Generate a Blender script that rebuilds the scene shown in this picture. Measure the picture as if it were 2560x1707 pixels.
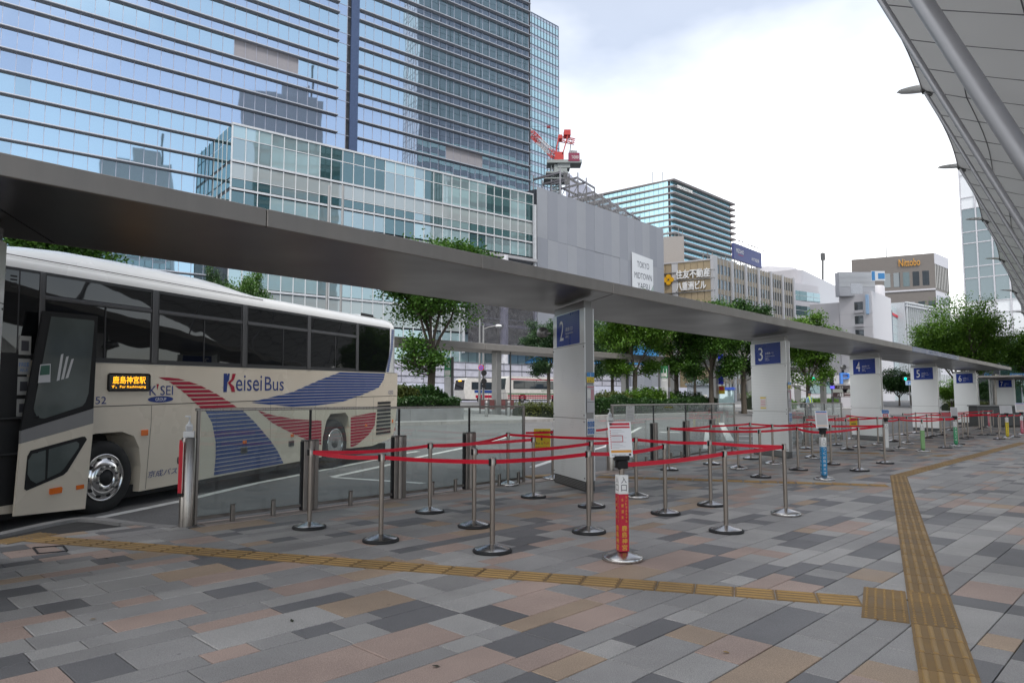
import bpy, math, random
from mathutils import Vector, Matrix
R = math.radians
random.seed(11)
for o in list(bpy.data.objects): bpy.data.objects.remove(o)
SC = bpy.context.scene
C = SC.collection
# ------------------------------------------------------------ camera
F, YH, EYE = 1780.0, 998.0, 1.52            # focal length and horizon in photo pixels (2560 x 1707), eye height
TH = math.atan((YH - 853.5) / F)
CT, ST = math.cos(TH), math.sin(TH)
cam = bpy.data.cameras.new('camera'); camo = bpy.data.objects.new('camera', cam); C.objects.link(camo)
cam.sensor_width = 36.0; cam.lens = 36.0 * F / 2560.0
cam.clip_start = 0.05; cam.clip_end = 3000
camo.location = (0, 0, EYE); camo.rotation_euler = (R(90) + TH, 0, 0)
SC.camera = camo
# ------------------------------------------------------------ sky, sun, exposure
SUN_EL, SUN_AZ = 56.0, 165.0                # azimuth measured from +Y towards +X
w = bpy.data.worlds.new('World'); SC.world = w; w.use_nodes = True
nt = w.node_tree; nt.nodes.clear()
def N(t, k, **kw):
    n = t.nodes.new(k)
    for a, b in kw.items(): setattr(n, a, b)
    return n
sky = N(nt, 'ShaderNodeTexSky', sky_type='NISHITA', sun_disc=False)
sky.sun_elevation = R(SUN_EL); sky.sun_rotation = R(SUN_AZ); sky.air_density = 1.0; sky.dust_density = 0.7; sky.ozone_density = 0.8
tc = N(nt, 'ShaderNodeTexCoord'); mp = N(nt, 'ShaderNodeMapping'); mp.inputs['Scale'].default_value = (1, 1, 2.2); mp.inputs['Location'].default_value = (2.454, 4.032, -4.308)
no = N(nt, 'ShaderNodeTexNoise'); no.inputs['Scale'].default_value = 0.62; no.inputs['Detail'].default_value = 7; no.inputs['Roughness'].default_value = 0.52
ra = N(nt, 'ShaderNodeMapRange'); ra.inputs[1].default_value = 0.44; ra.inputs[2].default_value = 0.64; ra.inputs[3].default_value = 0.24; ra.inputs[4].default_value = 1.0
no2 = N(nt, 'ShaderNodeTexNoise'); no2.inputs['Scale'].default_value = 2.2; no2.inputs['Detail'].default_value = 5
r2 = N(nt, 'ShaderNodeMapRange'); r2.inputs[1].default_value = 0.3; r2.inputs[2].default_value = 0.7; r2.inputs[3].default_value = 10.5; r2.inputs[4].default_value = 13.5
cc = N(nt, 'ShaderNodeCombineColor')
mx = N(nt, 'ShaderNodeMix', data_type='RGBA'); bg = N(nt, 'ShaderNodeBackground'); ou = N(nt, 'ShaderNodeOutputWorld')
L = nt.links.new
L(tc.outputs['Generated'], mp.inputs[0]); L(mp.outputs[0], no.inputs['Vector']); L(mp.outputs[0], no2.inputs['Vector'])
L(no.outputs['Fac'], ra.inputs[0]); L(no2.outputs['Fac'], r2.inputs[0])
for i in range(3): L(r2.outputs[0], cc.inputs[i])
L(ra.outputs[0], mx.inputs[0]); L(sky.outputs[0], mx.inputs[6]); L(cc.outputs[0], mx.inputs[7])
L(mx.outputs[2], bg.inputs[0]); bg.inputs[1].default_value = 0.10; L(bg.outputs[0], ou.inputs[0])
sl = bpy.data.lights.new('sun', 'SUN'); slo = bpy.data.objects.new('sun', sl); C.objects.link(slo)
sl.energy = 1.5; sl.angle = R(14); sl.color = (1.0, 0.955, 0.89)
sd = Vector((math.sin(R(SUN_AZ)) * math.cos(R(SUN_EL)), math.cos(R(SUN_AZ)) * math.cos(R(SUN_EL)), math.sin(R(SUN_EL))))
slo.rotation_euler = sd.to_track_quat('Z', 'Y').to_euler()
vs = SC.view_settings; vs.view_transform = 'Standard'; vs.look = 'None'; vs.exposure = 0.76; vs.gamma = 1.0; vs.use_curve_mapping = False
SC.cycles.use_denoising = True; SC.cycles.max_bounces = 8; SC.cycles.transparent_max_bounces = 16; SC.cycles.caustics_reflective = False; SC.cycles.caustics_refractive = False
SC.cycles.sample_clamp_indirect = 6.0

# ------------------------------------------------------------ measuring helpers (surveyed from the photograph once, used as real metres)
def ray(u, v):
    x = (u - 1280) / F; y = (853.5 - v) / F
    return (x, CT - y * ST, ST + y * CT)
def gnd(u, v, z=0.0):
    r = ray(u, v); t = (z - EYE) / r[2]
    return Vector((r[0] * t, r[1] * t, z))
def at(u, v, Y):
    r = ray(u, v); t = Y / r[1]
    return Vector((r[0] * t, Y, EYE + r[2] * t))
PA = R(42.3)                                # direction of the shelter and the fence
PU = Vector((math.sin(PA), math.cos(PA), 0)); PV = Vector((-math.cos(PA), math.sin(PA), 0))
P0 = Vector((-4.0, 5.3, 0))
def plat(u, v, z=0.0): return P0 + PU * u + PV * v + Vector((0, 0, z))
def road_z(x, y):
    v = (x - P0.x) * PV.x + (y - P0.y) * PV.y
    return max(-0.16, min(1.15, -0.12 + 0.026 * (v - 3.7)))
def rgnd(u, v, dz=0.0):
    z = 0.0
    for _ in range(30):
        p = gnd(u, v, z + dz); z = 0.5 * z + 0.5 * road_z(p.x, p.y)
    return Vector((p.x, p.y, z + dz))

# ------------------------------------------------------------ materials
MATS = {}
def mat(name, col, rough=0.5, metal=0.0, var=0.12, scale=3.0, bump=0.0, bscale=60.0, spec=0.5, coat=0.0, orand=0.0, speck=0.0, sscale=220.0, emit=0.0, alpha=1.0, stretch=None, detail=4.0, wear=0.0):
    if name in MATS: return MATS[name]
    m = bpy.data.materials.new(name); m.use_nodes = True; t = m.node_tree; b = t.nodes['Principled BSDF']
    l = t.links.new
    b.inputs['Roughness'].default_value = rough; b.inputs['Metallic'].default_value = metal
    b.inputs['Specular IOR Level'].default_value = spec; b.inputs['Coat Weight'].default_value = coat; b.inputs['Coat Roughness'].default_value = 0.06
    geo = N(t, 'ShaderNodeNewGeometry'); vec = geo.outputs['Position']
    if stretch:
        mpn = N(t, 'ShaderNodeMapping'); mpn.inputs['Scale'].default_value = stretch; l(vec, mpn.inputs[0]); vec = mpn.outputs[0]
    n1 = N(t, 'ShaderNodeTexNoise'); n1.inputs['Scale'].default_value = scale; n1.inputs['Detail'].default_value = detail; l(vec, n1.inputs['Vector'])
    mr = N(t, 'ShaderNodeMapRange'); mr.inputs[1].default_value = 0.25; mr.inputs[2].default_value = 0.75; mr.inputs[3].default_value = 1 - var; mr.inputs[4].default_value = 1 + var
    l(n1.outputs['Fac'], mr.inputs[0]); fac = mr.outputs[0]
    if orand:
        oi = N(t, 'ShaderNodeObjectInfo'); m2 = N(t, 'ShaderNodeMapRange'); m2.inputs[3].default_value = 1 - orand; m2.inputs[4].default_value = 1 + orand; l(oi.outputs['Random'], m2.inputs[0])
        mu = N(t, 'ShaderNodeMath', operation='MULTIPLY'); l(fac, mu.inputs[0]); l(m2.outputs[0], mu.inputs[1]); fac = mu.outputs[0]
    if speck:
        n2 = N(t, 'ShaderNodeTexNoise'); n2.inputs['Scale'].default_value = sscale; n2.inputs['Detail'].default_value = 2; l(geo.outputs['Position'], n2.inputs['Vector'])
        m3 = N(t, 'ShaderNodeMapRange'); m3.inputs[1].default_value = 0.3; m3.inputs[2].default_value = 0.7; m3.inputs[3].default_value = 1 - speck; m3.inputs[4].default_value = 1 + speck; l(n2.outputs['Fac'], m3.inputs[0])
        mu2 = N(t, 'ShaderNodeMath', operation='MULTIPLY'); l(fac, mu2.inputs[0]); l(m3.outputs[0], mu2.inputs[1]); fac = mu2.outputs[0]
    if wear:
        nw = N(t, 'ShaderNodeTexNoise'); nw.inputs['Scale'].default_value = 0.55; nw.inputs['Detail'].default_value = 8; nw.inputs['Roughness'].default_value = .65; l(geo.outputs['Position'], nw.inputs['Vector'])
        mw = N(t, 'ShaderNodeMapRange'); mw.inputs[1].default_value = .3; mw.inputs[2].default_value = .7; mw.inputs[3].default_value = 1 - wear; mw.inputs[4].default_value = 1 + wear; l(nw.outputs['Fac'], mw.inputs[0])
        vo = N(t, 'ShaderNodeTexVoronoi'); vo.inputs['Scale'].default_value = 1.7; l(geo.outputs['Position'], vo.inputs['Vector'])
        mv = N(t, 'ShaderNodeMapRange'); mv.inputs[1].default_value = .018; mv.inputs[2].default_value = .03; mv.inputs[3].default_value = .62; mv.inputs[4].default_value = 1.0; l(vo.outputs['Distance'], mv.inputs[0])
        m5 = N(t, 'ShaderNodeMath', operation='MULTIPLY'); l(mw.outputs[0], m5.inputs[0]); l(mv.outputs[0], m5.inputs[1])
        m6 = N(t, 'ShaderNodeMath', operation='MULTIPLY'); l(fac, m6.inputs[0]); l(m5.outputs[0], m6.inputs[1]); fac = m6.outputs[0]
    vm = N(t, 'ShaderNodeVectorMath', operation='SCALE'); vm.inputs[0].default_value = col[:3]; l(fac, vm.inputs['Scale']); l(vm.outputs[0], b.inputs['Base Color'])
    mrr = N(t, 'ShaderNodeMapRange'); mrr.inputs[1].default_value = 0.3; mrr.inputs[2].default_value = 0.7; mrr.inputs[3].default_value = max(0.0, rough * 0.85); mrr.inputs[4].default_value = min(1.0, rough * 1.15); l(n1.outputs['Fac'], mrr.inputs[0]); l(mrr.outputs[0], b.inputs['Roughness'])
    if bump:
        nb = N(t, 'ShaderNodeTexNoise'); nb.inputs['Scale'].default_value = bscale; nb.inputs['Detail'].default_value = 3; l(vec if stretch else geo.outputs['Position'], nb.inputs['Vector'])
        bp = N(t, 'ShaderNodeBump'); bp.inputs['Strength'].default_value = 1.0; bp.inputs['Distance'].default_value = bump; l(nb.outputs['Fac'], bp.inputs['Height']); l(bp.outputs[0], b.inputs['Normal'])
    if emit:
        b.inputs['Emission Color'].default_value = (*col[:3], 1); b.inputs['Emission Strength'].default_value = emit
    MATS[name] = m
    return m
def clear_glass(name, tint=(0.93, 0.96, 0.95), refl=1.0, haze=0.0):
    if name in MATS: return MATS[name]
    m = bpy.data.materials.new(name); m.use_nodes = True; t = m.node_tree; t.nodes.clear(); l = t.links.new
    tr = N(t, 'ShaderNodeBsdfTransparent'); tr.inputs[0].default_value = (*tint, 1)
    gl = N(t, 'ShaderNodeBsdfGlossy'); gl.inputs['Roughness'].default_value = 0.02; gl.inputs[0].default_value = (1, 1, 1, 1)
    lw = N(t, 'ShaderNodeFresnel'); gb = N(t, 'ShaderNodeNewGeometry'); ir = N(t, 'ShaderNodeMapRange'); ir.inputs[3].default_value = 1.5; ir.inputs[4].default_value = 1 / 1.5
    l(gb.outputs['Backfacing'], ir.inputs[0]); l(ir.outputs[0], lw.inputs[0])
    mu = N(t, 'ShaderNodeMath', operation='MULTIPLY'); mu.inputs[1].default_value = refl; l(lw.outputs[0], mu.inputs[0])
    mi = N(t, 'ShaderNodeMixShader'); l(mu.outputs[0], mi.inputs[0]); l(tr.outputs[0], mi.inputs[1]); l(gl.outputs[0], mi.inputs[2])
    last = mi.outputs[0]
    if haze:
        df = N(t, 'ShaderNodeBsdfDiffuse'); df.inputs[0].default_value = (0.6, 0.6, 0.6, 1); m2 = N(t, 'ShaderNodeMixShader')
        ge = N(t, 'ShaderNodeNewGeometry'); nz = N(t, 'ShaderNodeTexNoise'); nz.inputs['Scale'].default_value = 2.0; l(ge.outputs['Position'], nz.inputs['Vector'])
        mh = N(t, 'ShaderNodeMath', operation='MULTIPLY'); mh.inputs[1].default_value = haze * 2; l(nz.outputs['Fac'], mh.inputs[0]); l(mh.outputs[0], m2.inputs[0]); l(last, m2.inputs[1]); l(df.outputs[0], m2.inputs[2]); last = m2.outputs[0]
    o = N(t, 'ShaderNodeOutputMaterial'); l(last, o.inputs[0]); MATS[name] = m
    return m
def tower_glass(name, tint, dark, refl=0.55, wave=0.0, wscale=0.5, rough=0.02, orand=0.08):
    """coated curtain wall glass: tinted mirror over a dark interior"""
    if name in MATS: return MATS[name]
    m = bpy.data.materials.new(name); m.use_nodes = True; t = m.node_tree; t.nodes.clear(); l = t.links.new
    gl = N(t, 'ShaderNodeBsdfGlossy'); gl.inputs['Roughness'].default_value = rough
    df = N(t, 'ShaderNodeBsdfDiffuse'); df.inputs[0].default_value = (*dark, 1)
    oi = N(t, 'ShaderNodeObjectInfo'); mr = N(t, 'ShaderNodeMapRange'); mr.inputs[3].default_value = 1 - orand; mr.inputs[4].default_value = 1 + orand; l(oi.outputs['Random'], mr.inputs[0])
    vm = N(t, 'ShaderNodeVectorMath', operation='SCALE'); vm.inputs[0].default_value = tint; l(mr.outputs[0], vm.inputs['Scale']); l(vm.outputs[0], gl.inputs[0])
    lw = N(t, 'ShaderNodeFresnel'); lw.inputs[0].default_value = 1.6
    ad = N(t, 'ShaderNodeMapRange'); ad.inputs[1].default_value = 0.05; ad.inputs[2].default_value = 0.6; ad.inputs[3].default_value = refl; ad.inputs[4].default_value = 0.95; l(lw.outputs[0], ad.inputs[0])
    mi = N(t, 'ShaderNodeMixShader'); l(ad.outputs[0], mi.inputs[0]); l(df.outputs[0], mi.inputs[1]); l(gl.outputs[0], mi.inputs[2])
    if wave:
        ge = N(t, 'ShaderNodeNewGeometry'); nb = N(t, 'ShaderNodeTexNoise'); nb.inputs['Scale'].default_value = wscale; nb.inputs['Detail'].default_value = 1; l(ge.outputs['Position'], nb.inputs['Vector'])
        bp = N(t, 'ShaderNodeBump'); bp.inputs['Distance'].default_value = wave; l(nb.outputs['Fac'], bp.inputs['Height']); l(bp.outputs[0], gl.inputs['Normal'])
    o = N(t, 'ShaderNodeOutputMaterial'); l(mi.outputs[0], o.inputs[0]); MATS[name] = m
    return m

# ------------------------------------------------------------ mesh helpers
class MB:
    def __init__(s, M=None): s.v = []; s.f = []; s.mi = []; s.sm = []; s.M = M
    def add(s, vs, fs, mi=0, smooth=False):
        b = len(s.v)
        s.v.extend([tuple(s.M @ Vector(p)) if s.M is not None else tuple(p) for p in vs])
        for f in fs: s.f.append(tuple(b + i for i in f)); s.mi.append(mi); s.sm.append(smooth)
        return s
    def box(s, x0, x1, y0, y1, z0, z1, mi=0):
        if x0 > x1: x0, x1 = x1, x0
        if y0 > y1: y0, y1 = y1, y0
        if z0 > z1: z0, z1 = z1, z0
        return s.add([(x0,y0,z0),(x1,y0,z0),(x1,y1,z0),(x0,y1,z0),(x0,y0,z1),(x1,y0,z1),(x1,y1,z1),(x0,y1,z1)],
                     [(3,2,1,0),(4,5,6,7),(0,1,5,4),(1,2,6,5),(2,3,7,6),(3,0,4,7)], mi)
    def cbox(s, x0, x1, y0, y1, z0, z1, c=0.01, mi=0):
        """box with all edges chamfered"""
        X = (x0, x1); Y = (y0, y1); Z = (z0, z1); vs = []; ix = {}
        for i in (0, 1):
            for j in (0, 1):
                for k in (0, 1):
                    sx, sy, sz = (c, -c)[i], (c, -c)[j], (c, -c)[k]
                    for a, p in enumerate(((X[i], Y[j]+sy, Z[k]+sz), (X[i]+sx, Y[j], Z[k]+sz), (X[i]+sx, Y[j]+sy, Z[k]))):
                        ix[(i, j, k, a)] = len(vs); vs.append(p)
        fs = []
        for a in range(3):
            for e in (0, 1):
                q = []
                for (p, r) in ((0, 0), (1, 0), (1, 1), (0, 1)):
                    k = [0, 0, 0]; k[a] = e; k[(a+1) % 3] = p; k[(a+2) % 3] = r; q.append(ix[(k[0], k[1], k[2], a)])
                fs.append(tuple(q) if e else tuple(q[::-1]))
        for a in range(3):
            b, d = (a+1) % 3, (a+2) % 3
            for p in (0, 1):
                for r in (0, 1):
                    k0 = [0,0,0]; k0[b] = p; k0[d] = r; k1 = list(k0); k1[a] = 1
                    q = (ix[(*k0, b)], ix[(*k1, b)], ix[(*k1, d)], ix[(*k0, d)])
                    fs.append(q if (p ^ r) else q[::-1])
        for i in (0, 1):
            for j in (0, 1):
                for k in (0, 1):
                    q = (ix[(i,j,k,0)], ix[(i,j,k,1)], ix[(i,j,k,2)]); fs.append(q if (i + j + k) % 2 else q[::-1])
        return s.add(vs, fs, mi)
    def prism(s, poly, a0, a1, ax='y', mi=0, smooth=False, caps=True):
        """polygon in the two other axes, pushed along ax from a0 to a1"""
        def P(p, a): return {'x': (a, p[0], p[1]), 'y': (p[0], a, p[1]), 'z': (p[0], p[1], a)}[ax]
        n = len(poly); vs = [P(p, a0) for p in poly] + [P(p, a1) for p in poly]
        fs = [(i, (i+1) % n, n + (i+1) % n, n + i) for i in range(n)]
        s.add(vs, fs, mi, smooth)
        if caps: s.add(vs, [tuple(range(n-1, -1, -1)), tuple(range(n, 2*n))], mi)
        return s
    def tube(s, pts, r, n=8, mi=0, caps=True, smooth=True):
        pts = [Vector(p) for p in pts]; m = len(pts); rr = r if isinstance(r, (list, tuple)) else [r] * m
        vs = []; up = None
        for i, p in enumerate(pts):
            d = (pts[min(i+1, m-1)] - pts[max(i-1, 0)]).normalized()
            if up is None: up = Vector((0, 0, 1)) if abs(d.z) < 0.95 else Vector((1, 0, 0))
            a = d.cross(up); 
            if a.length < 1e-5: a = d.cross(Vector((0, 1, 0)))
            a.normalize(); b = a.cross(d).normalized(); up = b
            for k in range(n):
                t = 2 * math.pi * k / n; vs.append(p + (a * math.cos(t) + b * math.sin(t)) * rr[i])
        fs = [(i*n+k, i*n+(k+1) % n, (i+1)*n+(k+1) % n, (i+1)*n+k) for i in range(m-1) for k in range(n)]
        s.add(vs, fs, mi, smooth)
        if caps: s.add(vs, [tuple(range(n-1, -1, -1)), tuple((m-1)*n + k for k in range(n))], mi)
        return s
    def lathe(s, prof, n=20, c=(0, 0, 0), mi=0, smooth=True, caps=True):
        vs = []
        for r, z in prof:
            for k in range(n):
                t = 2 * math.pi * k / n; vs.append((c[0] + r * math.cos(t), c[1] + r * math.sin(t), c[2] + z))
        m = len(prof)
        s.add(vs, [(i*n+k, i*n+(k+1) % n, (i+1)*n+(k+1) % n, (i+1)*n+k) for i in range(m-1) for k in range(n)], mi, smooth)
        return s.add(vs, [tuple(range(n-1, -1, -1)), tuple((m-1)*n + k for k in range(n))], mi) if caps else s
    def beam(s, a, b, w, h, mi=0):
        """rectangular bar from a to b"""
        a = Vector(a); b = Vector(b); d = (b - a).normalized(); up = Vector((0, 0, 1)) if abs(d.z) < 0.95 else Vector((1, 0, 0))
        x = d.cross(up).normalized() * w / 2; y = x.cross(d).normalized() * h / 2
        return s.add([a-x-y, a+x-y, a+x+y, a-x+y, b-x-y, b+x-y, b+x+y, b-x+y], [(3,2,1,0),(4,5,6,7),(0,1,5,4),(1,2,6,5),(2,3,7,6),(3,0,4,7)], mi)
    def mesh(s, name):
        me = bpy.data.meshes.new(name); me.from_pydata(s.v, [], s.f); me.polygons.foreach_set('material_index', s.mi); me.polygons.foreach_set('use_smooth', s.sm); me.update(); return me
    def build(s, name, mats, parent=None, recenter=False):
        if not isinstance(mats, (list, tuple)): mats = [mats]
        off = None
        if recenter:
            off = Vector((sum(v[0] for v in s.v) / len(s.v), sum(v[1] for v in s.v) / len(s.v), min(v[2] for v in s.v)))
            s.v = [(v[0]-off.x, v[1]-off.y, v[2]-off.z) for v in s.v]
        me = s.mesh(name)
        for m in mats: me.materials.append(m)
        o = bpy.data.objects.new(name, me); C.objects.link(o)
        if off is not None: o.location = off
        if parent is not None: o.parent = parent
        return o
def tag(o, label=None, cat=None, group=None, kind=None):
    if label: o['label'] = label
    if cat: o['category'] = cat
    if group: o['group'] = group
    if kind: o['kind'] = kind
    return o
def thing(name, label, cat, loc=(0, 0, 0), rz=0.0, group=None, kind=None):
    o = bpy.data.objects.new(name, None); o.empty_display_size = 0.2; C.objects.link(o)
    o.location = loc; o.rotation_euler = (0, 0, rz)
    return tag(o, label, cat, group, kind)
def copy_tree(o, parent=None):
    c = o.copy(); C.objects.link(c); c.parent = parent
    for ch in list(o.children): copy_tree(ch, c)
    return c
def inst(me, name, mtl, M, parent=None):
    """one more object on shared mesh data, its material held by the object"""
    o = bpy.data.objects.new(name, me); C.objects.link(o)
    if not me.materials: me.materials.append(mtl)
    if mtl is not None:
        o.material_slots[0].link = 'OBJECT'; o.material_slots[0].material = mtl
    o.matrix_world = M
    if parent is not None: o.parent = parent
    return o
TXT = {}
def text_geo(st):
    if st in TXT: return TXT[st]
    c = bpy.data.curves.new('t', 'FONT'); c.body = st; c.resolution_u = 3
    o = bpy.data.objects.new('t', c); C.objects.link(o)
    me = bpy.data.meshes.new_from_object(o.evaluated_get(bpy.context.evaluated_depsgraph_get()))
    vs = [(v.co.x, v.co.y) for v in me.vertices]; fs = [tuple(p.vertices) for p in me.polygons]
    bpy.data.objects.remove(o); bpy.data.curves.remove(c); bpy.data.meshes.remove(me)
    x0 = min(v[0] for v in vs); x1 = max(v[0] for v in vs); y0 = min(v[1] for v in vs); y1 = max(v[1] for v in vs)
    TXT[st] = ([((v[0]-x0) / max(1e-6, x1-x0), (v[1]-y0) / max(1e-6, y1-y0)) for v in vs], fs, (x1-x0) / max(1e-6, y1-y0))
    return TXT[st]
def put_text(mb, st, o, right, up, w, h, mi=0, slant=0.0, depth=0.0):
    """lettering fitted into a w x h box whose lower left corner is o; with depth it stands out from the surface"""
    vs, fs, asp = text_geo(st); o = Vector(o); r = Vector(right).normalized(); u = Vector(up).normalized()
    if w is None: w = h * asp
    P = [o + r * (a * w + slant * b * h) + u * (b * h) for a, b in vs]
    if not depth: mb.add(P, fs, mi); return w
    n = r.cross(u); n2 = len(P); Q = [p + n * depth for p in P]
    mb.add(Q, fs, mi)
    ed = {}
    for f in fs:
        for i in range(len(f)):
            a, b = f[i], f[(i+1) % len(f)]
            ed[(a, b)] = 1
    side = [(a, b, n2 + b, n2 + a) for (a, b) in ed if (b, a) not in ed]
    mb.add(P + Q, side, mi)
    return w
def vertical_text(mb, st, o, right, up, cw, ch, gap, mi=0):
    """characters one below the other; o is the top left corner"""
    o = Vector(o); u = Vector(up).normalized()
    for i, ch_ in enumerate(st):
        put_text(mb, ch_, o - u * ((i + 1) * ch + i * gap), right, up, cw, ch, mi)
# ============================================================ GROUND
m_asph = mat('asphalt', (0.14, 0.138, 0.137), 0.85, var=0.2, scale=0.7, wear=.15, bump=0.004, bscale=90, speck=0.3, sscale=70)
m_grout = mat('grout', (0.045, 0.043, 0.042), 0.9, var=0.2, scale=6)
m_line = mat('road_paint', (0.62, 0.62, 0.6), 0.75, var=0.22, scale=7, detail=8)
m_kerb = mat('kerb_granite', (0.36, 0.30, 0.27), 0.75, var=0.15, scale=4, speck=0.2, bump=0.002)
m_kerbg = mat('kerb_concrete', (0.27, 0.26, 0.25), 0.85, var=0.2, scale=3, speck=0.15, bump=0.003)
GX = [-1600, -700, -350, -180, -120] + [x for x in range(-90, 130, 6)] + [150, 220, 400, 800, 1600]
GY = [-200, -60] + [y for y in range(-12, 150, 6)] + [170, 220, 320, 500, 900, 2000]
mb = MB(); vs_ = [(x, y, road_z(x, y)) for y in GY for x in GX]; nx = len(GX)
mb.add(vs_, [(j*nx+i, j*nx+i+1, (j+1)*nx+i+1, (j+1)*nx+i) for j in range(len(GY)-1) for i in range(nx-1)], 0, True)
tag(mb.build('road', m_asph), kind='structure')

def ribbon(mb, pts, wd, dz=0.006, mi=0, fn=rgnd):
    """flat painted line through surveyed points"""
    P = [fn(*p) for p in pts] if not isinstance(pts[0], Vector) else pts
    Q = []
    for a, b in zip(P, P[1:]):                    # refine so it follows the camber
        k = max(1, int((b - a).length / 2.0))
        for i in range(k): Q.append(a.lerp(b, i / k))
    Q.append(P[-1]); vs = []
    for i, p in enumerate(Q):
        d = (Q[min(i+1, len(Q)-1)] - Q[max(0, i-1)]); n = Vector((-d.y, d.x, 0)).normalized() * wd / 2
        for q in (p - n, p + n): vs.append((q.x, q.y, road_z(q.x, q.y) + dz))
    mb.add(vs, [(2*i, 2*i+1, 2*i+3, 2*i+2) for i in range(len(Q)-1)], mi)
LINES = [([(150, 1312), (235, 1297), (455, 1252), (640, 1208), (748, 1187), (796, 1177), (879, 1161), (945, 1148), (990, 1139)], .15),
    ([(831, 1192), (981, 1160), (1054, 1141), (1171, 1117), (1278, 1090)], .16), ([(831, 1193), (981, 1203), (1150, 1214)], .15),
    ([(1005, 1134), (1046, 1128)], .15), ([(1330, 1168), (1385, 1150), (1513, 1116), (1602, 1068)], .16), ([(1602, 1068), (1720, 1071), (1790, 1072)], .13),
    ([(1771, 1077), (1769, 1122)], .3), ([(1803, 1057), (1826, 1102)], .3), ([(1650, 1080), (1700, 1081)], .5), ([(2000, 1066), (2016, 1088)], .25), ([(1840, 1090), (1900, 1091)], .2), ([(1835, 1101), (1900, 1102)], .2)]
for pts, wd in LINES:
    mb = MB(); ribbon(mb, pts, wd); tag(mb.build('lane_marking', m_line), kind='structure')
m_redp = mat('road_paint_red', (0.34, 0.10, 0.10), 0.8, var=0.25, scale=5)
mb = MB(); ribbon(mb, [(1500, 1052), (1700, 1045), (1800, 1044)], .35); tag(mb.build('lane_marking', m_redp), kind='structure')

# pavement slab under the stones
KB = [gnd(0, 1330), gnd(100, 1308), gnd(160, 1297), gnd(205, 1292), gnd(262, 1294), gnd(330, 1303), gnd(400, 1310), gnd(455, 1314)]
kd = (KB[0] - KB[1]).normalized()
FL = 2.34                                       # kerb line beside the fence (platform v)
poly = [(-16, -9), (75, -9), (75, 62)] + [tuple(plat(u, FL)[:2]) for u in (72, 50, 30, 12, 3.0)] + [tuple(p[:2]) for p in KB[::-1]] + [tuple((KB[0] + kd * 9)[:2])]
mb = MB(); mb.prism(poly[::1], -0.34, -0.034, 'z'); pav = tag(mb.build('pavement', m_grout), kind='structure')
def inside(x, y, P=poly):
    c = False; j = len(P) - 1
    for i in range(len(P)):
        if (P[i][1] > y) != (P[j][1] > y) and x < (P[j][0]-P[i][0]) * (y-P[i][1]) / (P[j][1]-P[i][1]) + P[i][0]: c = not c
        j = i
    return c
STONES = [mat('stone_grey', (0.30, 0.288, 0.28), 0.62, var=0.10, scale=1.3, speck=0.30, sscale=150, bump=0.0015, bscale=120, wear=.22, orand=0.10),
          mat('stone_light', (0.375, 0.36, 0.345), 0.62, var=0.10, scale=1.3, speck=0.32, sscale=150, bump=0.0015, bscale=120, wear=.22, orand=0.10),
          mat('stone_dark', (0.148, 0.144, 0.147), 0.55, var=0.13, scale=1.3, speck=0.26, sscale=150, bump=0.0015, bscale=120, wear=.22, orand=0.16),
          mat('stone_rose', (0.39, 0.29, 0.245), 0.62, var=0.10, scale=1.3, speck=0.30, sscale=150, bump=0.0015, bscale=120, wear=.22, orand=0.10),
          mat('stone_tan', (0.385, 0.285, 0.205), 0.62, var=0.10, scale=1.3, speck=0.30, sscale=150, bump=0.0015, bscale=120, wear=.22, orand=0.10)]
SA = R(44.0); SU = Vector((math.sin(SA), math.cos(SA), 0)); SV = Vector((-math.cos(SA), math.sin(SA), 0))
rs = random.Random(5)
rows = []; v = -46.0; base_rows = {1.31: 1}
while v < 9.35:
    wd = rs.choice((0.2, 0.2, 0.2, 0.3, 0.3, 0.3, 0.4)); rows.append((v, wd)); v += wd
tiles = []
def fits(u0, v0, l, wd):
    for a in (0.06, l - 0.06):
        for b in (0.05, wd - 0.05):
            p = SU * (u0 + a) + SV * (v0 + b)
            if not inside(p.x, p.y): return False
    return True
for v0, wd in rows:
    umax = 62; u = -16 + rs.random() * .6 ; last = -1
    while u < umax:
        l = rs.choice((0.3, 0.3, 0.45, 0.45, 0.6, 0.6, 0.9)) if wd > .25 else rs.choice((0.3, 0.3, 0.6, 0.6, 0.9))
        nxt = 3.51 if u < 3.5 else 3.51 + 9.0 * (1 + int((u - 3.505) / 9.0))   # straight movement joints
        if u + l > nxt - 0.2: l = nxt - u
        p = SU * (u + l/2) + SV * (v0 + wd/2)
        d = math.hypot(p.x, p.y)
        if d < 48 and p.y > 1.6 and abs(p.x) < p.y * 0.86 + 1.2 and fits(u, v0, l, wd):
            k = rs.choices(range(5), (0.34, 0.21, 0.20, 0.17, 0.08))[0]
            if k == last and k in (2, 3, 4) and rs.random() < .6: k = rs.choice((0, 1))
            last = k; tiles.append((d, u, v0, l, wd, k))
        elif d < 48 and p.y > 1.6 and abs(p.x) < p.y * 0.86 + 1.2:
            # cut stones along the edges
            for q in range(int(l / .15)):
                if fits(u + q*.15, v0, .15, wd): tiles.append((d + 20, u + q*.15, v0, .15, wd, rs.choice((0, 1, 3))))
        u += l
def in_view(t):
    p = SU * (t[1] + t[3]/2) + SV * (t[2] + t[4]/2)
    return p.y > 3.6 and abs(p.x) < p.y * 0.735 + .2
tiles.sort(key=lambda t: (0 if in_view(t) else 1, t[0]))
ROT = Matrix.Rotation(math.pi/2 - SA, 4, 'Z')
tmesh = {}
G = 0.0035
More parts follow.
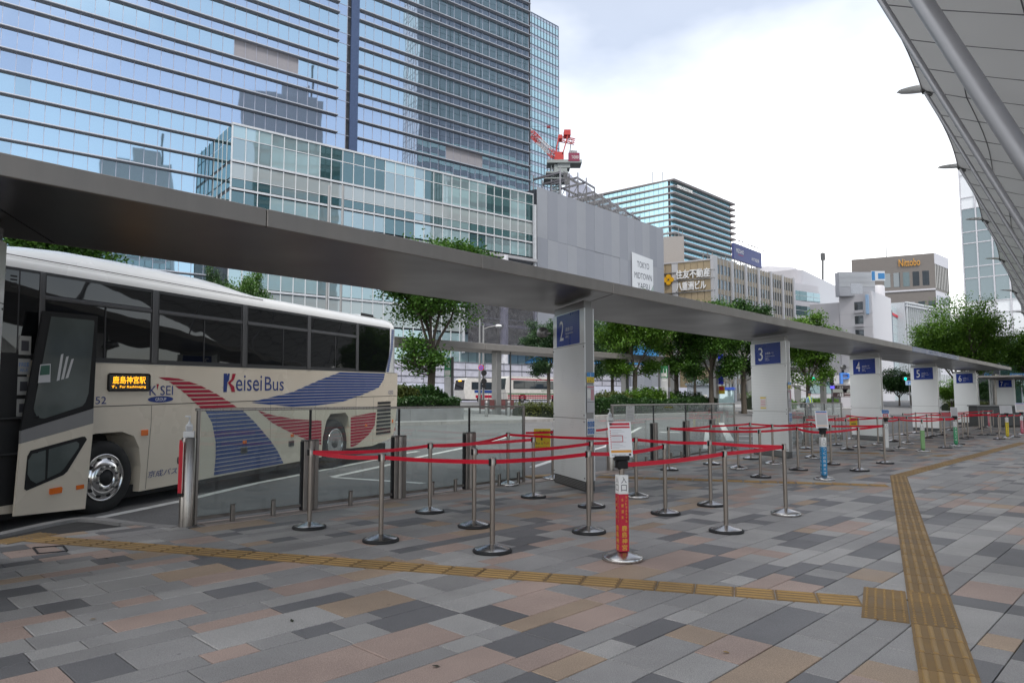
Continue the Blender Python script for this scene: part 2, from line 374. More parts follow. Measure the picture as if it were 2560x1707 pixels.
for i, (d, u, v0, l, wd, k) in enumerate(tiles[:300]):
    key = (round(l, 2), wd)
    if key not in tmesh:
        b = MB(); c = .004
        b.add([(-l/2+G, -wd/2+G, -.05), (l/2-G, -wd/2+G, -.05), (l/2-G, wd/2-G, -.05), (-l/2+G, wd/2-G, -.05),
               (-l/2+G, -wd/2+G, -c), (l/2-G, -wd/2+G, -c), (l/2-G, wd/2-G, -c), (-l/2+G, wd/2-G, -c),
               (-l/2+G+c, -wd/2+G+c, 0), (l/2-G-c, -wd/2+G+c, 0), (l/2-G-c, wd/2-G-c, 0), (-l/2+G+c, wd/2-G-c, 0)],
              [(0,1,5,4),(1,2,6,5),(2,3,7,6),(3,0,4,7),(4,5,9,8),(5,6,10,9),(6,7,11,10),(7,4,8,11),(8,9,10,11)])
        tmesh[key] = b.mesh('paving_stone')
    p = SU * (u + l/2) + SV * (v0 + wd/2)
    M = Matrix.Translation((p.x, p.y, rs.uniform(-.0012, .0012))) @ ROT @ Matrix.Rotation(rs.gauss(0, .0007), 4, 'X')
    inst(tmesh[key], 'paving_stone', STONES[k], M, pav)
mb = MB()
for (d, u, v0, l, wd, k) in tiles[300:]:
    q = [SU * (u + a) + SV * (v0 + b) for a, b in ((G, G), (l - G, G), (l - G, wd - G), (G, wd - G))]; dz = rs.uniform(-.001, .001)
    mb.add([(p.x, p.y, dz) for p in q] + [(p.x, p.y, -.045) for p in q], [(3,2,1,0),(0,1,5,4),(1,2,6,5),(2,3,7,6),(3,0,4,7)], k)
tag(mb.build('paving_field', STONES, pav), kind='stuff')
# edging stones along the kerb
kc = KB[::1] + [plat(u, FL) for u in (3.2, 60)]
def stones_along(P, ln, wd, z0, z1, m, name, parent, inward=1, limit=200):
    dist = 0; n = 0
    for a, b in zip(P, P[1:]):
        d = (b - a); L_ = d.length; k = max(1, round(L_ / ln)); d.normalize(); nn = Vector((-d.y, d.x, 0)) * inward
        for i in range(k):
            if n > limit: return
            p = a + d * (L_ * i / k); q = a + d * (L_ * (i + 1) / k - .008)
            b_ = MB(); z_ = rs.uniform(-.001, .001)
            b_.add([(p.x, p.y, z0), (q.x, q.y, z0), (q.x+nn.x*wd, q.y+nn.y*wd, z0), (p.x+nn.x*wd, p.y+nn.y*wd, z0),
                    (p.x+nn.x*.012, p.y+nn.y*.012, z1+z_), (q.x+nn.x*.012, q.y+nn.y*.012, z1+z_), (q.x+nn.x*wd, q.y+nn.y*wd, z1+z_), (p.x+nn.x*wd, p.y+nn.y*wd, z1+z_)],
                   [(0,1,5,4),(1,2,6,5),(2,3,7,6),(3,0,4,7),(4,5,6,7)])
            b_.build(name, m, parent); n += 1
far_k = plat(2.6, FL)
stones_along([KB[0] + kd * 1.8] + KB, 0.6, 0.16, -0.3, 0.006, m_kerbg, 'kerb_stone', pav, inward=-1)
stones_along([plat(2.75, FL), plat(48, FL)], 0.9, 0.30, -0.3, 0.012, m_kerb, 'kerb_stone', pav, inward=-1)

# tactile paving
m_tact = mat('tactile_yellow', (0.33, 0.205, 0.075), 0.62, var=0.15, scale=2.5, orand=0.12, speck=0.12, bump=0.0006, bscale=200, wear=.2)
m_tact2 = mat('tactile_tan', (0.23, 0.155, 0.085), 0.62, var=0.22, scale=2.5, orand=0.12, speck=0.12)
m_tact_shade = mat('tactile_groove_shade', (0.235, 0.145, 0.055), 0.7, var=0.2, scale=3, orand=0.10, speck=0.12, wear=.2)  # block ground darker than bars and dots: groove shade painted into its colour
def tact_mesh(kind):
    b = MB(); h = .148; b.box(-h, h, -h, h, -.03, .0045)
    if kind == 'bar':
        for k in range(4):
            y = -.1125 + k * .075
            b.add([(-.135, y-.0165, .0044), (.135, y-.0165, .0044), (.135, y+.0165, .0044), (-.135, y+.0165, .0044), (-.13, y-.009, 0.0115), (.13, y-.009, 0.0115), (.13, y+.009, 0.0115), (-.13, y+.009, 0.0115)],
                  [(0,1,5,4),(1,2,6,5),(2,3,7,6),(3,0,4,7),(4,5,6,7)], 1)
    else:
        for i in range(5):
            for k in range(5):
                x = -.12 + i * .06; y = -.12 + k * .06; n = 6
                b.add([(x + .0115*math.cos(t*math.pi/3), y + .0115*math.sin(t*math.pi/3), .0044) for t in range(n)] + [(x + .006*math.cos(t*math.pi/3), y + .006*math.sin(t*math.pi/3), 0.0115) for t in range(n)],
                      [(t, (t+1) % n, n+(t+1) % n, n+t) for t in range(n)] + [tuple(range(n, 2*n))], 1)
    me = b.mesh('tactile_block'); me.materials.append(m_tact_shade); me.materials.append(m_tact); return me
tb, td = tact_mesh('bar'), tact_mesh('dot')
def tactile_run(a, b, me=tb, m=m_tact_shade, lateral=(0,), step=.304, maxd=40):
    d = b - a; n = max(1, int(d.length / step + .5)); d.normalize(); s = Vector((-d.y, d.x, 0)); an = math.atan2(d.y, d.x)
    for i in range(n):
        for q in lateral:
            p = a + d * (i + .5) * step + s * q * .304
            if p.length < maxd: inst(me, 'tactile_block', m, Matrix.Translation((p.x, p.y, rs.uniform(0, .001))) @ Matrix.Rotation(an + rs.gauss(0, .004), 4, 'Z'), pav)
# long yellow line across the foreground, the junction pad, the line running away on the right
J = (gnd(2157, 1503) + gnd(2155, 1510)) / 2
tl = gnd(2152, 1503); l0 = gnd(66, 1345)
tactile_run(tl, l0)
e1 = (gnd(2381, 1491) - gnd(2158, 1467)); e1.z = 0; e1n = e1.normalized(); e2n = Vector((-e1n.y, e1n.x, 0))
pad0 = gnd(2158, 1467)
for i in range(2):
    for k in range(3):
        p = pad0 + e1n * (.152 + .304 * i) - e2n * (.152 + .304 * k)
        inst(td, 'tactile_block', m_tact_shade, Matrix.Translation((p.x, p.y, .001)) @ Matrix.Rotation(math.atan2(e1n.y, e1n.x), 4, 'Z'), pav)
pr1 = pad0 + e1n * .456; fr = gnd(2246, 1190)
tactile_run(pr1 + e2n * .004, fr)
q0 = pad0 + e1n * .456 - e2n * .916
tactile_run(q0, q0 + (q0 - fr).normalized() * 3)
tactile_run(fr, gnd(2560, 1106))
tactile_run(gnd(2220, 1214), gnd(1500, 1192), m=m_tact2)
tactile_run(gnd(2200, 1133), gnd(1990, 1130), m=m_tact2)
tactile_run(gnd(2370, 1138), gnd(2330, 1140), m=m_tact2)
tactile_run(gnd(125, 1333), gnd(0, 1357), m=m_tact2)
tactile_run(gnd(1385, 1187), gnd(1335, 1190), me=td, m=m_tact2)
# access cover frame
m_iron = mat('cover_frame', (0.05, 0.05, 0.055), 0.5, metal=.7)
cv = [gnd(83, 1369), gnd(157, 1364), gnd(168, 1377), gnd(95, 1384)]
mb = MB()
for a, b in zip(cv, cv[1:] + cv[:1]): mb.beam(a + Vector((0, 0, .002)), b + Vector((0, 0, .002)), .02, .012)
tag(mb.build('access_cover', m_iron, recenter=True), 'thin dark metal cover frame set in the paving beside the bus door', 'cover')
# fallen leaves
m_leafd = mat('dry_leaf', (0.32, 0.2, 0.05), 0.8)
m_leafk = mat('dark_leaf', (0.03, 0.035, 0.02), 0.8)
for (u, v, m_, lb) in ((232, 1549, m_leafd, 'small dry yellow leaf on dark stone at lower left'), (1815, 1632, m_leafd, 'small dry yellow leaf at lower right on grey stone'), (730, 1553, m_leafk, 'tiny dark leaf on large rose stone at lower left'), (1090, 1667, m_leafk, 'tiny dark scrap on large dark stone at the bottom'), (1319, 1361, m_leafk, 'small green leaf below the belt post nearest the camera'), (265, 1397, m_leafk, 'tiny dark scrap on grey stone below the tactile line')):
    p = gnd(u, v); b = MB(Matrix.Translation((p.x, p.y, .003)) @ Matrix.Rotation(rs.random() * 6, 4, 'Z'))
    b.add([(-.025, 0, 0), (-.008, -.012, .006), (.012, -.01, .004), (.026, 0, .01), (.01, .011, .008), (-.01, .012, .003)], [(0, 1, 2, 3, 4, 5)])
    tag(b.build('fallen_leaf', m_, recenter=True), lb, 'leaf', 'fallen leaves')

# ============================================================ GLASS FENCES
m_steel = mat('stainless', (0.36, 0.335, 0.31), 0.30, metal=1.0, var=0.08, scale=4, bump=0.0003, bscale=30, stretch=(25, 25, 1))
m_steeld = mat('stainless_dull', (0.27, 0.25, 0.232), 0.38, metal=1.0, var=0.12, scale=5)
m_rub = mat('black_rubber', (0.012, 0.012, 0.013), 0.6)
m_glass = clear_glass('fence_glass', (0.90, 0.945, 0.935), haze=0.035)
m_frost = mat('frosted_band', (0.36, 0.44, 0.42), 0.5)
def glass_fence(A, B, posts, label, bollards, endpost=True, height=1.41, startz=0.0):
    d = (B - A); Ln = d.length; d.normalize(); rz = math.atan2(d.y, d.x)
    t = thing('glass_fence', label, 'fence', A, rz, 'glass fences along the kerb')
    # local x along the fence, local -y towards the road side is +y
    b = MB()
    b.cbox(.0, Ln, -.022, .022, height - .035, height, .008)
    b.build('top_rail', m_steel, t)
    b = MB(); b.cbox(.02, Ln, -.02, .02, .06, .10, .006); b.build('bottom_rail', m_steeld, t)
    xs = [0.06] + posts + [Ln - .02]
    for a, c in zip(xs, xs[1:]):
        b = MB(); b.box(a + .012, c - .012, -.006, .006, .10, height - .036); b.build('glass_pane', m_glass, t)
    for x in posts:
        p = MB(); p.cbox(x - .115, x - .05, -.055, .05, 0, .95, .006); p.cbox(x + .05, x + .115, -.055, .05, 0, .95, .006); p.cbox(x - .115, x + .115, -.05, .045, .95, .965, .005)
        p.tube([(x, -.04, 0), (x, -.04, .949)], .05, 12)
        q = p.build('half_post', m_steeld, t)
        g = MB(); g.box(x - .012, x + .012, -.014, .014, .966, height - .037); g.box(x - .13, x - .116, -.03, .03, .02, .94); g.build('rubber_seal', m_rub, q)
    e = MB(); e.cbox(Ln - .03, Ln + .01, -.025, .025, .0, height - .001, .006); e.build('end_frame', m_steeld, t)
    e = MB(); e.cbox(.02, .055, -.025, .025, .0, height - .001, .006); e.build('end_frame', m_steeld, t)
    if endpost:
        e = MB(); e.lathe([(.083, 0), (.083, 1.05), (.075, 1.058)], 24, (-.07, 0, 0)); e.build('round_post', m_steel, t)
    for x in bollards:
        e = MB(); e.cbox(x - .025, x + .025, -.15, -.10, 0, .215, .008)
        s = e.build('short_post', m_steeld, t)
        e = MB(); e.cbox(x - .026, x + .026, -.151, -.099, .2155, .225, .004); e.build('cap', m_steel, s)
    return t
fA = gnd(479, 1313); fB = gnd(1310, 1205)
glass_fence(fA, fB, [1.60, 3.16, 4.68], 'clear glass fence panel run with steel rail beside the coach', [.45, 1.0, 2.2, 2.75, 3.75, 4.25, 5.3, 5.8])
f2A = gnd(1530, 1176); f2B = gnd(1838, 1124)
L2 = (f2B - f2A).length
glass_fence(f2A, f2B, [L2*.27, L2*.52, L2*.76], 'glass fence run behind the queue between pylons two and three', [L2*q for q in (.1, .18, .36, .44, .6, .68, .84, .92)])
f3A = gnd(1965, 1119); f3B = gnd(2106, 1099)
L3 = (f3B - f3A).length
glass_fence(f3A, f3B, [L3*.32, L3*.66], 'short glass fence run between pylons three and four', [L3*q for q in (.1, .2, .45, .55, .8, .9)])
# frosted sheet leaning on the middle fence and a paper notice on it
m_paper = mat('paper', (0.72, 0.71, 0.68), 0.7, var=0.05)
m_ink = mat('ink', (0.05, 0.05, 0.06), 0.7)
m_inkr = mat('ink_red', (0.55, 0.03, 0.05), 0.6)
def notice(base, right, up, w, h, label, rows, name='paper_notice', m=None, th=.004, group=None, cat='notice'):
    """a flat printed sheet: rows = (material, x0, x1, y0, y1) fractions, or (material, text, x, y, w, h)"""
    r = Vector(right).normalized(); u = Vector(up).normalized(); n = r.cross(u); base = Vector(base)
    ms = [m or m_paper]; b = MB(); P = [base, base + r*w, base + r*w + u*h, base + u*h]
    b.add([p - base - n*th for p in P] + [p - base for p in P], [(3,2,1,0),(4,5,6,7),(0,1,5,4),(1,2,6,5),(2,3,7,6),(3,0,4,7)], 0)
    for q in rows:
        if q[0] not in ms: ms.append(q[0])
        mi = ms.index(q[0])
        if isinstance(q[1], str):
            put_text(b, q[1], r*(q[2]*w) + u*(q[3]*h) + n*.002, r, u, q[4]*w, q[5]*h, mi)
        else:
            b.add([r*(x*w) + u*(y*h) + n*.0012 for x, y in ((q[1], q[3]), (q[2], q[3]), (q[2], q[4]), (q[1], q[4]))], [(0,1,2,3)], mi)
    o = b.build(name, ms); o.location = base
    return tag(o, label, cat, group)
fd = (f2B - f2A).normalized(); nfd = Vector((fd.y, -fd.x, 0)) * .012
notice(f2A + fd * (L2*.085) + nfd + Vector((0, 0, 1.02)), fd, (0, 0, 1), .42, .38, 'white paper notice taped on the glass fence right of pylon two', [(m_ink, 'おしらせ', .3, .8, .4, .09)] + [(mat('ink_grey', (.35, .34, .33), .7), .15, .85, .1 + .09*k, .12 + .09*k) for k in range(7)])
# ============================================================ BUS STOP PYLONS
m_wpan = mat('white_panel', (0.80, 0.81, 0.80), 0.22, var=0.04, scale=1.0, coat=0.3, spec=0.5)
m_wpanl = mat('white_panel_line', (0.62, 0.63, 0.62), 0.3, var=0.05)
m_gmet = mat('grey_metal', (0.30, 0.295, 0.29), 0.42, metal=0.75, var=0.08, scale=2.0)
m_gmetd = mat('grey_metal_dark', (0.10, 0.10, 0.10), 0.5, metal=0.5)
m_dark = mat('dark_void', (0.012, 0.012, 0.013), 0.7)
m_blue = mat('sign_blue', (0.008, 0.035, 0.26), 0.3, spec=0.25, var=0.04)
m_white = mat('white_paint', (0.78, 0.78, 0.77), 0.4, var=0.04)
FA = R(-17.0); FD = Vector((math.sin(FA), math.cos(FA), 0))       # long side of a pylon
def pylon(corner, num, lines, label, W=1.5, D=0.27, side=PU, sc=1.0, far=False):
    b_ = side.normalized()
    # local frame: x along the long face away from the camera, y along the short face
    t = thing('stop_pylon', label, 'pylon', corner, 0.0, 'numbered bus stop pylons')
    def Q(x, y, z): p = FD * x + b_ * y; return Vector((p.x, p.y, z))
    def slab(mb, x0, x1, y0, y1, z0, z1, mi=0):
        mb.add([Q(x0,y0,z0),Q(x1,y0,z0),Q(x1,y1,z0),Q(x0,y1,z0),Q(x0,y0,z1),Q(x1,y0,z1),Q(x1,y1,z1),Q(x0,y1,z1)], [(0,1,2,3),(7,6,5,4),(0,4,5,1),(1,5,6,2),(2,6,7,3),(3,7,4,0)], mi)
    m = MB(); slab(m, 0, W, .03, D - .03, .16, 3.06); m.build('core', m_gmet, t)
    m = MB(); slab(m, .012, W - .012, .012, D - .012, 0, .165); k = m.build('plinth', m_gmetd, t)
    if not far:
        for s_ in (0, 1):
            for q in range(5):
                m = MB(); y0, y1 = ((.002, .0115) if s_ == 0 else (D - .0115, D - .002)); slab(m, .02, W - .06, y0, y1, .03 + q*.026, .045 + q*.026); m.build('grille_slat', m_gmet, k)
    m = MB(); slab(m, .06, W - .02, .03, D - .03, 3.061, 3.19); m.build('cap', m_gmet, t)
    n0 = Vector((-FD.y, FD.x, 0)); 
    if n0.dot(b_) > 0: n0 = -n0                                     # outward normal of the face on the road side
    for s_ in (0, 1):
        ya, yb = ((0, .028) if s_ == 0 else (D - .028, D))
        for z0, z1 in ((.17, 1.195), (1.205, 2.45)):
            m = MB(); slab(m, .0, W, ya, yb, z0, z1); f = m.build('face_panel', m_wpan, t)
            if not far:
                m = MB(); off = -.0012 if s_ == 0 else .0012
                for q in range(int((z1 - z0) / .042)):
                    z = z0 + .03 + q * .042; y = (ya if s_ == 0 else yb) + off
                    m.add([Q(.02, y, z), Q(W-.02, y, z), Q(W-.02, y, z+.006), Q(.02, y, z+.006)], [(0,1,2,3)])
                m.build('rib_line', m_wpanl, f)
                for x in (.03, W - .03):
                    for z in (z0 + .05, z1 - .05):
                        m = MB(); p = Q(x, (ya if s_ == 0 else yb), z); m.tube([p, p + (n0 if s_ == 0 else -n0) * .012], .011, 8); m.build('fixing_screw', m_gmetd, f)
        m = MB(); slab(m, .0, W, ya, yb, 2.46, 3.055); gp = m.build('sign_glass', m_wpan, t)
        y = (ya - .004) if s_ == 0 else (yb + .004)
        m = MB(); yy = sorted((y, ya + .002 if s_ == 0 else yb - .002)); slab(m, W*.14, W*.87, yy[0], yy[1], 2.475, 3.04); sb = m.build('sign_board', m_blue, t)
        m = MB(); r = -FD if s_ == 0 else FD; o = Q(W*.87 if s_ == 0 else W*.14, y + (-.002 if s_ == 0 else .002), 2.475)
        put_text(m, num, o + r * .16 + Vector((0, 0, .10)), r, (0, 0, 1), .19 if num != '1' else .1, .36)
        for k_, (tx, w_, h_, zz) in enumerate(lines):
            put_text(m, tx, o + r * .45 + Vector((0, 0, zz)), r, (0, 0, 1), w_, h_)
        m.build('lettering', m_white, sb)
    return t
TL = [('JR高速バス', .36, .07, .25), ('JR Expressway Bus', .40, .035, .19), ('降車口', .14, .04, .13), ('Drop off', .18, .03, .085)]
TL2 = [('高速バス', .34, .07, .25), ('Expressway Bus', .36, .035, .19), ('乗車口', .14, .04, .13)]
c2 = gnd(1464.3, 1230); c3 = gnd(1972.5, 1145.3); c4 = gnd(2207, 1102.5); c5 = gnd(2349, 1079.5); c6 = gnd(2446.6, 1064); c7 = gnd(2541, 1047)
PY = [pylon(c2 - PU * 8.85, '1', TL2, 'white bus stop pylon cut off by the left picture edge'),
      pylon(c2, '2', TL2, 'tall white pylon carrying blue sign number two'),
      pylon(c3, '3', TL, 'white pylon with blue sign number three and yellow notice'),
      pylon(c4, '4', TL, 'white pylon with blue sign number four'),
      pylon(c5, '5', TL, 'distant white pylon with blue sign number five', far=True),
      pylon(c6, '6', TL, 'distant white pylon with blue sign number six', far=True),
      pylon(c7, '7', TL, 'farthest small white pylon with blue sign number seven', far=True)]
# ============================================================ SHELTER ROOF
m_sof = mat('soffit_metal', (0.165, 0.16, 0.157), 0.34, metal=0.85, var=0.06, scale=0.8, bump=0.0002, bscale=40)
m_fas = mat('fascia_metal', (0.29, 0.265, 0.243), 0.45, metal=0.7, var=0.14, scale=2.0, stretch=(2, 2, .25), detail=6)
sh = thing('shelter_roof', 'long flat grey metal shelter roof carried by the numbered pylons', 'roof', plat(0, 0, 3.25), math.pi/2 - PA)
ZB, ZT, VW = 0.0, 0.17, 2.52           # local heights above 3.25
# skew: seams run parallel to the pylon faces
sk = math.tan(PA - FA - math.pi/2)      # du per dv (local)
def loc_u(p): return (p - plat(0, 0)).dot(PU)
seams = [-13.0] + [loc_u(c) + .12 for c in (c2 - PU * 8.85, c2, c3, c4, c5, c6)] + [loc_u(c6) + 2.6]
duv = -FD.dot(PU) / FD.dot(PV) * -1.0
for i, (a, b) in enumerate(zip(seams, seams[1:])):
    g = .012; m = MB()
    e0, e1 = a + g, b - g
    if i == 0: pol = [(e0, .05), (e1, .05), (e1 + duv*VW, VW), (e0, VW)]
    elif i == len(seams) - 2: pol = [(e0, .05), (e1, .05), (e1 - 1.2, VW), (e0 + duv*VW, VW)]
    else: pol = [(e0, .05), (e1, .05), (e1 + duv*VW, VW), (e0 + duv*VW, VW)]
    m.prism(pol, ZB, ZT - .004, 'z'); m.build('soffit_panel', m_sof, sh)
m_fasb = mat('fascia_blue', (0.05, 0.085, 0.25), 0.3)
# fascia strips along the near edge
x = seams[0]; fw = 3.05; n = 0; fb0, fb1 = 27.3, 35.2
cuts = []
while x < seams[-1] - .1: cuts.append(x); x += fw
off_ = (8.4 - seams[0]) % fw
cuts = [seams[0]] + [seams[0] + off_ + k * fw for k in range(int((seams[-1] - seams[0]) / fw))] + [seams[-1]]
cuts = sorted(set([c for c in cuts if abs(c - fb0) > .9 and abs(c - fb1) > .9] + [fb0, fb1]))
for a, b in zip(cuts, cuts[1:]):
    m = MB(); m.cbox(a + .004, b - .004, 0, .049, ZB - .012, ZT, .006)
    o_ = m.build('fascia_panel', m_fasb if fb0 <= (a+b)/2 <= fb1 else m_fas, sh)
m = MB()
for k, tx in enumerate(('JR高速バス', 'のりば')):
    put_text(m, tx, (29.8 + 2.2*k, -.003, .03), (1, 0, 0), (0, 0, 1), 1.3, .1)
put_text(m, 'JR Expressway Bus', (33.0, -.003, .03), (1, 0, 0), (0, 0, 1), 1.8, .09)
m.build('fascia_lettering', mat('pale_letters', (0.45, 0.5, 0.62), .5), sh)
m = MB(); m.box(seams[0], seams[-1] - 1.3, VW + .002, VW + .04, ZB + .0, ZT); m.build('rear_fascia', m_fas, sh)
# spot lamps fixed at the back of pylons two and four
for c, lb in ((c2, 'round grey spot lamp on a bracket behind pylon two'), (c4, 'round grey spot lamp on a bracket behind pylon four')):
    p = c + FD * 1.5; t = thing('spot_lamp', lb, 'lamp', p + Vector((0, 0, 2.75)) - PU * .08, 0)
    m = MB(); m.tube([(0, 0, 0), (-.1, .12, .0)], .02, 8); m.build('bracket', m_gmet, t)
    m = MB(M=Matrix.Translation((-.14, .16, .03)) @ Matrix.Rotation(R(20), 4, 'X')); m.lathe([(.05, .09), (.10, .06), (.115, .0), (.105, -.07), (.09, -.075)], 16); m.build('housing', m_gmet, t)
# printed plates on the grey side of pylons 2 and 3
m_lblue = mat('plate_blue', (0.04, 0.22, 0.50), .4); m_yel = mat('plate_yellow', (0.75, 0.55, 0.03), .45); m_pict = mat('pictogram_blue', (0.05, 0.17, 0.45), .45); m_pal = mat('paper_grey', (0.50, 0.50, 0.51), .6); m_pink = mat('print_pink', (0.60, 0.22, 0.26), .6)
for c, dn, dg_ in ((c2, 'pylon two', '2'), (c3, 'pylon three', '3')):
    o = c + PU * .03 - PV * .004
    # the short end face looks back towards the camera
    e_n = Vector((PU.y, -PU.x, 0))
    def plate(z, h, lb, rws, m=None): return notice(o + e_n * .012 - FD * .006 + Vector((0, 0, z)), PU, (0, 0, 1), .21, h, lb + dn, rws, name='notice_plate', m=m, cat='sign')
    plate(1.80, .17, 'blue and yellow plate on the grey edge of ', [(m_lblue, 0, 1, .55, 1), (m_yel, 0, 1, 0, .55), (m_white, dg_, .45, .62, .12, .3), (m_ink, 'ここは', .1, .3, .75, .17), (m_ink, '乗車口', .1, .06, .75, .17)])
    plate(1.30, .46, 'tall printed timetable sheet on the grey edge of ', [(m_pink, .05, .95, .9, .95)] + [(m_pink, .55 + .14*k, .64 + .14*k, .45, .85) for k in range(3)] + [(m_paper, .05, .5, .52, .84), (m_ink, .05, .95, .37, .385)] + [(m_pal, .1, .9, .05 + .045*k, .07 + .045*k) for k in range(6)], m_pal)
    plate(.93, .27, 'white sheet of six blue pictograms on the edge of ', [(m_pict, .06 + .31*i, .33 + .31*i, .06 + .42*k, .42 + .42*k) for i in range(3) for k in range(2)] + [(m_paper, .13 + .31*i, .24 + .31*i, .13 + .42*k, .33 + .42*k) for i in range(3) for k in range(2)] + [(m_pict, .1, .9, .92, .95)])
o3 = c3 + FD * 1.14 + Vector((0, 0, 1.25)); nf = Vector((-FD.y, FD.x, 0)); nf = nf if nf.dot(PU) < 0 else -nf
notice(o3 + nf * .008, -FD, (0, 0, 1), .30, .36, 'small white notice with yellow bars on the face of pylon three', [(m_yel, .1, .9, .82, .92), (m_yel, .1, .9, .06, .15)] + [(m_pink, .15, .85, .25 + .13*k, .3 + .13*k) for k in range(4)])

# ============================================================ BELT BARRIERS
m_pst = mat('post_steel', (0.31, 0.275, 0.245), 0.33, metal=1.0, var=0.06, scale=5, bump=0.0003, bscale=30, stretch=(30, 30, 1))
m_bst = mat('base_steel', (0.5, 0.485, 0.47), 0.25, metal=1.0, var=0.08, scale=6)
m_blk = mat('black_plastic', (0.013, 0.013, 0.014), 0.5, spec=.25)
def belt_mat():
    m = bpy.data.materials.new('belt_red'); m.use_nodes = True; t = m.node_tree; t.nodes.clear(); l = t.links.new
    df = N(t, 'ShaderNodeBsdfDiffuse'); df.inputs[0].default_value = (0.80, 0.006, 0.035, 1); tr = N(t, 'ShaderNodeBsdfTranslucent'); tr.inputs[0].default_value = (0.85, 0.012, 0.05, 1)
    gl = N(t, 'ShaderNodeBsdfGlossy'); gl.inputs['Roughness'].default_value = .45; gl.inputs[0].default_value = (.8, .8, .8, 1)
    wv = N(t, 'ShaderNodeTexNoise'); wv.inputs['Scale'].default_value = 40; ge = N(t, 'ShaderNodeNewGeometry'); l(ge.outputs['Position'], wv.inputs['Vector']); bp = N(t, 'ShaderNodeBump'); bp.inputs['Distance'].default_value = .001; l(wv.outputs['Fac'], bp.inputs['Height']); l(bp.outputs[0], df.inputs['Normal'])
    a = N(t, 'ShaderNodeMixShader'); a.inputs[0].default_value = .35; b = N(t, 'ShaderNodeMixShader'); b.inputs[0].default_value = .05
    l(df.outputs[0], a.inputs[1]); l(tr.outputs[0], a.inputs[2]); l(a.outputs[0], b.inputs[1]); l(gl.outputs[0], b.inputs[2]); o = N(t, 'ShaderNodeOutputMaterial'); l(b.outputs[0], o.inputs[0]); return m
m_belt = belt_mat()
HT = 0.935
def proto(kind, n=20):
    t = thing('belt_post', 'x', 'belt post')
    if kind == 'rim':
        m = MB(); m.lathe([(.195, 0), (.198, .008), (.198, .022), (.188, .032), (.17, .033)], n); m.build('rubber_ring', m_rub, t)
        m = MB(); m.lathe([(.176, .0335), (.17, .037), (.10, .058), (.04, .073), (.030, .078)], n); m.build('base', m_bst, t)
    else:
        m = MB(); m.lathe([(.19, 0), (.193, .004), (.193, .036), (.185, .042), (.11, .066), (.045, .082), (.030, .09)], n); m.build('base', m_bst, t)
    m = MB(); m.lathe([(.0265, .075), (.0265, .845)], 14); m.build('post', m_pst, t)
    m = MB(); m.lathe([(.030, .846), (.030, .93), (.026, HT)], 14); h = m.build('head', m_pst, t)
    for a in (45, 225):
        m = MB(M=Matrix.Rotation(R(a) , 4, 'Z')); m.cbox(.024, .043, -.015, .015, .852, .925, .004); m.build('belt_clip', m_blk, h)
    return t
PR = proto('rim'); PS = proto('steel'); used = {'rim': False, 'steel': False}
ST_ = {}
def stand(key, u, v, label, kind='rim', group='belt posts of the queue lanes'):
    src = PR if kind == 'rim' else PS
    if not used[kind]: t = src; used[kind] = True
    else: t = copy_tree(src)
    p = gnd(u, v - 2); t.location = (p.x, p.y, 0)
    a = math.sin(p.x * 12.9 + p.y * 7.1)
    t.rotation_euler = (0, 0, 0)
    tag(t, label, 'belt post', group); ST_[key] = t
    return t
def belt(k1, k2, sag=None, z=.89, a=None, b=None):
    """red webbing from post k1 to post k2; belongs to the post that holds its reel"""
    A = ST_[k1].location if a is None else a; B = ST_[k2].location if b is None else b
    own = ST_[k1] if k1 else None
    d = (B - A); d.z = 0; Ln = d.length; dn = d.normalized(); A2 = A + dn * .04; B2 = B - dn * .04
    b_ = MB(); n = 10; vs = []; h = .043 / 2; base = own.location if own else Vector((0, 0, 0))
    sag = random.choice((.006, .012, .02, .03)) if sag is None else sag
    sg = sag * min(2.0, Ln / 1.6)
    tw = random.uniform(-.25, .25)
    nn = Vector((-dn.y, dn.x, 0))
    for i in range(n + 1):
        f = i / n; p = A2.lerp(B2, f); zz = z - sg * 4 * f * (1 - f)
        tl_ = tw * 4 * f * (1 - f) * h * 2
        for s in (-1, 1): q = p + nn * (tl_ * s); vs.append((q.x - base.x, q.y - base.y, zz + s * h))
    b_.add(vs, [(2*i, 2*i+2, 2*i+3, 2*i+1) for i in range(n)], 0, True)
    o = b_.build('belt', m_belt, own)
    return o
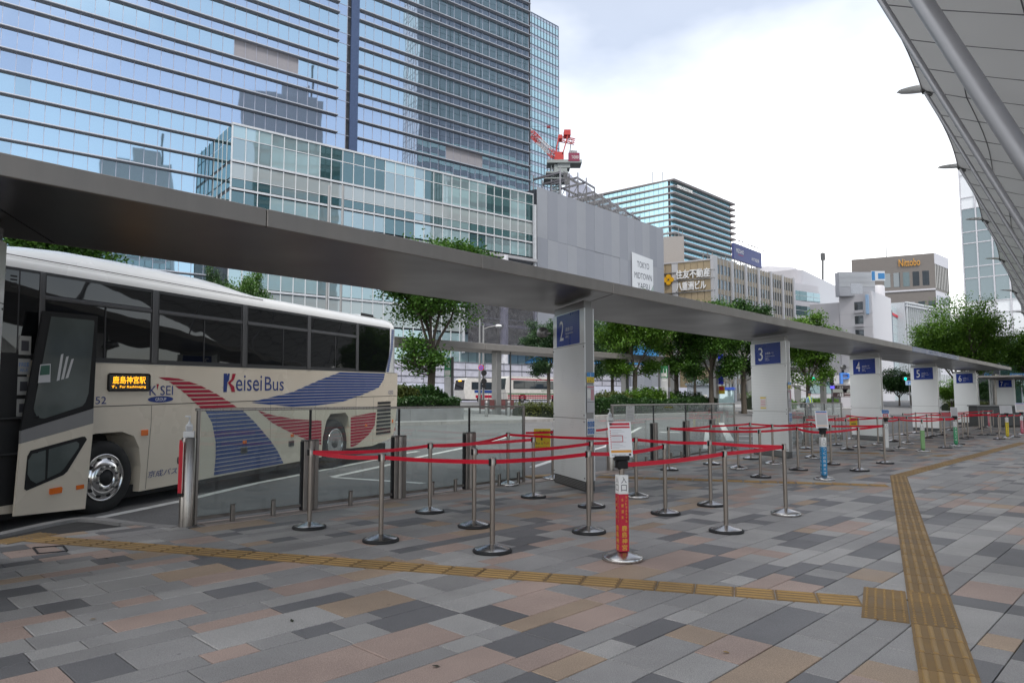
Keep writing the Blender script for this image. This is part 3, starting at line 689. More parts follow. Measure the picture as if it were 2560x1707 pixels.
S = [  # key, x, y, kind, words
 ('S1', 773, 1321.5, 'rim', 'leftmost belt post, black-rimmed base, belts leaving to two sides'), ('S2', 951.9, 1354.3, 'rim', 'second belt post from the left in the front row'),
 ('S3', 1074.3, 1282.3, 'rim', 'belt post standing behind the front row near the glass fence'), ('S4', 1185, 1318.3, 'rim', 'belt post just left of the nearest front post'),
 ('S5', 1230.6, 1381, 'rim', 'belt post nearest the camera in the front row'), ('S6', 1270, 1214.7, 'steel', 'plain steel belt post by the fence left of pylon two'),
 ('S7', 1333.6, 1245, 'rim', 'belt post standing before the yellow floor sign'), ('S8', 1479, 1268.9, 'rim', 'belt post half hidden behind another in front of pylon two'),
 ('S9', 1472.3, 1332.7, 'rim', 'large black-rimmed belt post in front of pylon two'), ('S11', 1591, 1245, 'steel', 'steel-based belt post behind the white notice board'),
 ('S12', 1664, 1286.4, 'rim', 'black-rimmed belt post ending the middle row right of the red sleeve'), ('S14', 1777.4, 1265.7, 'rim', 'black-rimmed belt post left of a nearer one, right of centre'),
 ('S16', 1815.7, 1331, 'rim', 'near black-rimmed belt post between the red sleeve and the steel corner post'), ('S21', 1965, 1288.6, 'steel', 'plain steel corner post where two red belts meet at right'),
 ('S6b', 1382, 1200, 'steel', 'belt post hidden at the left edge of pylon two'),
 ('S13', 1673, 1177, 'rim', 'leftmost belt post of the second queue by the middle fence'), ('S15', 1779, 1163, 'rim', 'second queue belt post standing close to the middle fence'),
 ('S17', 1846, 1173.8, 'steel', 'steel-based belt post left of pylon three'), ('S18', 1901.8, 1195, 'rim', 'black-rimmed belt post in front of pylon three'),
 ('S19', 1877, 1149.3, 'rim', 'belt post at the left foot of pylon three'), ('S22', 1933, 1162, 'steel', 'steel-based belt post before the white face of pylon three'),
 ('S23', 1995.8, 1177, 'rim', 'slightly leaning belt post before the grey edge of pylon three'), ('S24', 2031.6, 1147, 'steel', 'steel-based belt post just left of the blue sleeve post'),
 ('S26', 2078.4, 1163, 'rim', 'belt post directly right of the blue sleeve post'), ('S27', 2149, 1179, 'rim', 'black-rimmed belt post left of pylon four in the second queue'),
 ('S28', 2118, 1126, 'rim', 'belt post behind the second queue below the letter P sign'), ('S29', 2014.7, 1123.8, 'rim', 'belt post by the short fence right of pylon three'),
 ('S30', 2090, 1115, 'rim', 'small belt post at the right end of the short fence'), ('S31', 2128, 1100.5, 'rim', 'small far belt post left of pylon four'), ('S32', 2148, 1120.4, 'rim', 'belt post in line with the left edge of pylon four'),
 ('S33', 2212.7, 1160.4, 'rim', 'black-rimmed corner post in front of pylon four where belts meet'), ('S35', 2195.8, 1113.7, 'steel', 'steel-based post before the face of pylon four'),
 ('S36', 2250.5, 1122.6, 'steel', 'steel-based belt post between pylon four and the pale green sleeve'), ('S37', 2269.5, 1110.7, 'steel', 'taller looking steel-based belt post before pylon five'),
 ('S39', 2363, 1121.6, 'rim', 'belt post between the pale and the dark green sleeves')]
for k, u, v, kd_, lb in S: stand(k, u, v, lb, kd_)
FARS = [('S42', 2233.6, 1105.7), ('S43', 2259.5, 1089.8), ('S44', 2291, 1084.8), ('S45', 2319, 1096.8), ('S46', 2331, 1093), ('S48', 2351, 1083), ('S47', 2354, 1089.8), ('S63', 2377, 1078), ('S41', 2396, 1112.7),
        ('S49', 2407.8, 1098.8), ('S51', 2412.7, 1086.8), ('S50', 2420.7, 1095.8), ('S58', 2448.6, 1074.9), ('S52', 2455.5, 1090.4), ('S62', 2459, 1071), ('S53', 2478, 1088.8), ('S60', 2484, 1068.9), ('S54', 2498.3, 1100.3), ('S61', 2502, 1085.8), ('S56', 2537, 1094.4)]
ORD = ['first', 'second', 'third', 'fourth', 'fifth', 'sixth', 'seventh', 'eighth', 'ninth', 'tenth', 'eleventh', 'twelfth', 'thirteenth', 'fourteenth', 'fifteenth', 'sixteenth', 'seventeenth', 'eighteenth', 'nineteenth', 'twentieth']
for i, (k, u, v) in enumerate(sorted(FARS, key=lambda q: q[1])): stand(k, u, v, ORD[i] + ' from the left of the small far belt posts beyond pylon four', 'rim', 'far belt posts beyond pylon four')
# posts with a printed square sleeve, most carry a notice board
m_sred = mat('sleeve_red', (0.52, 0.012, 0.045), .3, coat=.3); m_sblue = mat('sleeve_blue', (0.01, 0.22, 0.46), .3, coat=.3); m_sgreen = mat('sleeve_green', (0.02, 0.30, 0.12), .3); m_slg = mat('sleeve_pale_green', (0.22, 0.42, 0.17), .35); m_syel = mat('sleeve_yellow', (0.78, 0.6, 0.01), .35); m_spink = mat('sleeve_pink', (0.55, 0.12, 0.17), .35)
m_letty = mat('letters_yellow', (0.75, 0.55, 0.06), .5); m_lettw = mat('letters_white', (0.8, 0.8, 0.78), .5); m_acr = mat('board_white', (0.74, 0.73, 0.74), .25, coat=.4, var=.03); m_org = mat('print_orange', (0.72, 0.32, 0.04), .5); m_gry = mat('print_grey', (0.45, 0.44, 0.45), .6)
def sleeve_post(key, u, v, label, msl, texts, board=None, mlet=None, rot=0.0, kind='steel', bw=.24, bh=.34):
    t = stand(key, u, v, label, kind, 'posts with printed sleeves')
    p = t.location; face = math.atan2(-p.x, p.y) * .5 + rot                     # turn the sleeve roughly to the open side
    Mz = Matrix.Rotation(face, 4, 'Z')
    h = .048; z0, z1, z2 = .085, .62, .80
    m = MB(M=Mz); m.cbox(-h, h, -h, h, z0, z1, .004); s = m.build('sleeve', msl, t)
    m = MB(M=Mz); m.cbox(-h, h, -h, h, z1 + .001, z2, .004); m.build('sleeve_top', m_white, t)
    mt = mlet or m_lettw
    for side in (0, 1):
        Ms = Mz @ Matrix.Rotation(-math.pi/2 * side, 4, 'Z')
        m = MB(M=Ms); vertical_text(m, '入口', (-.028, -h - .0015, z2 - .015), (1, 0, 0), (0, 0, 1), .056, .06, .015); m.build('lettering', m_ink, s)
        for (st, x0, zt, cw, ch, gp) in texts:
            m = MB(M=Ms); vertical_text(m, st, (x0, -h - .0015, zt), (1, 0, 0), (0, 0, 1), cw, ch, gp); m.build('lettering', mt, s)
    if board:
        m = MB(M=Mz); m.cbox(-.075, .075, -.03, .03, HT + .001, HT + .045, .006); m.cbox(-.05, .05, -.045, .045, .86, HT, .006); c = m.build('board_clamp', m_blk, t)
        m = MB(M=Mz @ Matrix.Translation((0, 0, HT + .03)) @ Matrix.Rotation(R(-8), 4, 'X')); m.cbox(-bw/2, bw/2, -.006, .006, 0, bh, .003); bd = m.build('notice_board', m_acr, t)
        ms = []; m = MB(M=Mz @ Matrix.Translation((0, 0, HT + .03)) @ Matrix.Rotation(R(-8), 4, 'X'))
        for q in board:
            if q[0] not in ms: ms.append(q[0])
            mi = ms.index(q[0])
            if isinstance(q[1], str): put_text(m, q[1], (-bw/2 + q[2]*bw, -.0085, q[3]*bh), (1, 0, 0), (0, 0, 1), q[4]*bw, q[5]*bh, mi)
            else: m.add([(-bw/2 + x*bw, -.0075, y*bh) for x, y in ((q[1], q[3]), (q[2], q[3]), (q[2], q[4]), (q[1], q[4]))], [(0,1,2,3)], mi)
        m.build('print', ms, bd)
    return t
BRD = [(m_inkr, .06, .94, .90, .97), (m_inkr, .06, .94, .82, .87), (m_ink, .06, .17, .90, .975), (m_org, .06, .94, .13, .2), (m_ink, 'お問い合わせ', .08, .05, .6, .035)] + [(m_gry, .12, .12 + .3 + .4 * ((k * 37) % 10) / 10, .25 + .042*k, .262 + .042*k) for k in range(13)] + \
      [(m_inkr, .06, .10, .25 + .06*k, .28 + .06*k) for k in range(9)] + [(m_inkr, .1, .6, .60, .615), (m_inkr, .1, .6, .43, .445), (m_inkr, .58, .61, .43, .615), (m_ink, .82, .92, .04, .1)]
BRD2 = [(m_pict, .06, .94, .90, .97), (m_inkr, .06, .94, .83, .86), (m_org, .06, .94, .14, .18), (m_pal, .1, .9, .22, .8), (m_gry, .1, .7, .06, .08)]
BRD3 = [(m_pict, .04, .96, .55, .97), (m_white, .1, .9, .76, .80), (m_white, .1, .8, .68, .71), (m_inkr, .15, .85, .12, .5), (m_acr, .25, .75, .12, .4), (m_inkr, .38, .46, .12, .35), (m_org, .04, .96, .03, .09)]
sleeve_post('S10', 1556.8, 1401, 'belt post in a red printed sleeve holding a white notice board', m_sred, [('鹿島神宮', -.027, .33, .054, .052, .008), ('水郷潮来', -.03, .585, .024, .03, .025), ('セントラルホテル', .012, .605, .02, .022, .01)], BRD, m_letty, rot=.35)
sleeve_post('S25', 2060.5, 1201, 'belt post in a bright blue printed sleeve with a notice board', m_sblue, [('つくば筑波大学', -.026, .60, .052, .05, .024)], BRD2, m_lettw, rot=.2)
sleeve_post('S34', 2217.7, 1128.6, 'post with a small red arrow board before pylon four', m_white, [], BRD3, kind='rim', bw=.21, bh=.25)
sleeve_post('S38', 2308, 1130.6, 'belt post in a pale green sleeve', m_slg, [])
sleeve_post('S40', 2390, 1116.7, 'belt post in a dark green printed sleeve', m_sgreen, [('東京つくば', -.026, .60, .052, .06, .03)], [(m_gry, .05, .95, .05, .95)], bw=.2, bh=.3)
sleeve_post('S55', 2519, 1096.4, 'belt post in a yellow printed sleeve with a blank board', m_syel, [('勝田東海水戸駅', -.028, .61, .056, .055, .017)], [(m_pal, .03, .97, .05, .95)], m_ink, bw=.42, bh=.3)
sleeve_post('S57', 2556, 1088.8, 'belt post in a pink sleeve cut off by the right edge', m_spink, [('常磐高速', -.026, .60, .052, .06, .03)], BRD2, bw=.4, bh=.4)
sleeve_post('S59', 2473.4, 1069, 'small belt post in a pink sleeve near pylon six', m_spink, [('中央高速', -.026, .60, .052, .06, .03)])
for a, b in (('S1','S2'),('S1','S3'),('S2','S5'),('S3','S6'),('S5','S9'),('S4','S8'),('S3','S7'),('S9','S12'),('S8','S11'),('S6','S11'),('S10','S16'),('S16','S21'),('S11','S14'),('S14','S21'),
             ('S13','S15'),('S15','S19'),('S13','S18'),('S18','S23'),('S23','S25'),('S17','S22'),('S22','S24'),('S19','S26'),('S25','S27'),('S26','S33'),('S27','S33'),('S24','S26'),
             ('S29','S28'),('S29','S30'),('S30','S31'),('S28','S32'),('S32','S35'),('S31','S35'),('S34','S36'),('S36','S38'),('S35','S37'),('S37','S40'),('S38','S39'),('S39','S40'),('S42','S45'),('S45','S49'),('S43','S44'),('S44','S48'),('S46','S47'),
             ('S48','S58'),('S47','S51'),('S49','S52'),('S50','S53'),('S41','S49'),('S52','S54'),('S54','S55'),('S53','S61'),('S55','S56'),('S56','S57'),('S58','S62'),('S62','S60'),('S51','S52')): belt(a, b)
# hand sanitiser bottles in trays on the round fence posts, hanging strap
m_bot = mat('white_plastic', (0.75, 0.76, 0.77), .35, var=.03)
def sanitiser(p, lb):
    t = thing('sanitiser_bottle', lb, 'bottle', p, .3, 'hand sanitiser bottles')
    m = MB(); m.cbox(-.06, .06, -.05, .05, 0, .075, .004); m.build('tray', m_white, t)
    m = MB(); m.cbox(-.04, .04, -.032, .032, .076, .16, .014); m.lathe([(.03, .16), (.016, .175), (.016, .19)], 12); m.build('body', m_bot, t)
    m = MB(); m.lathe([(.009, .19), (.009, .235), (.014, .236), (.014, .25)], 10); m.cbox(-.05, .012, -.009, .009, .245, .262, .004); m.build('pump', m_bot, t)
    m = MB(); m.box(-.028, .028, -.0335, -.0325, .085, .135); m.build('sticker', m_pal, t)
fdir = (fB - fA).normalized()
sanitiser(fA - fdir * .07 + Vector((0, 0, 1.06)), 'white pump bottle of sanitiser on the post beside the coach')
sanitiser(f2A - (f2B - f2A).normalized() * .07 + Vector((0, 0, 1.06)), 'white pump bottle of sanitiser on the post right of pylon two')
p = fA - fdir * .07
m = MB(); 
m.box(-.004, .0, -.026, .026, .40, 1.0); m.add([(-.003, -.026, 1.0), (-.003, .026, 1.0), (-.001, .026, 1.035), (-.001, .0, 1.035)], [(0, 1, 2, 3)]); 
o = m.build('belt_strap', m_belt); o.location = p - PU * .105 - PV * .04; o.rotation_euler = (0, 0, math.pi/2 - PA + .5)
tag(o, 'red belt strap hanging down the round fence post by the coach', 'strap')
m = MB(); m.cbox(-.008, .004, -.03, .03, .36, .405, .003); q = m.build('end_clip', m_blk, o)
# red belts closing the gaps beside pylon two
def fixed_belt(a, b, lb):
    o = belt(None, None, a=a, b=b, z=.9); tag(o, lb, 'belt', 'belts closing the kerb gaps')
fixed_belt(fB, gnd(1388, 1199), 'red belt closing the gap between fence end and pylon two')
fixed_belt(gnd(1490, 1190), f2A - (f2B - f2A).normalized() * .1, 'red belt from pylon two to the sanitiser post')
fixed_belt(f3B + Vector((.2, .1, 0)), gnd(2140, 1092), 'red belt closing the gap left of pylon four')
# yellow floor sign hanging on the belt beside pylon two
ys = gnd(1350, 1195)
notice(Vector((ys.x - .12, ys.y - .05, .55)), (1, .15, 0), (0, 0, 1), .33, .40, 'yellow warning sign on the belt left of pylon two', [(m_ink, 'ご乗車は', .1, .78, .8, .13), (m_ink, '1', .42, .45, .1, .25), (m_ink, 'Bus is', .12, .25, .42, .13), (m_inkr, 'Full', .6, .25, .3, .13), (m_ink, 'お待ちください', .1, .07, .8, .1)], name='warning_sign', m=m_yel, cat='sign')
ys = gnd(2133, 1110)
notice(Vector((ys.x - .12, ys.y - .05, .58)), (1, .15, 0), (0, 0, 1), .30, .32, 'small yellow warning sign on the belt left of pylon four', [(m_inkr, .1, .9, .75, .95), (m_ink, .2, .8, .3, .4)], name='warning_sign', m=m_yel, cat='sign')
# ============================================================ THE COACH AT THE STOP
bf = gnd(255, 1287, -.12); br = gnd(841, 1167, 0.0)
bx = (br - bf).normalized(); bn = Vector((bx.y, -bx.x, 0)).normalized(); bz = bn.cross(bx) * -1
if bz.z < 0: bz = -bz
BM = Matrix(((bx.x, -bn.x, bz.x, bf.x), (bx.y, -bn.y, bz.y, bf.y), (bx.z, -bn.z, bz.z, bf.z), (0, 0, 0, 1)))
def bside(u, v, off=0.0):
    """local (x, z) on the coach's side, off metres outside it"""
    d = Vector(ray(u, v)); o = Vector((0, 0, EYE)); q = bf + bn * off
    t = (q - o).dot(bn) / d.dot(bn); P = o + d * t - bf
    return (P.dot(bx), P.dot(bz))
m_cream = mat('coach_cream', (0.665, 0.59, 0.485), 0.28, coat=0.35, var=0.03, scale=0.6, wear=.035)
m_roof = mat('coach_roof_white', (0.72, 0.72, 0.71), 0.25, coat=0.5, var=0.04, scale=0.7)
def bus_glass():
    m = bpy.data.materials.new('coach_glass'); m.use_nodes = True; t = m.node_tree; b = t.nodes['Principled BSDF']; l = t.links.new
    b.inputs['Base Color'].default_value = (0.006, 0.007, 0.008, 1); b.inputs['Roughness'].default_value = 0.02; b.inputs['IOR'].default_value = 1.62
    ge = N(t, 'ShaderNodeNewGeometry'); nb = N(t, 'ShaderNodeTexNoise'); nb.inputs['Scale'].default_value = 1.6; nb.inputs['Detail'].default_value = 1.0; l(ge.outputs['Position'], nb.inputs['Vector'])
    bp = N(t, 'ShaderNodeBump'); bp.inputs['Distance'].default_value = 0.006; bp.inputs['Strength'].default_value = .6; l(nb.outputs['Fac'], bp.inputs['Height']); l(bp.outputs[0], b.inputs['Normal']); return m
m_bgl = bus_glass()
m_bfr = mat('coach_window_frame', (0.045, 0.046, 0.05), 0.35, metal=.3, var=.05)
m_bpl = mat('coach_pillar', (0.10, 0.10, 0.105), 0.35, metal=.5, var=.05)
m_bgr = mat('coach_grey_stripe', (0.21, 0.205, 0.205), 0.35, coat=.3, var=.05)
m_lred = mat('livery_red', (0.36, 0.012, 0.04), 0.4, spec=.3, var=.06); m_lblu = mat('livery_blue', (0.022, 0.062, 0.235), 0.4, spec=.3, var=.06)
m_amb = mat('amber_lens', (0.75, 0.16, 0.02), 0.2, coat=.5); m_seam = mat('panel_seam', (0.06, 0.055, 0.05), .7)
m_tyre = mat('tyre', (0.018, 0.018, 0.018), 0.85, var=.25, scale=6); m_rim = mat('polished_rim', (0.70, 0.69, 0.68), 0.16, metal=1.0, var=.06)
coach = thing('coach', 'cream motor coach with red and blue striped livery at the stop', 'coach'); coach.matrix_world = BM
XF, XR, WB = -2.35, 9.24, 2.49
fa = [(-.66, .24), (-.67, .62), (-.58, .95), (-.40, 1.11), (-.15, 1.16), (.31, 1.16), (.53, 1.08), (.63, .90), (.67, .62), (.65, .24)]
ra_ = [(5.62, .28), (5.66, .7), (5.80, 1.06), (5.96, 1.20), (6.59, 1.21), (6.74, 1.10), (6.80, .85), (6.82, .37)]
low = [(XF, .32), (-1.3, .25)] + fa + [(1.6, .25), (4.0, .27)] + ra_ + [(7.87, .34), (8.9, .46), (9.06, .60), (9.2, 1.2), (XR, 1.7), (XR, 2.16), (XF, 2.16)]
m = MB(); m.prism(low[::-1], 0, WB, 'y', 0, caps=False); n_ = len(low)
# sides: fan pieces between the arches keep the panels clean
def capside(y, flip):
    f = tuple(range(n_)); m.add([(p[0], y, p[1]) for p in low], [f if not flip else f[::-1]], 0)
capside(0, True); capside(WB, False)
m.build('body', m_cream, coach)
# wheel houses, dark liners
for (pts, nm) in ((fa, 'f'), (ra_, 'r')):
    q = MB(); x0, x1 = pts[0][0] + .02, pts[-1][0] - .02; q.box(x0 - .05, x1 + .05, .55, WB - .55, .3, 1.15); q.build('wheel_house', m_dark, coach)
q = MB(); q.box(XF + .2, 8.8, .12, WB - .12, .16, .34); q.build('underbody', m_dark, coach)
# upper shell
prof = [(0, 2.161), (0, 3.34), (.015, 3.42), (.06, 3.49), (.14, 3.545), (.3, 3.585), (.7, 3.605), (1.245, 3.61)]
prof = prof + [(WB - y, z) for y, z in prof[-2::-1]]
def shell(mb, stations, prof, mi=0):
    vs = []; n = len(prof)
    for (x, ins, dz) in stations:
        for y, z in prof:
            yy = y + (ins if y < WB/2 else -ins) if abs(y - WB/2) > .01 else y
            vs.append((x, yy, z + dz * max(0, (z - 2.2) / 1.4)))
    mb.add(vs, [(i*n+k, i*n+k+1, (i+1)*n+k+1, (i+1)*n+k) for i in range(len(stations)-1) for k in range(n-1)], mi, True)
    mb.add(vs[:n], [tuple(range(n))], mi); mb.add(vs[-n:], [tuple(range(n-1, -1, -1))], mi)
m = MB(); shell(m, [(XF, .03, -.12), (XF + .15, 0, -.02), (8.75, 0, 0), (9.0, .0, -.01), (9.12, .03, -.05), (9.2, .10, -.13)], prof); m.build('upper_shell', m_roof, coach)
# roof fairing
m = MB(); vs = []; cs = [(.075, -.02), (.10, .10), (.18, .42), (.34, .72), (.6, .92), (.9, .99), (1.245, 1.0)]; cs = cs + [(WB - y, f) for y, f in cs[-2::-1]]; stn = [(-1.75, .02), (-1.35, .17), (-.9, .26), (-.3, .33), (.5, .35), (1.4, .35), (2.1, .335), (2.6, .29), (3.0, .21), (3.4, .11), (3.75, .01)]
for x, h in stn:
    for y, f in cs: vs.append((x, y, 3.505 + (.05 + h * .72) * max(0, f) * (1 if f > 0 else 0) - (.0 if f > 0 else .03)))
n = len(cs); m.add(vs, [(i*n+k, i*n+k+1, (i+1)*n+k+1, (i+1)*n+k) for i in range(len(stn)-1) for k in range(n-1)], 0, True); fairing = m.build('roof_fairing', m_roof, coach)
m = MB(); m.tube([(x, .052, 3.492) for x in (-1.5, 0, 1.5, 3.6)], .006, 6); m.build('fairing_seam', m_seam, fairing)
m = MB(); shell(m, [(7.7, .35, .0), (8.1, .3, .06), (8.6, .28, .09), (8.95, .3, .04), (9.1, .4, -.1)], [(y, z + .02) for y, z in prof if z > 3.5]); m.build('rear_vent_hood', m_roof, coach)
m = MB(); m.box(7.9, 8.5, .33, .36, 3.60, 3.665); m.build('vent_slot', m_dark, coach)
# windows
Y1 = -.004
wins = [(-1.0, .80, -.05), (.94, 2.92, 1.95), (3.08, 5.02, 4.17), (5.14, 7.05, 6.12)]
m = MB(); m.prism([(XF + .02, 2.165), (8.56, 2.165), (8.74, 2.55), (8.80, 2.85), (8.80, 3.33), (XF + .02, 3.33)], Y1, .01, 'y'); wband = m.build('window_band', m_bfr, coach)
for a, b, dv in wins:
    for (x0, x1, z0, z1) in ((a + .02, b - .02, 3.035, 3.285), (a + .02, dv - .012, 2.235, 2.955), (dv + .012, b - .02, 2.235, 2.955)):
        q = MB(); q.add([(x0, Y1 - .002, z0), (x1, Y1 - .002, z0), (x1, Y1 - .002, z1), (x0, Y1 - .002, z1)], [(0, 1, 2, 3)]); q.build('window_pane', m_bgl, coach)
    q = MB(); q.cbox(a, b, Y1 - .02, Y1 - .001, 2.965, 3.015, .005); q.build('window_rail', m_bpl, coach)
    q = MB(); q.box(dv - .010, dv + .010, Y1 - .012, Y1 - .001, 2.235, 2.96); q.build('sash_bar', m_bfr, coach)
q = MB(); q.add([(7.15, Y1 - .002, 2.19), (8.52, Y1 - .002, 2.19), (8.72, Y1 - .002, 2.6), (8.775, Y1 - .002, 2.9), (8.76, Y1 - .002, 3.29), (7.15, Y1 - .002, 3.29)], [(0, 1, 2, 3, 4, 5)]); q.build('window_pane', m_bgl, coach)
for x in (.87, 3.0, 5.08, 7.1):
    q = MB(); q.cbox(x - .055, x + .055, Y1 - .016, Y1 - .001, 2.18, 3.32, .006); q.build('pillar', m_bpl, coach)
q = MB(); q.cbox(-1.075, -1.0, Y1 - .016, Y1 - .001, 2.18, 3.32, .006); q.build('pillar', m_bpl, coach)
q = MB(); q.add([(XF + .05, Y1 - .002, 2.25), (-1.36, Y1 - .002, 2.25), (-1.36, Y1 - .002, 3.29), (XF + .05, Y1 - .002, 3.29)], [(0, 1, 2, 3)]); q.build('window_pane', m_bgl, coach)
q = MB(); q.add([(-1.34, Y1 - .002, 2.25), (-1.08, Y1 - .002, 2.25), (-1.08, Y1 - .002, 3.29), (-1.34, Y1 - .002, 3.29)], [(0, 1, 2, 3)]); q.build('window_pane', m_bgl, coach)
for k in range(4):
    q = MB(); q.cbox(-1.47, -1.385, Y1 - .006, Y1 - .0025, 3.07 + .045*k, 3.09 + .045*k, .001); q.build('air_slot', m_dark, coach)
# open doorway
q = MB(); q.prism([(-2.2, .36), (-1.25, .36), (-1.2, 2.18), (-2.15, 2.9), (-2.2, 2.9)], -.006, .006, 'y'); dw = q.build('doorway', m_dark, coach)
for k, (z0, h_) in enumerate(((2.23, .24), (1.98, .2), (1.72, .23), (1.45, .22))):
    q = MB(); q.box(-1.33, -1.17, -.012, -.0066, z0, z0 + h_); s_ = q.build('sticker', mat('sticker_paper', (.34, .34, .33), .6), coach)
    q = MB()
    if k == 1: put_text(q, 'FREE', (-1.32, -.0135, z0 + .1), (1, 0, 0), (0, 0, 1), .13, .05); put_text(q, 'Wi-Fi', (-1.31, -.0135, z0 + .03), (1, 0, 0), (0, 0, 1), .11, .045)
    else: q.box(-1.30, -1.2, -.0135, -.0121, z0 + .05, z0 + h_ - .06)
    q.build('print', m_pict if k == 1 else m_ink, s_)
for z in (1.42, .98): q = MB(); q.tube([(-1.7, -.02, z), (-1.15, -.16, z + .02)], .018, 8); q.build('door_arm', m_blk, coach)
# the opened door leaf stands off the side, in front of the wheel arch
OFF = .16
def leaf(pts, y0, y1, nm, mm, par): 
    q = MB(); L_ = [bside(u, v, OFF) for u, v in pts]
    a = sum(L_[i][0]*L_[(i+1) % len(L_)][1] - L_[(i+1) % len(L_)][0]*L_[i][1] for i in range(len(L_)))
    q.prism(L_ if a > 0 else L_[::-1], y1, y0, 'y'); return q.build(nm, mm, par)
door = leaf([(51, 1109), (233, 1058), (231, 1091), (223, 1171), (213, 1271), (35, 1290)], -OFF, -OFF + .03, 'door_leaf', m_cream, coach)
leaf([(52, 1077), (234, 1021), (233, 1057.5), (51, 1108.5)], -OFF - .001, -OFF + .029, 'grey_stripe', m_bgr, door)
leaf([(108, 777), (245, 790), (234, 1020.5), (52, 1076.5)], -OFF, -OFF + .028, 'door_frame', m_blk, door)
m_dgl = mat('door_glass', (0.085, 0.10, 0.097), 0.08, coat=.2, var=.35, scale=1.2)
leaf([(128, 791), (234, 801), (236, 806), (221, 982), (213, 1005), (205, 1015), (110, 1046), (95, 1044), (86, 1030), (84, 1020)], -OFF - .004, -OFF - .001, 'door_glass', m_dgl, door)
leaf([(76, 1126), (205, 1091), (212, 1091), (217, 1098), (168, 1178), (158, 1187), (66, 1226), (60, 1222), (68, 1140)], -OFF - .004, -OFF - .001, 'lower_window_frame', m_blk, door)
leaf([(80, 1134), (190, 1103), (197, 1108), (196, 1118), (160, 1170), (150, 1180), (90, 1208), (76, 1200), (68, 1185), (70, 1150)], -OFF - .006, -OFF - .0045, 'lower_window', m_dgl, door)
leaf([(114, 1123), (121, 1121), (117, 1195), (112, 1198)], -OFF - .0085, -OFF - .0065, 'handle_bar', m_blk, door)
leaf([(123, 1221), (151, 1216), (154, 1219), (152, 1231), (124, 1236), (122, 1232)], -OFF - .02, -OFF - .001, 'marker_lamp', m_amb, door)
leaf([(190, 1213), (209.5, 1210), (209.5, 1220), (190, 1224)], -OFF - .006, -OFF - .001, 'reflector', m_amb, door)
for k in range(3):                                                  # printed stickers seen in the door glass
    leaf([(152 + 13*k, 886 + 6*k), (158 + 13*k, 884 + 6*k), (148 + 11*k, 950 - 3*k), (141 + 11*k, 952 - 3*k)], -OFF - .006, -OFF - .0042, 'sticker', m_pal, door)
leaf([(100, 911), (126, 909), (125, 955), (94, 957)], -OFF - .006, -OFF - .0042, 'sticker', m_pal, door)
lg = leaf([(101.5, 914), (124, 912), (123, 936), (98, 938)], -OFF - .007, -OFF - .0061, 'sticker', mat('sticker_green', (0.03, 0.10, 0.07), .4), door)
# wheels
def coach_wheel(x, z, y, r, nm, front):
    w_ = MB(M=Matrix.Translation((x, y, z)) @ Matrix.Rotation(R(90), 4, 'X'))         # lathe axis -> -y outward
    w_.lathe([(.30, -.05), (.31, .02), (.40, .035), (.47, .03), (r - .015, .0), (r, -.03), (r, -.22), (r - .03, -.25), (.3, -.26)], 36, caps=False); ty = w_.build('tyre', m_tyre, coach)
    q = MB(M=Matrix.Translation((x, y, z)) @ Matrix.Rotation(R(90), 4, 'X'))
    if front: q.lathe([(.335, .02), (.335, .035), (.315, .036), (.305, .01), (.29, .0), (.24, .055), (.225, .075), (.16, .085), (.12, .088), (.118, .07), (.09, .07)], 36)
    else: q.lathe([(.325, .01), (.325, .03), (.305, .031), (.295, -.05), (.27, -.12), (.2, -.15), (.19, -.06), (.13, -.04), (.11, .0), (.06, .005)], 36)
    rm = q.build('rim', m_rim, ty)
    if front:
        for k in range(10):
            a = 2 * math.pi * k / 10; q = MB(M=Matrix.Translation((x + .262*math.cos(a), y - .034, z + .262*math.sin(a))) @ Matrix.Rotation(R(90), 4, 'X')); q.lathe([(.03, -.01), (.03, .004), (.02, .005)], 10); q.build('rim_hole', m_dark, rm)
            q = MB(M=Matrix.Translation((x + .168*math.cos(a+.3), y - .085, z + .168*math.sin(a+.3))) @ Matrix.Rotation(R(90), 4, 'X')); q.lathe([(.021, -.01), (.02, .02), (.012, .026)], 6); q.build('wheel_nut', m_gmetd, rm)
        q = MB(M=Matrix.Translation((x, y, z)) @ Matrix.Rotation(R(90), 4, 'X')); q.lathe([(.117, .06), (.117, .074), (.06, .085), (.045, .10), (.02, .104)], 20); q.build('hub', m_dark, rm)
    else:
        q = MB(M=Matrix.Translation((x, y, z)) @ Matrix.Rotation(R(90), 4, 'X')); q.lathe([(.11, -.01), (.1, .03), (.03, .05)], 16); q.build('hub', m_gmetd, rm)
coach_wheel(.03, .525, .045, .525, 'front', True); coach_wheel(6.22, .535, .05, .535, 'rear', False)
coach_wheel(.03, .525, WB - .28, .525, 'front', False); coach_wheel(6.22, .535, WB - .28, .535, 'rear', False)
# seams
def line2(pts, w=.008):
    q = MB()
    for a, b in zip(pts, pts[1:]):
        d = Vector((b[0]-a[0], 0, b[1]-a[1])).normalized(); nn = Vector((-d.z, 0, d.x)) * w/2
        q.add([(a[0]-nn.x, -.002, a[1]-nn.z), (b[0]-nn.x, -.002, b[1]-nn.z), (b[0]+nn.x, -.002, b[1]+nn.z), (a[0]+nn.x, -.002, a[1]+nn.z)], [(0,1,2,3)])
    q.build('panel_seam', m_seam, coach)
line2([(-.2, 1.54), (9.18, 1.56)], .012)
for p_ in ([(.85, 1.53), (.85, 1.28), (.77, .26)], [(2.31, 1.53), (2.31, .28)], [(3.81, 1.54), (3.81, .3)], [(5.36, 1.54), (5.36, .3)], [(7.08, 1.54), (7.05, .4)], [(7.93, 1.54), (7.9, .36)]): line2(p_)
line2([(8.62, 2.16), (9.2, 2.16)], .006)
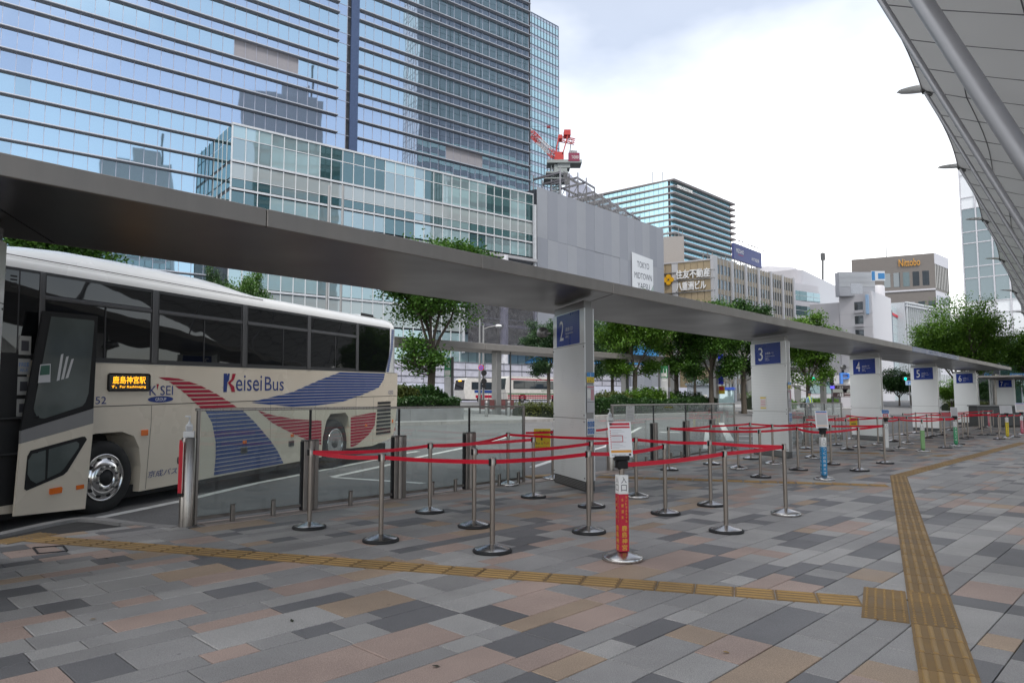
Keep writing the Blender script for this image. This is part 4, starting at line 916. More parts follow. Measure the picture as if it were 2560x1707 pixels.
# livery
def tab(T):
    def f(z):
        T_ = sorted(T, key=lambda q: q[1])
        if z <= T_[0][1]: return T_[0][0]
        for a, b in zip(T_, T_[1:]):
            if z <= b[1]: return a[0] + (b[0]-a[0]) * (z-a[1]) / max(1e-6, b[1]-a[1])
        return T_[-1][0]
    return f
def stripes(z0, z1, n, gap, xl, xr, mm, sub=3, nm='livery_stripe'):
    pt = (z1 - z0) / n
    for i in range(n):
        a, b = z0 + i*pt, z0 + (i+1)*pt - gap; vs = []
        for k in range(sub + 1):
            z = a + (b-a)*k/sub; l_, r_ = xl(z), xr(z)
            if r_ < l_: r_ = l_
            vs += [(l_, -.0032, z), (r_, -.0032, z)]
        q = MB(); q.add(vs, [(2*k, 2*k+1, 2*k+3, 2*k+2) for k in range(sub)]); q.build(nm, mm, coach)
stripes(1.445, 1.985, 8, .018, tab([(.93, 1.98), (1.21, 1.89), (1.49, 1.74), (1.69, 1.61), (1.92, 1.45)]), tab([(.93, 1.985), (1.4, 1.95), (1.86, 1.85), (2.3, 1.69), (2.84, 1.44)]), m_lred)
stripes(.29, 1.42, 16, .014, tab([(2.01, 1.42), (2.19, 1.2), (2.29, .86), (2.30, .6), (2.26, .27)]), tab([(2.93, 1.42), (3.31, 1.17), (3.57, .97), (3.81, .78), (4.06, .54), (4.25, .29)]), m_lblu)
stripes(1.405, 2.15, 12, .014, tab([(4.5, 1.405), (3.84, 1.46), (3.17, 1.52), (4.5, 1.7), (5.57, 1.97), (6.36, 2.14)]), tab([(5.24, 1.40), (6.37, 1.45), (7.42, 1.62), (8.19, 1.78), (8.46, 1.99), (8.53, 2.16)]), m_lblu)
stripes(2.19, 3.32, 22, .014, tab([(8.60, 2.18), (8.83, 2.8), (8.88, 3.34)]), tab([(8.73, 2.18), (8.96, 2.8), (9.03, 3.36)]), m_lblu, 1)
stripes(.55, 1.37, 12, .014, tab([(3.41, 1.37), (3.88, 1.10), (4.6, .84), (5.2, .65), (5.60, .55)]), tab([(3.42, 1.37), (3.88, 1.26), (4.6, 1.15), (5.60, 1.07), (5.60, .5)]), m_lred)
stripes(.40, 1.17, 11, .014, lambda z: 6.83 if z < 1.10 else 6.83 + (z-1.10)*17, tab([(6.85, .38), (7.18, .44), (7.74, .65), (8.0, .85), (8.06, 1.17)]), m_lred)
def letters(st, x, z, w, h, mm, nm='lettering', slant=0, y=-.0045):
    q = MB(); put_text(q, st, (x, y, z), (1, 0, 0), (0, 0, 1), w, h, slant=slant); return q.build(nm, mm, coach)
m_lnav = mat('letters_navy', (0.02, 0.045, 0.21), .4, spec=.3, var=.03)
letters('eisei', 2.79, 1.735, .74, .29, m_lnav); letters('Bus', 3.62, 1.735, .60, .27, m_lnav)
q = MB(); q.add([(2.46, -.0045, 1.72), (2.55, -.0045, 1.72), (2.56, -.0045, 1.86), (2.55, -.0045, 2.05), (2.46, -.0045, 2.05)], [(0,1,2,3,4)]); q.add([(2.46, -.0052, 1.88), (2.52, -.0052, 1.86), (2.60, -.0052, 1.93), (2.62, -.0052, 2.05), (2.57, -.0052, 2.05), (2.53, -.0052, 1.96)], [(0,1,2,3,4,5)]); q.build('emblem', m_lnav, coach)
q = MB(); q.add([(2.57, -.006, 1.885), (2.66, -.006, 1.95), (2.69, -.006, 2.05), (2.78, -.006, 2.05), (2.73, -.006, 1.94), (2.64, -.006, 1.88)], [(5,4,3,2,1,0)]); q.add([(2.57, -.006, 1.885), (2.64, -.006, 1.88), (2.74, -.006, 1.82), (2.77, -.006, 1.72), (2.67, -.006, 1.72), (2.65, -.006, 1.80)], [(5,4,3,2,1,0)]); q.build('emblem', m_lred, coach)
letters('K SEI', .80, 1.685, .48, .15, m_lnav)
q = MB(); q.add([(.935, -.0045, 1.86), (.985, -.0045, 1.86), (.955, -.0045, 1.76)], [(0, 2, 1)]); q.build('emblem', m_lred, coach)
q = MB(); q.add([(1.03 + .26*math.cos(2*math.pi*k/28), -.0042, 1.622 + .05*math.sin(2*math.pi*k/28)) for k in range(28)], [tuple(range(28))]); q.build('emblem', m_lnav, coach)
letters('GROUP', .92, 1.597, .22, .05, m_white, y=-.0055)
letters('52', -.17, 1.575, .18, .105, m_lnav); letters('1252', 8.71, 1.61, .28, .09, m_lnav); letters('京成バス', .80, .42, .60, .105, m_lnav, slant=.25)
q = MB(); q.cbox(.02, .79, -.018, -.001, 1.75, 2.02, .03); dsp = q.build('destination_display', m_blk, coach)
q = MB(); q.cbox(.045, .765, -.0185, -.0175, 1.775, 1.995, .0003); q.build('display_screen', mat('led_screen', (0.02, 0.022, 0.02), .25), dsp)
m_led = mat('led_amber', (1.0, 0.40, 0.01), .4, emit=1.6)
q = MB(); put_text(q, '鹿島神宮駅', (.10, -.0195, 1.865), (1, 0, 0), (0, 0, 1), .60, .11); put_text(q, 'す。For Kashimajing', (.08, -.0195, 1.793), (1, 0, 0), (0, 0, 1), .63, .05); q.build('display_text', m_led, dsp)
for k in range(9):
    q = MB(); z = .60 + .095*k; q.cbox(8.06 + .01*k, 8.84, -.012, -.001, z, z + .06, .004); q.build('engine_grille_slat', m_blk, coach)
for (x, z, w_, h_) in ((.72, 1.12, .13, .09), (3.05, .8, .1, .06), (4.52, .82, .09, .06), (7.55, .86, .09, .06), (8.95, .9, .05, .09)):
    q = MB(); q.cbox(x - w_/2, x + w_/2, -.022, -.001, z - h_/2, z + h_/2, .006); q.build('marker_lamp', m_amb, coach)
for (x, z) in ((3.04, .65), (4.5, .66), (1.5, .63)):
    q = MB(); q.cbox(x - .09, x + .09, -.012, -.001, z - .055, z + .055, .01); h_ = q.build('flap_handle', m_gmetd, coach); q = MB(); q.box(x - .06, x + .06, -.0135, -.0125, z - .03, z + .03); q.build('recess', m_dark, h_)
for z in (1.2, 1.0, .8, .62): q = MB(); q.cbox(9.16, 9.27, .06, .30, z, z + .12, .02); q.build('tail_lamp', mat('tail_lamp_red', (0.35, 0.02, 0.02), .2, coat=.5), coach)

# ============================================================ COACHES FAR ACROSS THE STREET
def far_coach(P, rz, L_, body, label, bands, front_left, sign=None, pitchz=0.0):
    t = thing('coach', label, 'coach', P, rz, 'coaches across the street'); H_ = 3.25; W_ = 2.5
    # local x along the length (0..L), -y is the side towards us
    arch = []
    for cx in (2.6, L_ - 3.4): arch.append([(cx - .62, .35), (cx - .6, .75), (cx - .35, 1.02), (cx, 1.08), (cx + .35, 1.02), (cx + .6, .75), (cx + .62, .35)])
    out = [(0.08, .4)] + arch[0] + arch[1] + [(L_ - .05, .42), (L_, 1.3), (L_ - .1, 2.9), (L_ - .3, H_), (.45, H_), (.12, H_ - .25), (-.12, 1.6), (0, .9)]
    m = MB(); m.prism(out, 0, W_, 'y', caps=False); n = len(out)
    m.add([(p[0], 0, p[1]) for p in out], [tuple(range(n))]); m.add([(p[0], W_, p[1]) for p in out], [tuple(range(n-1, -1, -1))]); m.build('body', body, t)
    m = MB(); m.box(.9, L_ - .5, .1, W_ - .1, .2, .4); m.build('underbody', m_dark, t)
    nw = 6; x0, x1 = 1.2, L_ - .35; bw_ = (x1 - x0) / nw
    m = MB(); m.box(x0 - .1, x1 + .1, -.012, -.002, 1.68, 2.72); wb = m.build('window_band', m_bfr, t)
    for k in range(nw): m = MB(); m.box(x0 + k*bw_ + .04, x0 + (k+1)*bw_ - .04, -.018, -.0125, 1.76, 2.66); m.build('window_pane', m_wfar, t)
    # end facing us on the left
    m = MB(); m.add([(-.135, .12, 1.62), (-.135, W_ - .12, 1.62), (.10, W_ - .2, H_ - .28), (.10, .2, H_ - .28)], [(3, 2, 1, 0)]); m.build('windscreen', m_bgl, t)
    for (z0, z1, mm, a, b) in bands: m = MB(); m.box(a, b, -.010, -.001, z0, z1); m.build('livery_stripe', mm, t)
    if front_left: m = MB(); m.box(.03, .05, .9, 1.6, H_ - .44, H_ - .32); m.build('destination_display', m_led, t)
    if sign: m = MB(); put_text(m, sign, (L_*.5, -.015, 1.32), (1, 0, 0), (0, 0, 1), 2.6, .26); m.build('lettering', mat('letters_green', (.03, .12, .05), .5), t)
    for cx in (2.6, L_ - 3.4):
        m = MB(M=Matrix.Translation((cx, .05, .5)) @ Matrix.Rotation(R(90), 4, 'X')); m.lathe([(.2, -.02), (.28, .01), (.46, .01), (.5, -.03), (.5, -.25), (.3, -.26)], 20, caps=False); ty = m.build('tyre', m_tyre, t)
        m = MB(M=Matrix.Translation((cx, .05, .5)) @ Matrix.Rotation(R(90), 4, 'X')); m.lathe([(.28, .0), (.27, .02), (.2, .0), (.1, .03), (.03, .04)], 16); m.build('rim', m_rim, ty)
m_wfar = mat('far_window', (0.02, 0.03, 0.04), .05, spec=.8)
m_bwhite = mat('far_coach_white', (0.62, 0.60, 0.57), .35, coat=.3)
TD = R(51.0); TU = Vector((math.sin(TD), math.cos(TD), 0)); TN = Vector((TU.y, -TU.x, 0))     # street direction and the way facades look
# ============================================================ GREAT MEMBRANE ROOF OVER THE PAVEMENT
def membrane_mat():
    m = bpy.data.materials.new('membrane'); m.use_nodes = True; t = m.node_tree; t.nodes.clear(); l = t.links.new
    df = N(t, 'ShaderNodeBsdfDiffuse'); df.inputs[0].default_value = (.78, .79, .80, 1); tr = N(t, 'ShaderNodeBsdfTranslucent'); tr.inputs[0].default_value = (.72, .73, .74, 1)
    ge = N(t, 'ShaderNodeNewGeometry'); nz = N(t, 'ShaderNodeTexNoise'); nz.inputs['Scale'].default_value = .5; l(ge.outputs['Position'], nz.inputs['Vector']); mr = N(t, 'ShaderNodeMapRange'); mr.inputs[3].default_value = .06; mr.inputs[4].default_value = .09; l(nz.outputs['Fac'], mr.inputs[0])
    a = N(t, 'ShaderNodeMixShader'); l(mr.outputs[0], a.inputs[0]); l(df.outputs[0], a.inputs[1]); l(tr.outputs[0], a.inputs[2]); o = N(t, 'ShaderNodeOutputMaterial'); l(a.outputs[0], o.inputs[0]); return m
m_memb = membrane_mat()
m_mbat = mat('membrane_batten', (0.20, 0.20, 0.215), 0.6)
m_strut = mat('strut_grey', (0.33, 0.33, 0.35), 0.38, metal=0.5, var=.05)
EW = {1: at(2306, 226, 30), 2: at(2395, 417.7, 39), 3: at(2455.7, 548.9, 48), 4: at(2498.8, 647.7, 57), 5: at(2531, 727, 66)}
stp = (EW[5] - EW[1]) / 4; stp.z = 0
for n in (0, -1, -2, -3): EW[n] = EW[1] + stp * (n - 1); EW[n].z = EW[1].z + .05 * (1 - n)
for n in (6, 7, 8): EW[n] = EW[5] + stp * (n - 5); EW[n].z = EW[5].z - .9 * (n - 5)
ED = stp.normalized(); EP = Vector((ED.y, -ED.x, 0))
def edge(w):
    n = math.floor(w); f = w - n; n = min(n, 7)
    a, b = EW[n], EW[n+1]; return a.lerp(b, f)
def memb(w, s):
    f = w - math.floor(w); s0 = .22 * math.sin(math.pi * f) ; s_ = s0 + s * (17 - s0) / 17
    p = edge(w) + EP * s_; p.z += -.50 * s_ + .0125 * s_ * s_; return p
gr = thing('membrane_roof', 'huge pale membrane roof on slanting steel tubes at upper right', 'roof', EW[1] * 1.0)
ORG = EW[1] * 1.0
SS = [0, 1.6, 3.9, 6.2, 8.5, 10.8, 13.1, 15.4]
w = -3.0; dw = .25
while w < 7.0:
    for s0, s1 in zip(SS, SS[1:]):
        g = .0012; gs = .008; vs = []; K = 3
        for i in range(K + 1):
            for j in range(K + 1): vs.append(memb(w + g + (dw - 2*g) * i / K, s0 + gs/2 + (s1 - s0 - gs) * j / K) - ORG)
        fs = [(i*(K+1)+j, i*(K+1)+j+1, (i+1)*(K+1)+j+1, (i+1)*(K+1)+j) for i in range(K) for j in range(K)]
        m = MB(); m.add(vs, fs, 0, True); m.build('membrane_panel', m_memb, gr)
    w += dw
for s in SS:
    m = MB(); m.tube([memb(-3 + .125*k, s) - ORG + Vector((0, 0, -.012)) for k in range(81)], .022, 6); m.build('batten', m_mbat, gr)
w = -3.0
while w <= 7.0:
    m = MB(); m.tube([memb(w, s) - ORG + Vector((0, 0, -.012)) for s in SS], .022, 6); m.build('batten', m_mbat, gr); w += dw
for n in range(-3, 8):
    b = EW[n] - ORG; r = {-1: .135, 0: .095}.get(n, .075)
    m = MB(); z0 = EW[n].z; foot = b + EP * (z0 / 2.35); foot.z = b.z - z0
    m.tube([b + EP * .1 + Vector((0, 0, -.12)), foot], r, 16); m.build('strut', m_strut, gr)
    m = MB(); vs = []; K = 8
    for i in range(K + 1):
        f = i / K; wd = .5 * math.sqrt(max(0, 1 - f**2.2)) + .01; th = .14 * (1 - f) + .02
        c = b + EP * (.15 - 1.15 * f) + Vector((0, 0, .06 + .10 * f))
        vs += [c - ED * wd, c - Vector((0, 0, th)), c + ED * wd, c + Vector((0, 0, th * .5))]
    m.add(vs, [(4*i+k, 4*i+(k+1) % 4, 4*i+4+(k+1) % 4, 4*i+4+k) for i in range(K) for k in range(4)], 0, True); m.build('edge_wing', m_memb, gr)
    m = MB(); m.tube([b + Vector((0, 0, -.05)), b + EP * .35 + Vector((0, 0, -.3))], .07, 8); m.tube([b - ED*.2 + Vector((0, 0, -.08)), b + ED*.2 + Vector((0, 0, -.08))], .05, 8); m.build('joint', m_gmetd, gr)

# ============================================================ BUILDINGS
UNIT = MB(); UNIT.add([(0,0,0),(1,0,0),(1,1,0),(0,1,0),(0,0,1),(1,0,1),(1,1,1),(0,1,1)], [(3,2,1,0),(4,5,6,7),(0,1,5,4),(1,2,6,5),(2,3,7,6),(3,0,4,7)]); UNITM = UNIT.mesh('unit_piece')
rb = random.Random(21)
PMESH = {}
def rect_mesh(w, h, d):
    k = (round(w, 2), round(h, 2), round(d, 2))
    if k not in PMESH:
        m = MB(); m.box(0, w, -d, 0, 0, h); PMESH[k] = m.mesh('pane')
    return PMESH[k]
def frameM(O, d, jit=0.0):
    """local x along d, local -y outward (to the right-hand side of d), z up"""
    M = Matrix(((d.x, -d.y, 0, O.x), (d.y, d.x, 0, O.y), (0, 0, 1, O.z), (0, 0, 0, 1)))
    if jit: M = M @ Matrix.Rotation(rb.gauss(0, jit), 4, 'Z') @ Matrix.Rotation(rb.gauss(0, jit), 4, 'X')
    return M
def panes(parent, base, O, d, cells, pick, name='window_pane', limit=300, depth=.06, jit=.0012, restname='pane_field'):
    """cells = (x, z, w, h): one object for each of the nearest, the rest joined"""
    L_ = []
    for c in cells:
        p = O + d * (c[0] + c[2]/2); L_.append((p.length, c))
    L_.sort(key=lambda q: q[0])
    for dist, (x, z, w_, h_) in L_[:limit]:
        M = frameM(O + d * x + Vector((0, 0, z)) - base, d, jit); inst(rect_mesh(w_, h_, depth), name, pick(x, z), M, parent)
    if len(L_) > limit:
        ms = []; m = MB()
        for dist, (x, z, w_, h_) in L_[limit:]:
            mm = pick(x, z)
            if mm not in ms: ms.append(mm)
            m.M = frameM(O + d * x + Vector((0, 0, z)) - base, d, jit); m.box(0, w_, -depth, 0, 0, h_, ms.index(mm))
        m.M = None; tag(m.build(restname, ms, parent), kind='stuff')
def bars(parent, base, O, d, items, mm, name, dep=.1, inset=0.0):
    """items = (x0, x1, z0, z1)"""
    for x0, x1, z0, z1 in items:
        m = MB(M=frameM(O - base, d)); m.box(x0, x1, -dep, inset, z0, z1); m.build(name, mm, parent)
def mass(parent, base, O, d1, l1, d2, l2, z0, z1, mm, name='wall'):
    P = [O, O + d1*l1, O + d1*l1 + d2*l2, O + d2*l2]; P = [p - base for p in P]
    a = sum(P[i].x*P[(i+1) % 4].y - P[(i+1) % 4].x*P[i].y for i in range(4))
    if a < 0: P = P[::-1]
    m = MB(); m.prism([(p.x, p.y) for p in P], z0, z1, 'z'); return m.build(name, mm, parent)
def dirv(a): return Vector((math.sin(R(a)), math.cos(R(a)), 0))
# ---- glass tower with sunshade fins
g_vis = tower_glass('tower_vision_glass', (0.62, 0.80, 0.90), (0.03, 0.06, 0.07), .66, wave=.004, wscale=.35)
g_spa = tower_glass('tower_spandrel_glass', (0.62, 0.745, 0.90), (0.04, 0.055, 0.08), .64, wave=.004, wscale=.35)
m_fin = mat('fin_metal', (0.36, 0.38, 0.43), .5, metal=.2, var=.05); m_mull = mat('mullion', (0.42, 0.42, 0.48), .4, metal=.5); m_blind = mat('roller_blind', (0.26, 0.25, 0.27), .7, var=.06)
m_core = mat('tower_core', (0.03, 0.035, 0.045), .6); m_notch = mat('notch_blue', (0.06, 0.09, 0.17), .35, metal=.3)
base = Vector((3.8, 135.3, 0)); TL_ = -TU                        # runs to the left
tw = thing('office_tower', 'tall glass office tower with rows of horizontal sunshade fins', 'tower', base)
LEN = 92.0; A0 = base + TL_ * LEN                                 # facade measured from the far left end to the right edge
def T(t): return LEN - t                                          # distance from right edge -> x
mass(tw, base, A0 - TN * .25, TU, LEN, -TN, 30, .5, 128, m_core, 'core')
rowsz = []; z = 49.0
for k in range(17): rowsz.append((49.0 - 2.77*(k+1), 49.0 - 2.77*k, 'v' if k % 2 else 's'))
k = 0
while z < 124: rowsz += [(z, z + 1.75, 's'), (z + 1.75, z + 4.73, 'v')]; z += 4.73
CW = 1.6; cells = []
for i in range(int(LEN / CW)):
    x = i * CW
    if T(37.2) > x + CW*.5 > T(38.6): continue
    for z0, z1, kd_ in rowsz: cells.append((x + .03, z0 + .05, CW - .06, z1 - z0 - .10))
def pickT(x, z):
    t = LEN - x
    if 48.5 < t < 57.5 and 50.7 < z < 50.9: return m_blind
    if 12 < t < 20 and 43.3 < z < 43.7: return m_blind
    for z0, z1, k_ in rowsz:
        if z0 <= z < z1: return g_vis if k_ == 'v' and z > 48.9 or z < 40 else g_spa
    return g_vis
panes(tw, base, A0, TU, cells, pickT, jit=.0015)
for z0, z1, kd_ in rowsz:
    for a, b in ((0, T(40.7)), (T(37.2), LEN - .6)):
        m = MB(M=frameM(A0 - base + Vector((0, 0, z0)), TU)); m.prism([(-.06, -.10), (-.56, -.02), (-.62, .02), (-.63, .10), (-.60, .17), (-.54, .18), (-.06, .08)], a, b, 'x'); f = m.build('sunshade_fin', m_fin, tw)
    m = MB(M=frameM(A0 - base + Vector((0, 0, z0)), TU)); m.box(T(40.7), T(38.6), -.1, 0, -.03, .03); m.build('transom', m_mull, tw)
for i in range(int(LEN / CW) + 1):
    x = i * CW
    m = MB(M=frameM(A0 - base, TU)); m.box(x - .03, x + .03, -.12, 0, 2, 124); m.build('mullion', m_mull, tw)
m = MB(M=frameM(A0 - base, TU)); m.box(T(38.6), T(37.2), -.35, .0, 2, 124); m.build('corner_channel', m_notch, tw)
# ---- podium
g_pod = [tower_glass('podium_glass_sky', (0.72, 0.86, 0.88), (0.16, 0.21, 0.22), .34, wave=.01, wscale=.4), tower_glass('podium_glass_dark', (0.60, 0.78, 0.80), (0.025, 0.06, 0.065), .22), tower_glass('podium_blind', (0.8, 0.88, 0.88), (0.30, 0.33, 0.335), .16), tower_glass('podium_glass_pale', (0.7, 0.86, 0.9), (0.28, 0.38, 0.40), .3)]
m_wmul = mat('white_mullion', (0.60, 0.62, 0.64), .4, var=.03); m_slab = mat('podium_slab', (0.50, 0.52, 0.55), .5)
base = Vector((3.7, 125, 0)); pd = thing('podium_building', 'low glass podium with white mullions in front of the office tower', 'building', base); PL = 52.5; A0 = base - TU * PL
mass(pd, base, A0 - TN * .25, TU, PL - .05, -TN, 7.6, 1.0, 36.1, m_core, 'core')
prow = [(36.2, 38.0, 0), (33.15, 36.1, 1), (30.75, 32.8, 2), (29.45, 30.65, 3), (26.6, 29.0, 3), (25.0, 26.4, 2), (22.0, 24.6, 0), (19.0, 21.6, 3), (16.2, 18.8, 3), (12.4, 15.8, 2), (9.8, 12.2, 3), (7.4, 9.6, 3)]
CW = 1.75; cells = []; NB = int(PL / CW)
def gap_t(x, z): return x > PL - 15.5 and 9.0 < z < 26.5          # open terrace at the right end
for i in range(NB):
    for z0, z1, kd_ in prow:
        if not gap_t(i*CW, z0): cells.append((i*CW + .05, z0 + .05, CW - .1, z1 - z0 - .1))
def pickP(x, z):
    i = int(x / CW); run = (0, 0, 0, 1, 1, 1, 1, 2, 2, 2, 2, 2, 2, 0, 0, 0, 1, 2, 2, 1, 1, 1, 0, 0, 2, 2, 2, 1, 1, 2, 2)[i % 31]
    if z > 36: return g_pod[(3, 0, 1)[run]]
    if z > 33: return g_pod[(0, 3, 1)[run]]
    if z > 30.7: return g_pod[2]
    if z > 29.4: return g_pod[(1, 0, 1)[run]]
    if z > 26.5: return g_pod[(1, 3, 0)[run]]
    if z > 24.8 or 12 < z < 16.1: return g_pod[2]
    return g_pod[(3, 3, 0)[run]]
panes(pd, base, A0, TU, cells, pickP, jit=.001)
for z in (38.0, 33.0, 29.25, 24.8, 18.9, 16.0, 9.7): bars(pd, base, A0, TU, [(-.1, PL, z - .14, z + .14)], m_slab, 'floor_edge', .22) if z > 26 else bars(pd, base, A0, TU, [(-.1, PL - 15.5, z - .14, z + .14)], m_slab, 'floor_edge', .22)
for z in (36.15, 30.7): bars(pd, base, A0, TU, [(0, PL, z - .05, z + .05)], m_wmul, 'transom', .13)
for i in range(NB + 1): bars(pd, base, A0, TU, [(i*CW - .05, i*CW + .05, 7.4 if i*CW < PL - 15.6 else 26.6, 38.1)], m_wmul, 'mullion', .16)
# end wall of the podium on the left
cells = [(i*1.9 + .05, z0 + .05, 1.8, z1 - z0 - .1) for i in range(4) for z0, z1, kd_ in prow[:7]]
panes(pd, base, A0 - TN * 7.6, TN, cells, lambda x, z: g_pod[1], jit=.001)
for i in range(5): bars(pd, base, A0 - TN * 7.6, TN, [(i*1.9 - .04, i*1.9 + .04, 22, 38.1)], m_wmul, 'mullion', .12)
# open terrace: slabs, rails, white round column, dust net
for z in (9.4, 13.6, 18.0, 22.0, 25.6): bars(pd, base, A0 + TN * .3, TU, [(PL - 15.4, PL, z, z + .5)], mat('bare_slab', (.34, .34, .36), .8), 'terrace_slab', .9)
mb = MB(); mb.tube([A0 + TU * (PL - 7) + TN * .6 - base + Vector((0, 0, z)) for z in (1, 26)], .75, 18); mb.build('terrace_column', mat('column_white', (.6, .6, .64), .5), pd)
bars(pd, base, A0 + TN * .4, TU, [(PL - .35, PL + .1, 1, 36), (PL - 15.6, PL - 15.3, 9, 26.4)], m_slab, 'corner_post', .5)
m_net = clear_glass('dust_net', (0.62, 0.62, 0.68), refl=0.0, haze=0.10)
m = MB(M=frameM(A0 + TN * 1.6 - base, TU)); m.box(PL - 15.2, PL - .4, -.02, 0, 9.6, 22.5); m.build('dust_net', m_net, pd)
for z in (10.6, 14.9, 19.2): bars(pd, base, A0 + TN * 1.1, TU, [(PL - 15, PL - .4, z, z + .06)], m_slab, 'terrace_rail', .06)
# ---- ground floor works: dark undercroft, scaffold sheets, white hoarding
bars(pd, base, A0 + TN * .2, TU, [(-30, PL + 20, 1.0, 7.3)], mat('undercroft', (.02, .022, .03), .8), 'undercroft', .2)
for k in range(14): bars(pd, base, A0 + TN * .9, TU, [(4 + k*4.6, 4.9 + k*4.6, 1.0, 7.4)], m_slab, 'undercroft_pier', .7)
hb = A0 + TN * 9 - TU * 26; m_sheet = mat('scaffold_sheet', (0.46, 0.46, 0.53), .6, var=.16, scale=1.2, bump=.03, bscale=1.5); m_pipe = mat('scaffold_pipe', (.20, .20, .22), .5, metal=.5)
sc_ = thing('scaffold_screen', 'white sheeted scaffold band above the hoarding below the podium', 'scaffold', hb)
for k in range(26): bars(sc_, hb, hb, TU, [(k*3.6, k*3.6 + 3.55, 3.8, 6.9)], m_sheet, 'sheet', .05)
for z in (3.85, 4.8, 5.9, 6.95): m = MB(); m.tube([TU * 0 + TN * .12 + Vector((0, 0, z)), TU * 93 + TN * .12 + Vector((0, 0, z))], .05, 6); m.build('pipe', m_pipe, sc_)
for k in range(27): m = MB(); m.tube([TU * (k*3.6 - .02) + TN * .1 + Vector((0, 0, .9)), TU * (k*3.6 - .02) + TN * .1 + Vector((0, 0, 7.2))], .05, 6); m.build('pipe', m_pipe, sc_)
hd = hb + TN * 1.0; ho = thing('site_hoarding', 'plain white hoarding wall along the far side of the street', 'hoarding', hd); m_hoard = mat('hoarding_white', (0.55, 0.57, 0.68), .5, var=.05)
for k in range(60): bars(ho, hd, hd, TU, [(k*2.0, k*2.0 + 1.985, .9, 3.75)], m_hoard, 'hoarding_panel', .06)
# ---- slim glass tower behind
g_sl = tower_glass('slim_tower_glass', (0.72, 0.92, 0.93), (0.22, 0.36, 0.38), .6); m_dml = mat('dark_mullion', (.09, .12, .16), .5); g_sl2 = tower_glass('slim_tower_spandrel', (0.75, 0.80, 0.88), (0.3, 0.33, 0.38), .35)
base = at(1395.4, 67.6, 262); base.z = 0; ztop = at(1395.4, 67.6, 262).z; d = dirv(46); st_ = thing('glass_tower', 'slim green glass tower with dark mullion grid behind the office tower', 'tower', base); A0 = base - d * 26
mass(st_, base, A0 - Vector((d.y, -d.x, 0)) * .2, d, 26, Vector((-d.y, d.x, 0)), 25, .5, ztop, m_core, 'core')
cells = []; nr = int((ztop - 50) / 4.0)
for i in range(16):
    for k in range(nr): cells += [(i*1.625 + .1, ztop - 4.0*(k+1) + .15, 1.45, 2.5), (i*1.625 + .1, ztop - 4.0*(k+1) + 2.75, 1.45, 1.15)]
panes(st_, base, A0, d, cells, lambda x, z: g_sl if (ztop - z) % 4.0 > 2 else g_sl2, limit=150)
for i in range(17): bars(st_, base, A0, d, [(i*1.625 - .1, i*1.625 + .1, 40, ztop)], m_dml, 'mullion', .2)
for k in range(nr + 1): bars(st_, base, A0, d, [(0, 26, ztop - 4*k - .15, ztop - 4*k + .15)], m_dml, 'transom', .15)
# ---- sheeted construction block with hoarding sign, roof frame, net
m_gs = [mat('site_sheet_%d' % k, c_, .55, var=.05, scale=.3, bump=.02, bscale=.8) for k, c_ in enumerate(((.27, .285, .325), (.285, .30, .34), (.255, .27, .31), (.30, .315, .35)))]
base = Vector((4.6, 130, 0)); d = dirv(42.6); nrm = Vector((d.y, -d.x, 0)); cb = thing('construction_block', 'building site block wrapped in grey panels below the red crane', 'construction', base); CL = 45.0; CH = 41.0
mass(cb, base, base - nrm * .3, d, CL - .1, -nrm, 30, .9, CH - .4, m_core, 'core')
for i in range(15):
    for k in range(4):
        z0, z1 = (.9, 12, 22, 31.5, CH)[k], (.9, 12, 22, 31.5, CH)[k+1]; o_ = rb.uniform(-.02, .05)
        m = MB(M=frameM(base - base, d)); m.box(i*3.0, i*3.0 + 2.99, -.12 - o_, 0, z0 + .01, z1 - .01); m.build('site_panel', m_gs[(i*3 + k*5 + (i*k) % 3) % 4], cb)
m = MB(M=frameM(Vector((0, 0, 0)), Vector((-nrm.x, -nrm.y, 0)) * -1)); 
for i in range(8):
    m = MB(M=frameM(d * CL + nrm * .1, -nrm)); m.box(i*3.6, i*3.6 + 3.58, -.12, 0, .9, CH - .3); m.build('site_panel', m_gs[i % 4], cb)
# roof steelwork
m_stl = mat('site_steel', (.24, .24, .27), .6, metal=.3)
for i in range(11):
    x = 9.5 + i*2.9; h = 6.4 - .42*i + (1.2 if i in (2, 3) else 0)
    for y in (2.0, 9.0): m = MB(); m.beam(d*x - nrm*y + Vector((0, 0, CH - .5)), d*x - nrm*y + Vector((0, 0, CH + h)), .26, .26); m.build('steel_column', m_stl, cb)
    if i < 10:
        for z in (.5, .95): m = MB(); m.beam(d*x - nrm*2 + Vector((0, 0, CH + h*z - .8)), d*(x+2.9) - nrm*2 + Vector((0, 0, CH + (h - .42)*z - .8)), .25, .35); m.build('steel_beam', m_stl, cb)
        m = MB(); m.beam(d*x - nrm*2 + Vector((0, 0, CH)), d*(x+2.9) - nrm*2 + Vector((0, 0, CH + h*.7)), .12, .12); m.build('steel_brace', m_stl, cb)
    m = MB(); m.beam(d*x - nrm*2 + Vector((0, 0, CH + h*.85)), d*x - nrm*9 + Vector((0, 0, CH + h*.85)), .3, .4); m.build('steel_beam', m_stl, cb)
m_netd = clear_glass('safety_net', (0.30, 0.30, 0.36), refl=0, haze=.22)
m = MB(); q = []
for i in range(30):
    x = 10 + i; h = 6.2 - .195*i
    q += [d*x - nrm*(.8 + .25*math.sin(i*1.7)) + Vector((0, 0, CH - .2)), d*(x + .9*math.sin(i)) - nrm*1.7 + Vector((0, 0, CH + max(.3, h*.95)))]
m.add(q, [(2*i, 2*i+2, 2*i+3, 2*i+1) for i in range(29)], 0, True); m.build('safety_net', m_netd, cb)
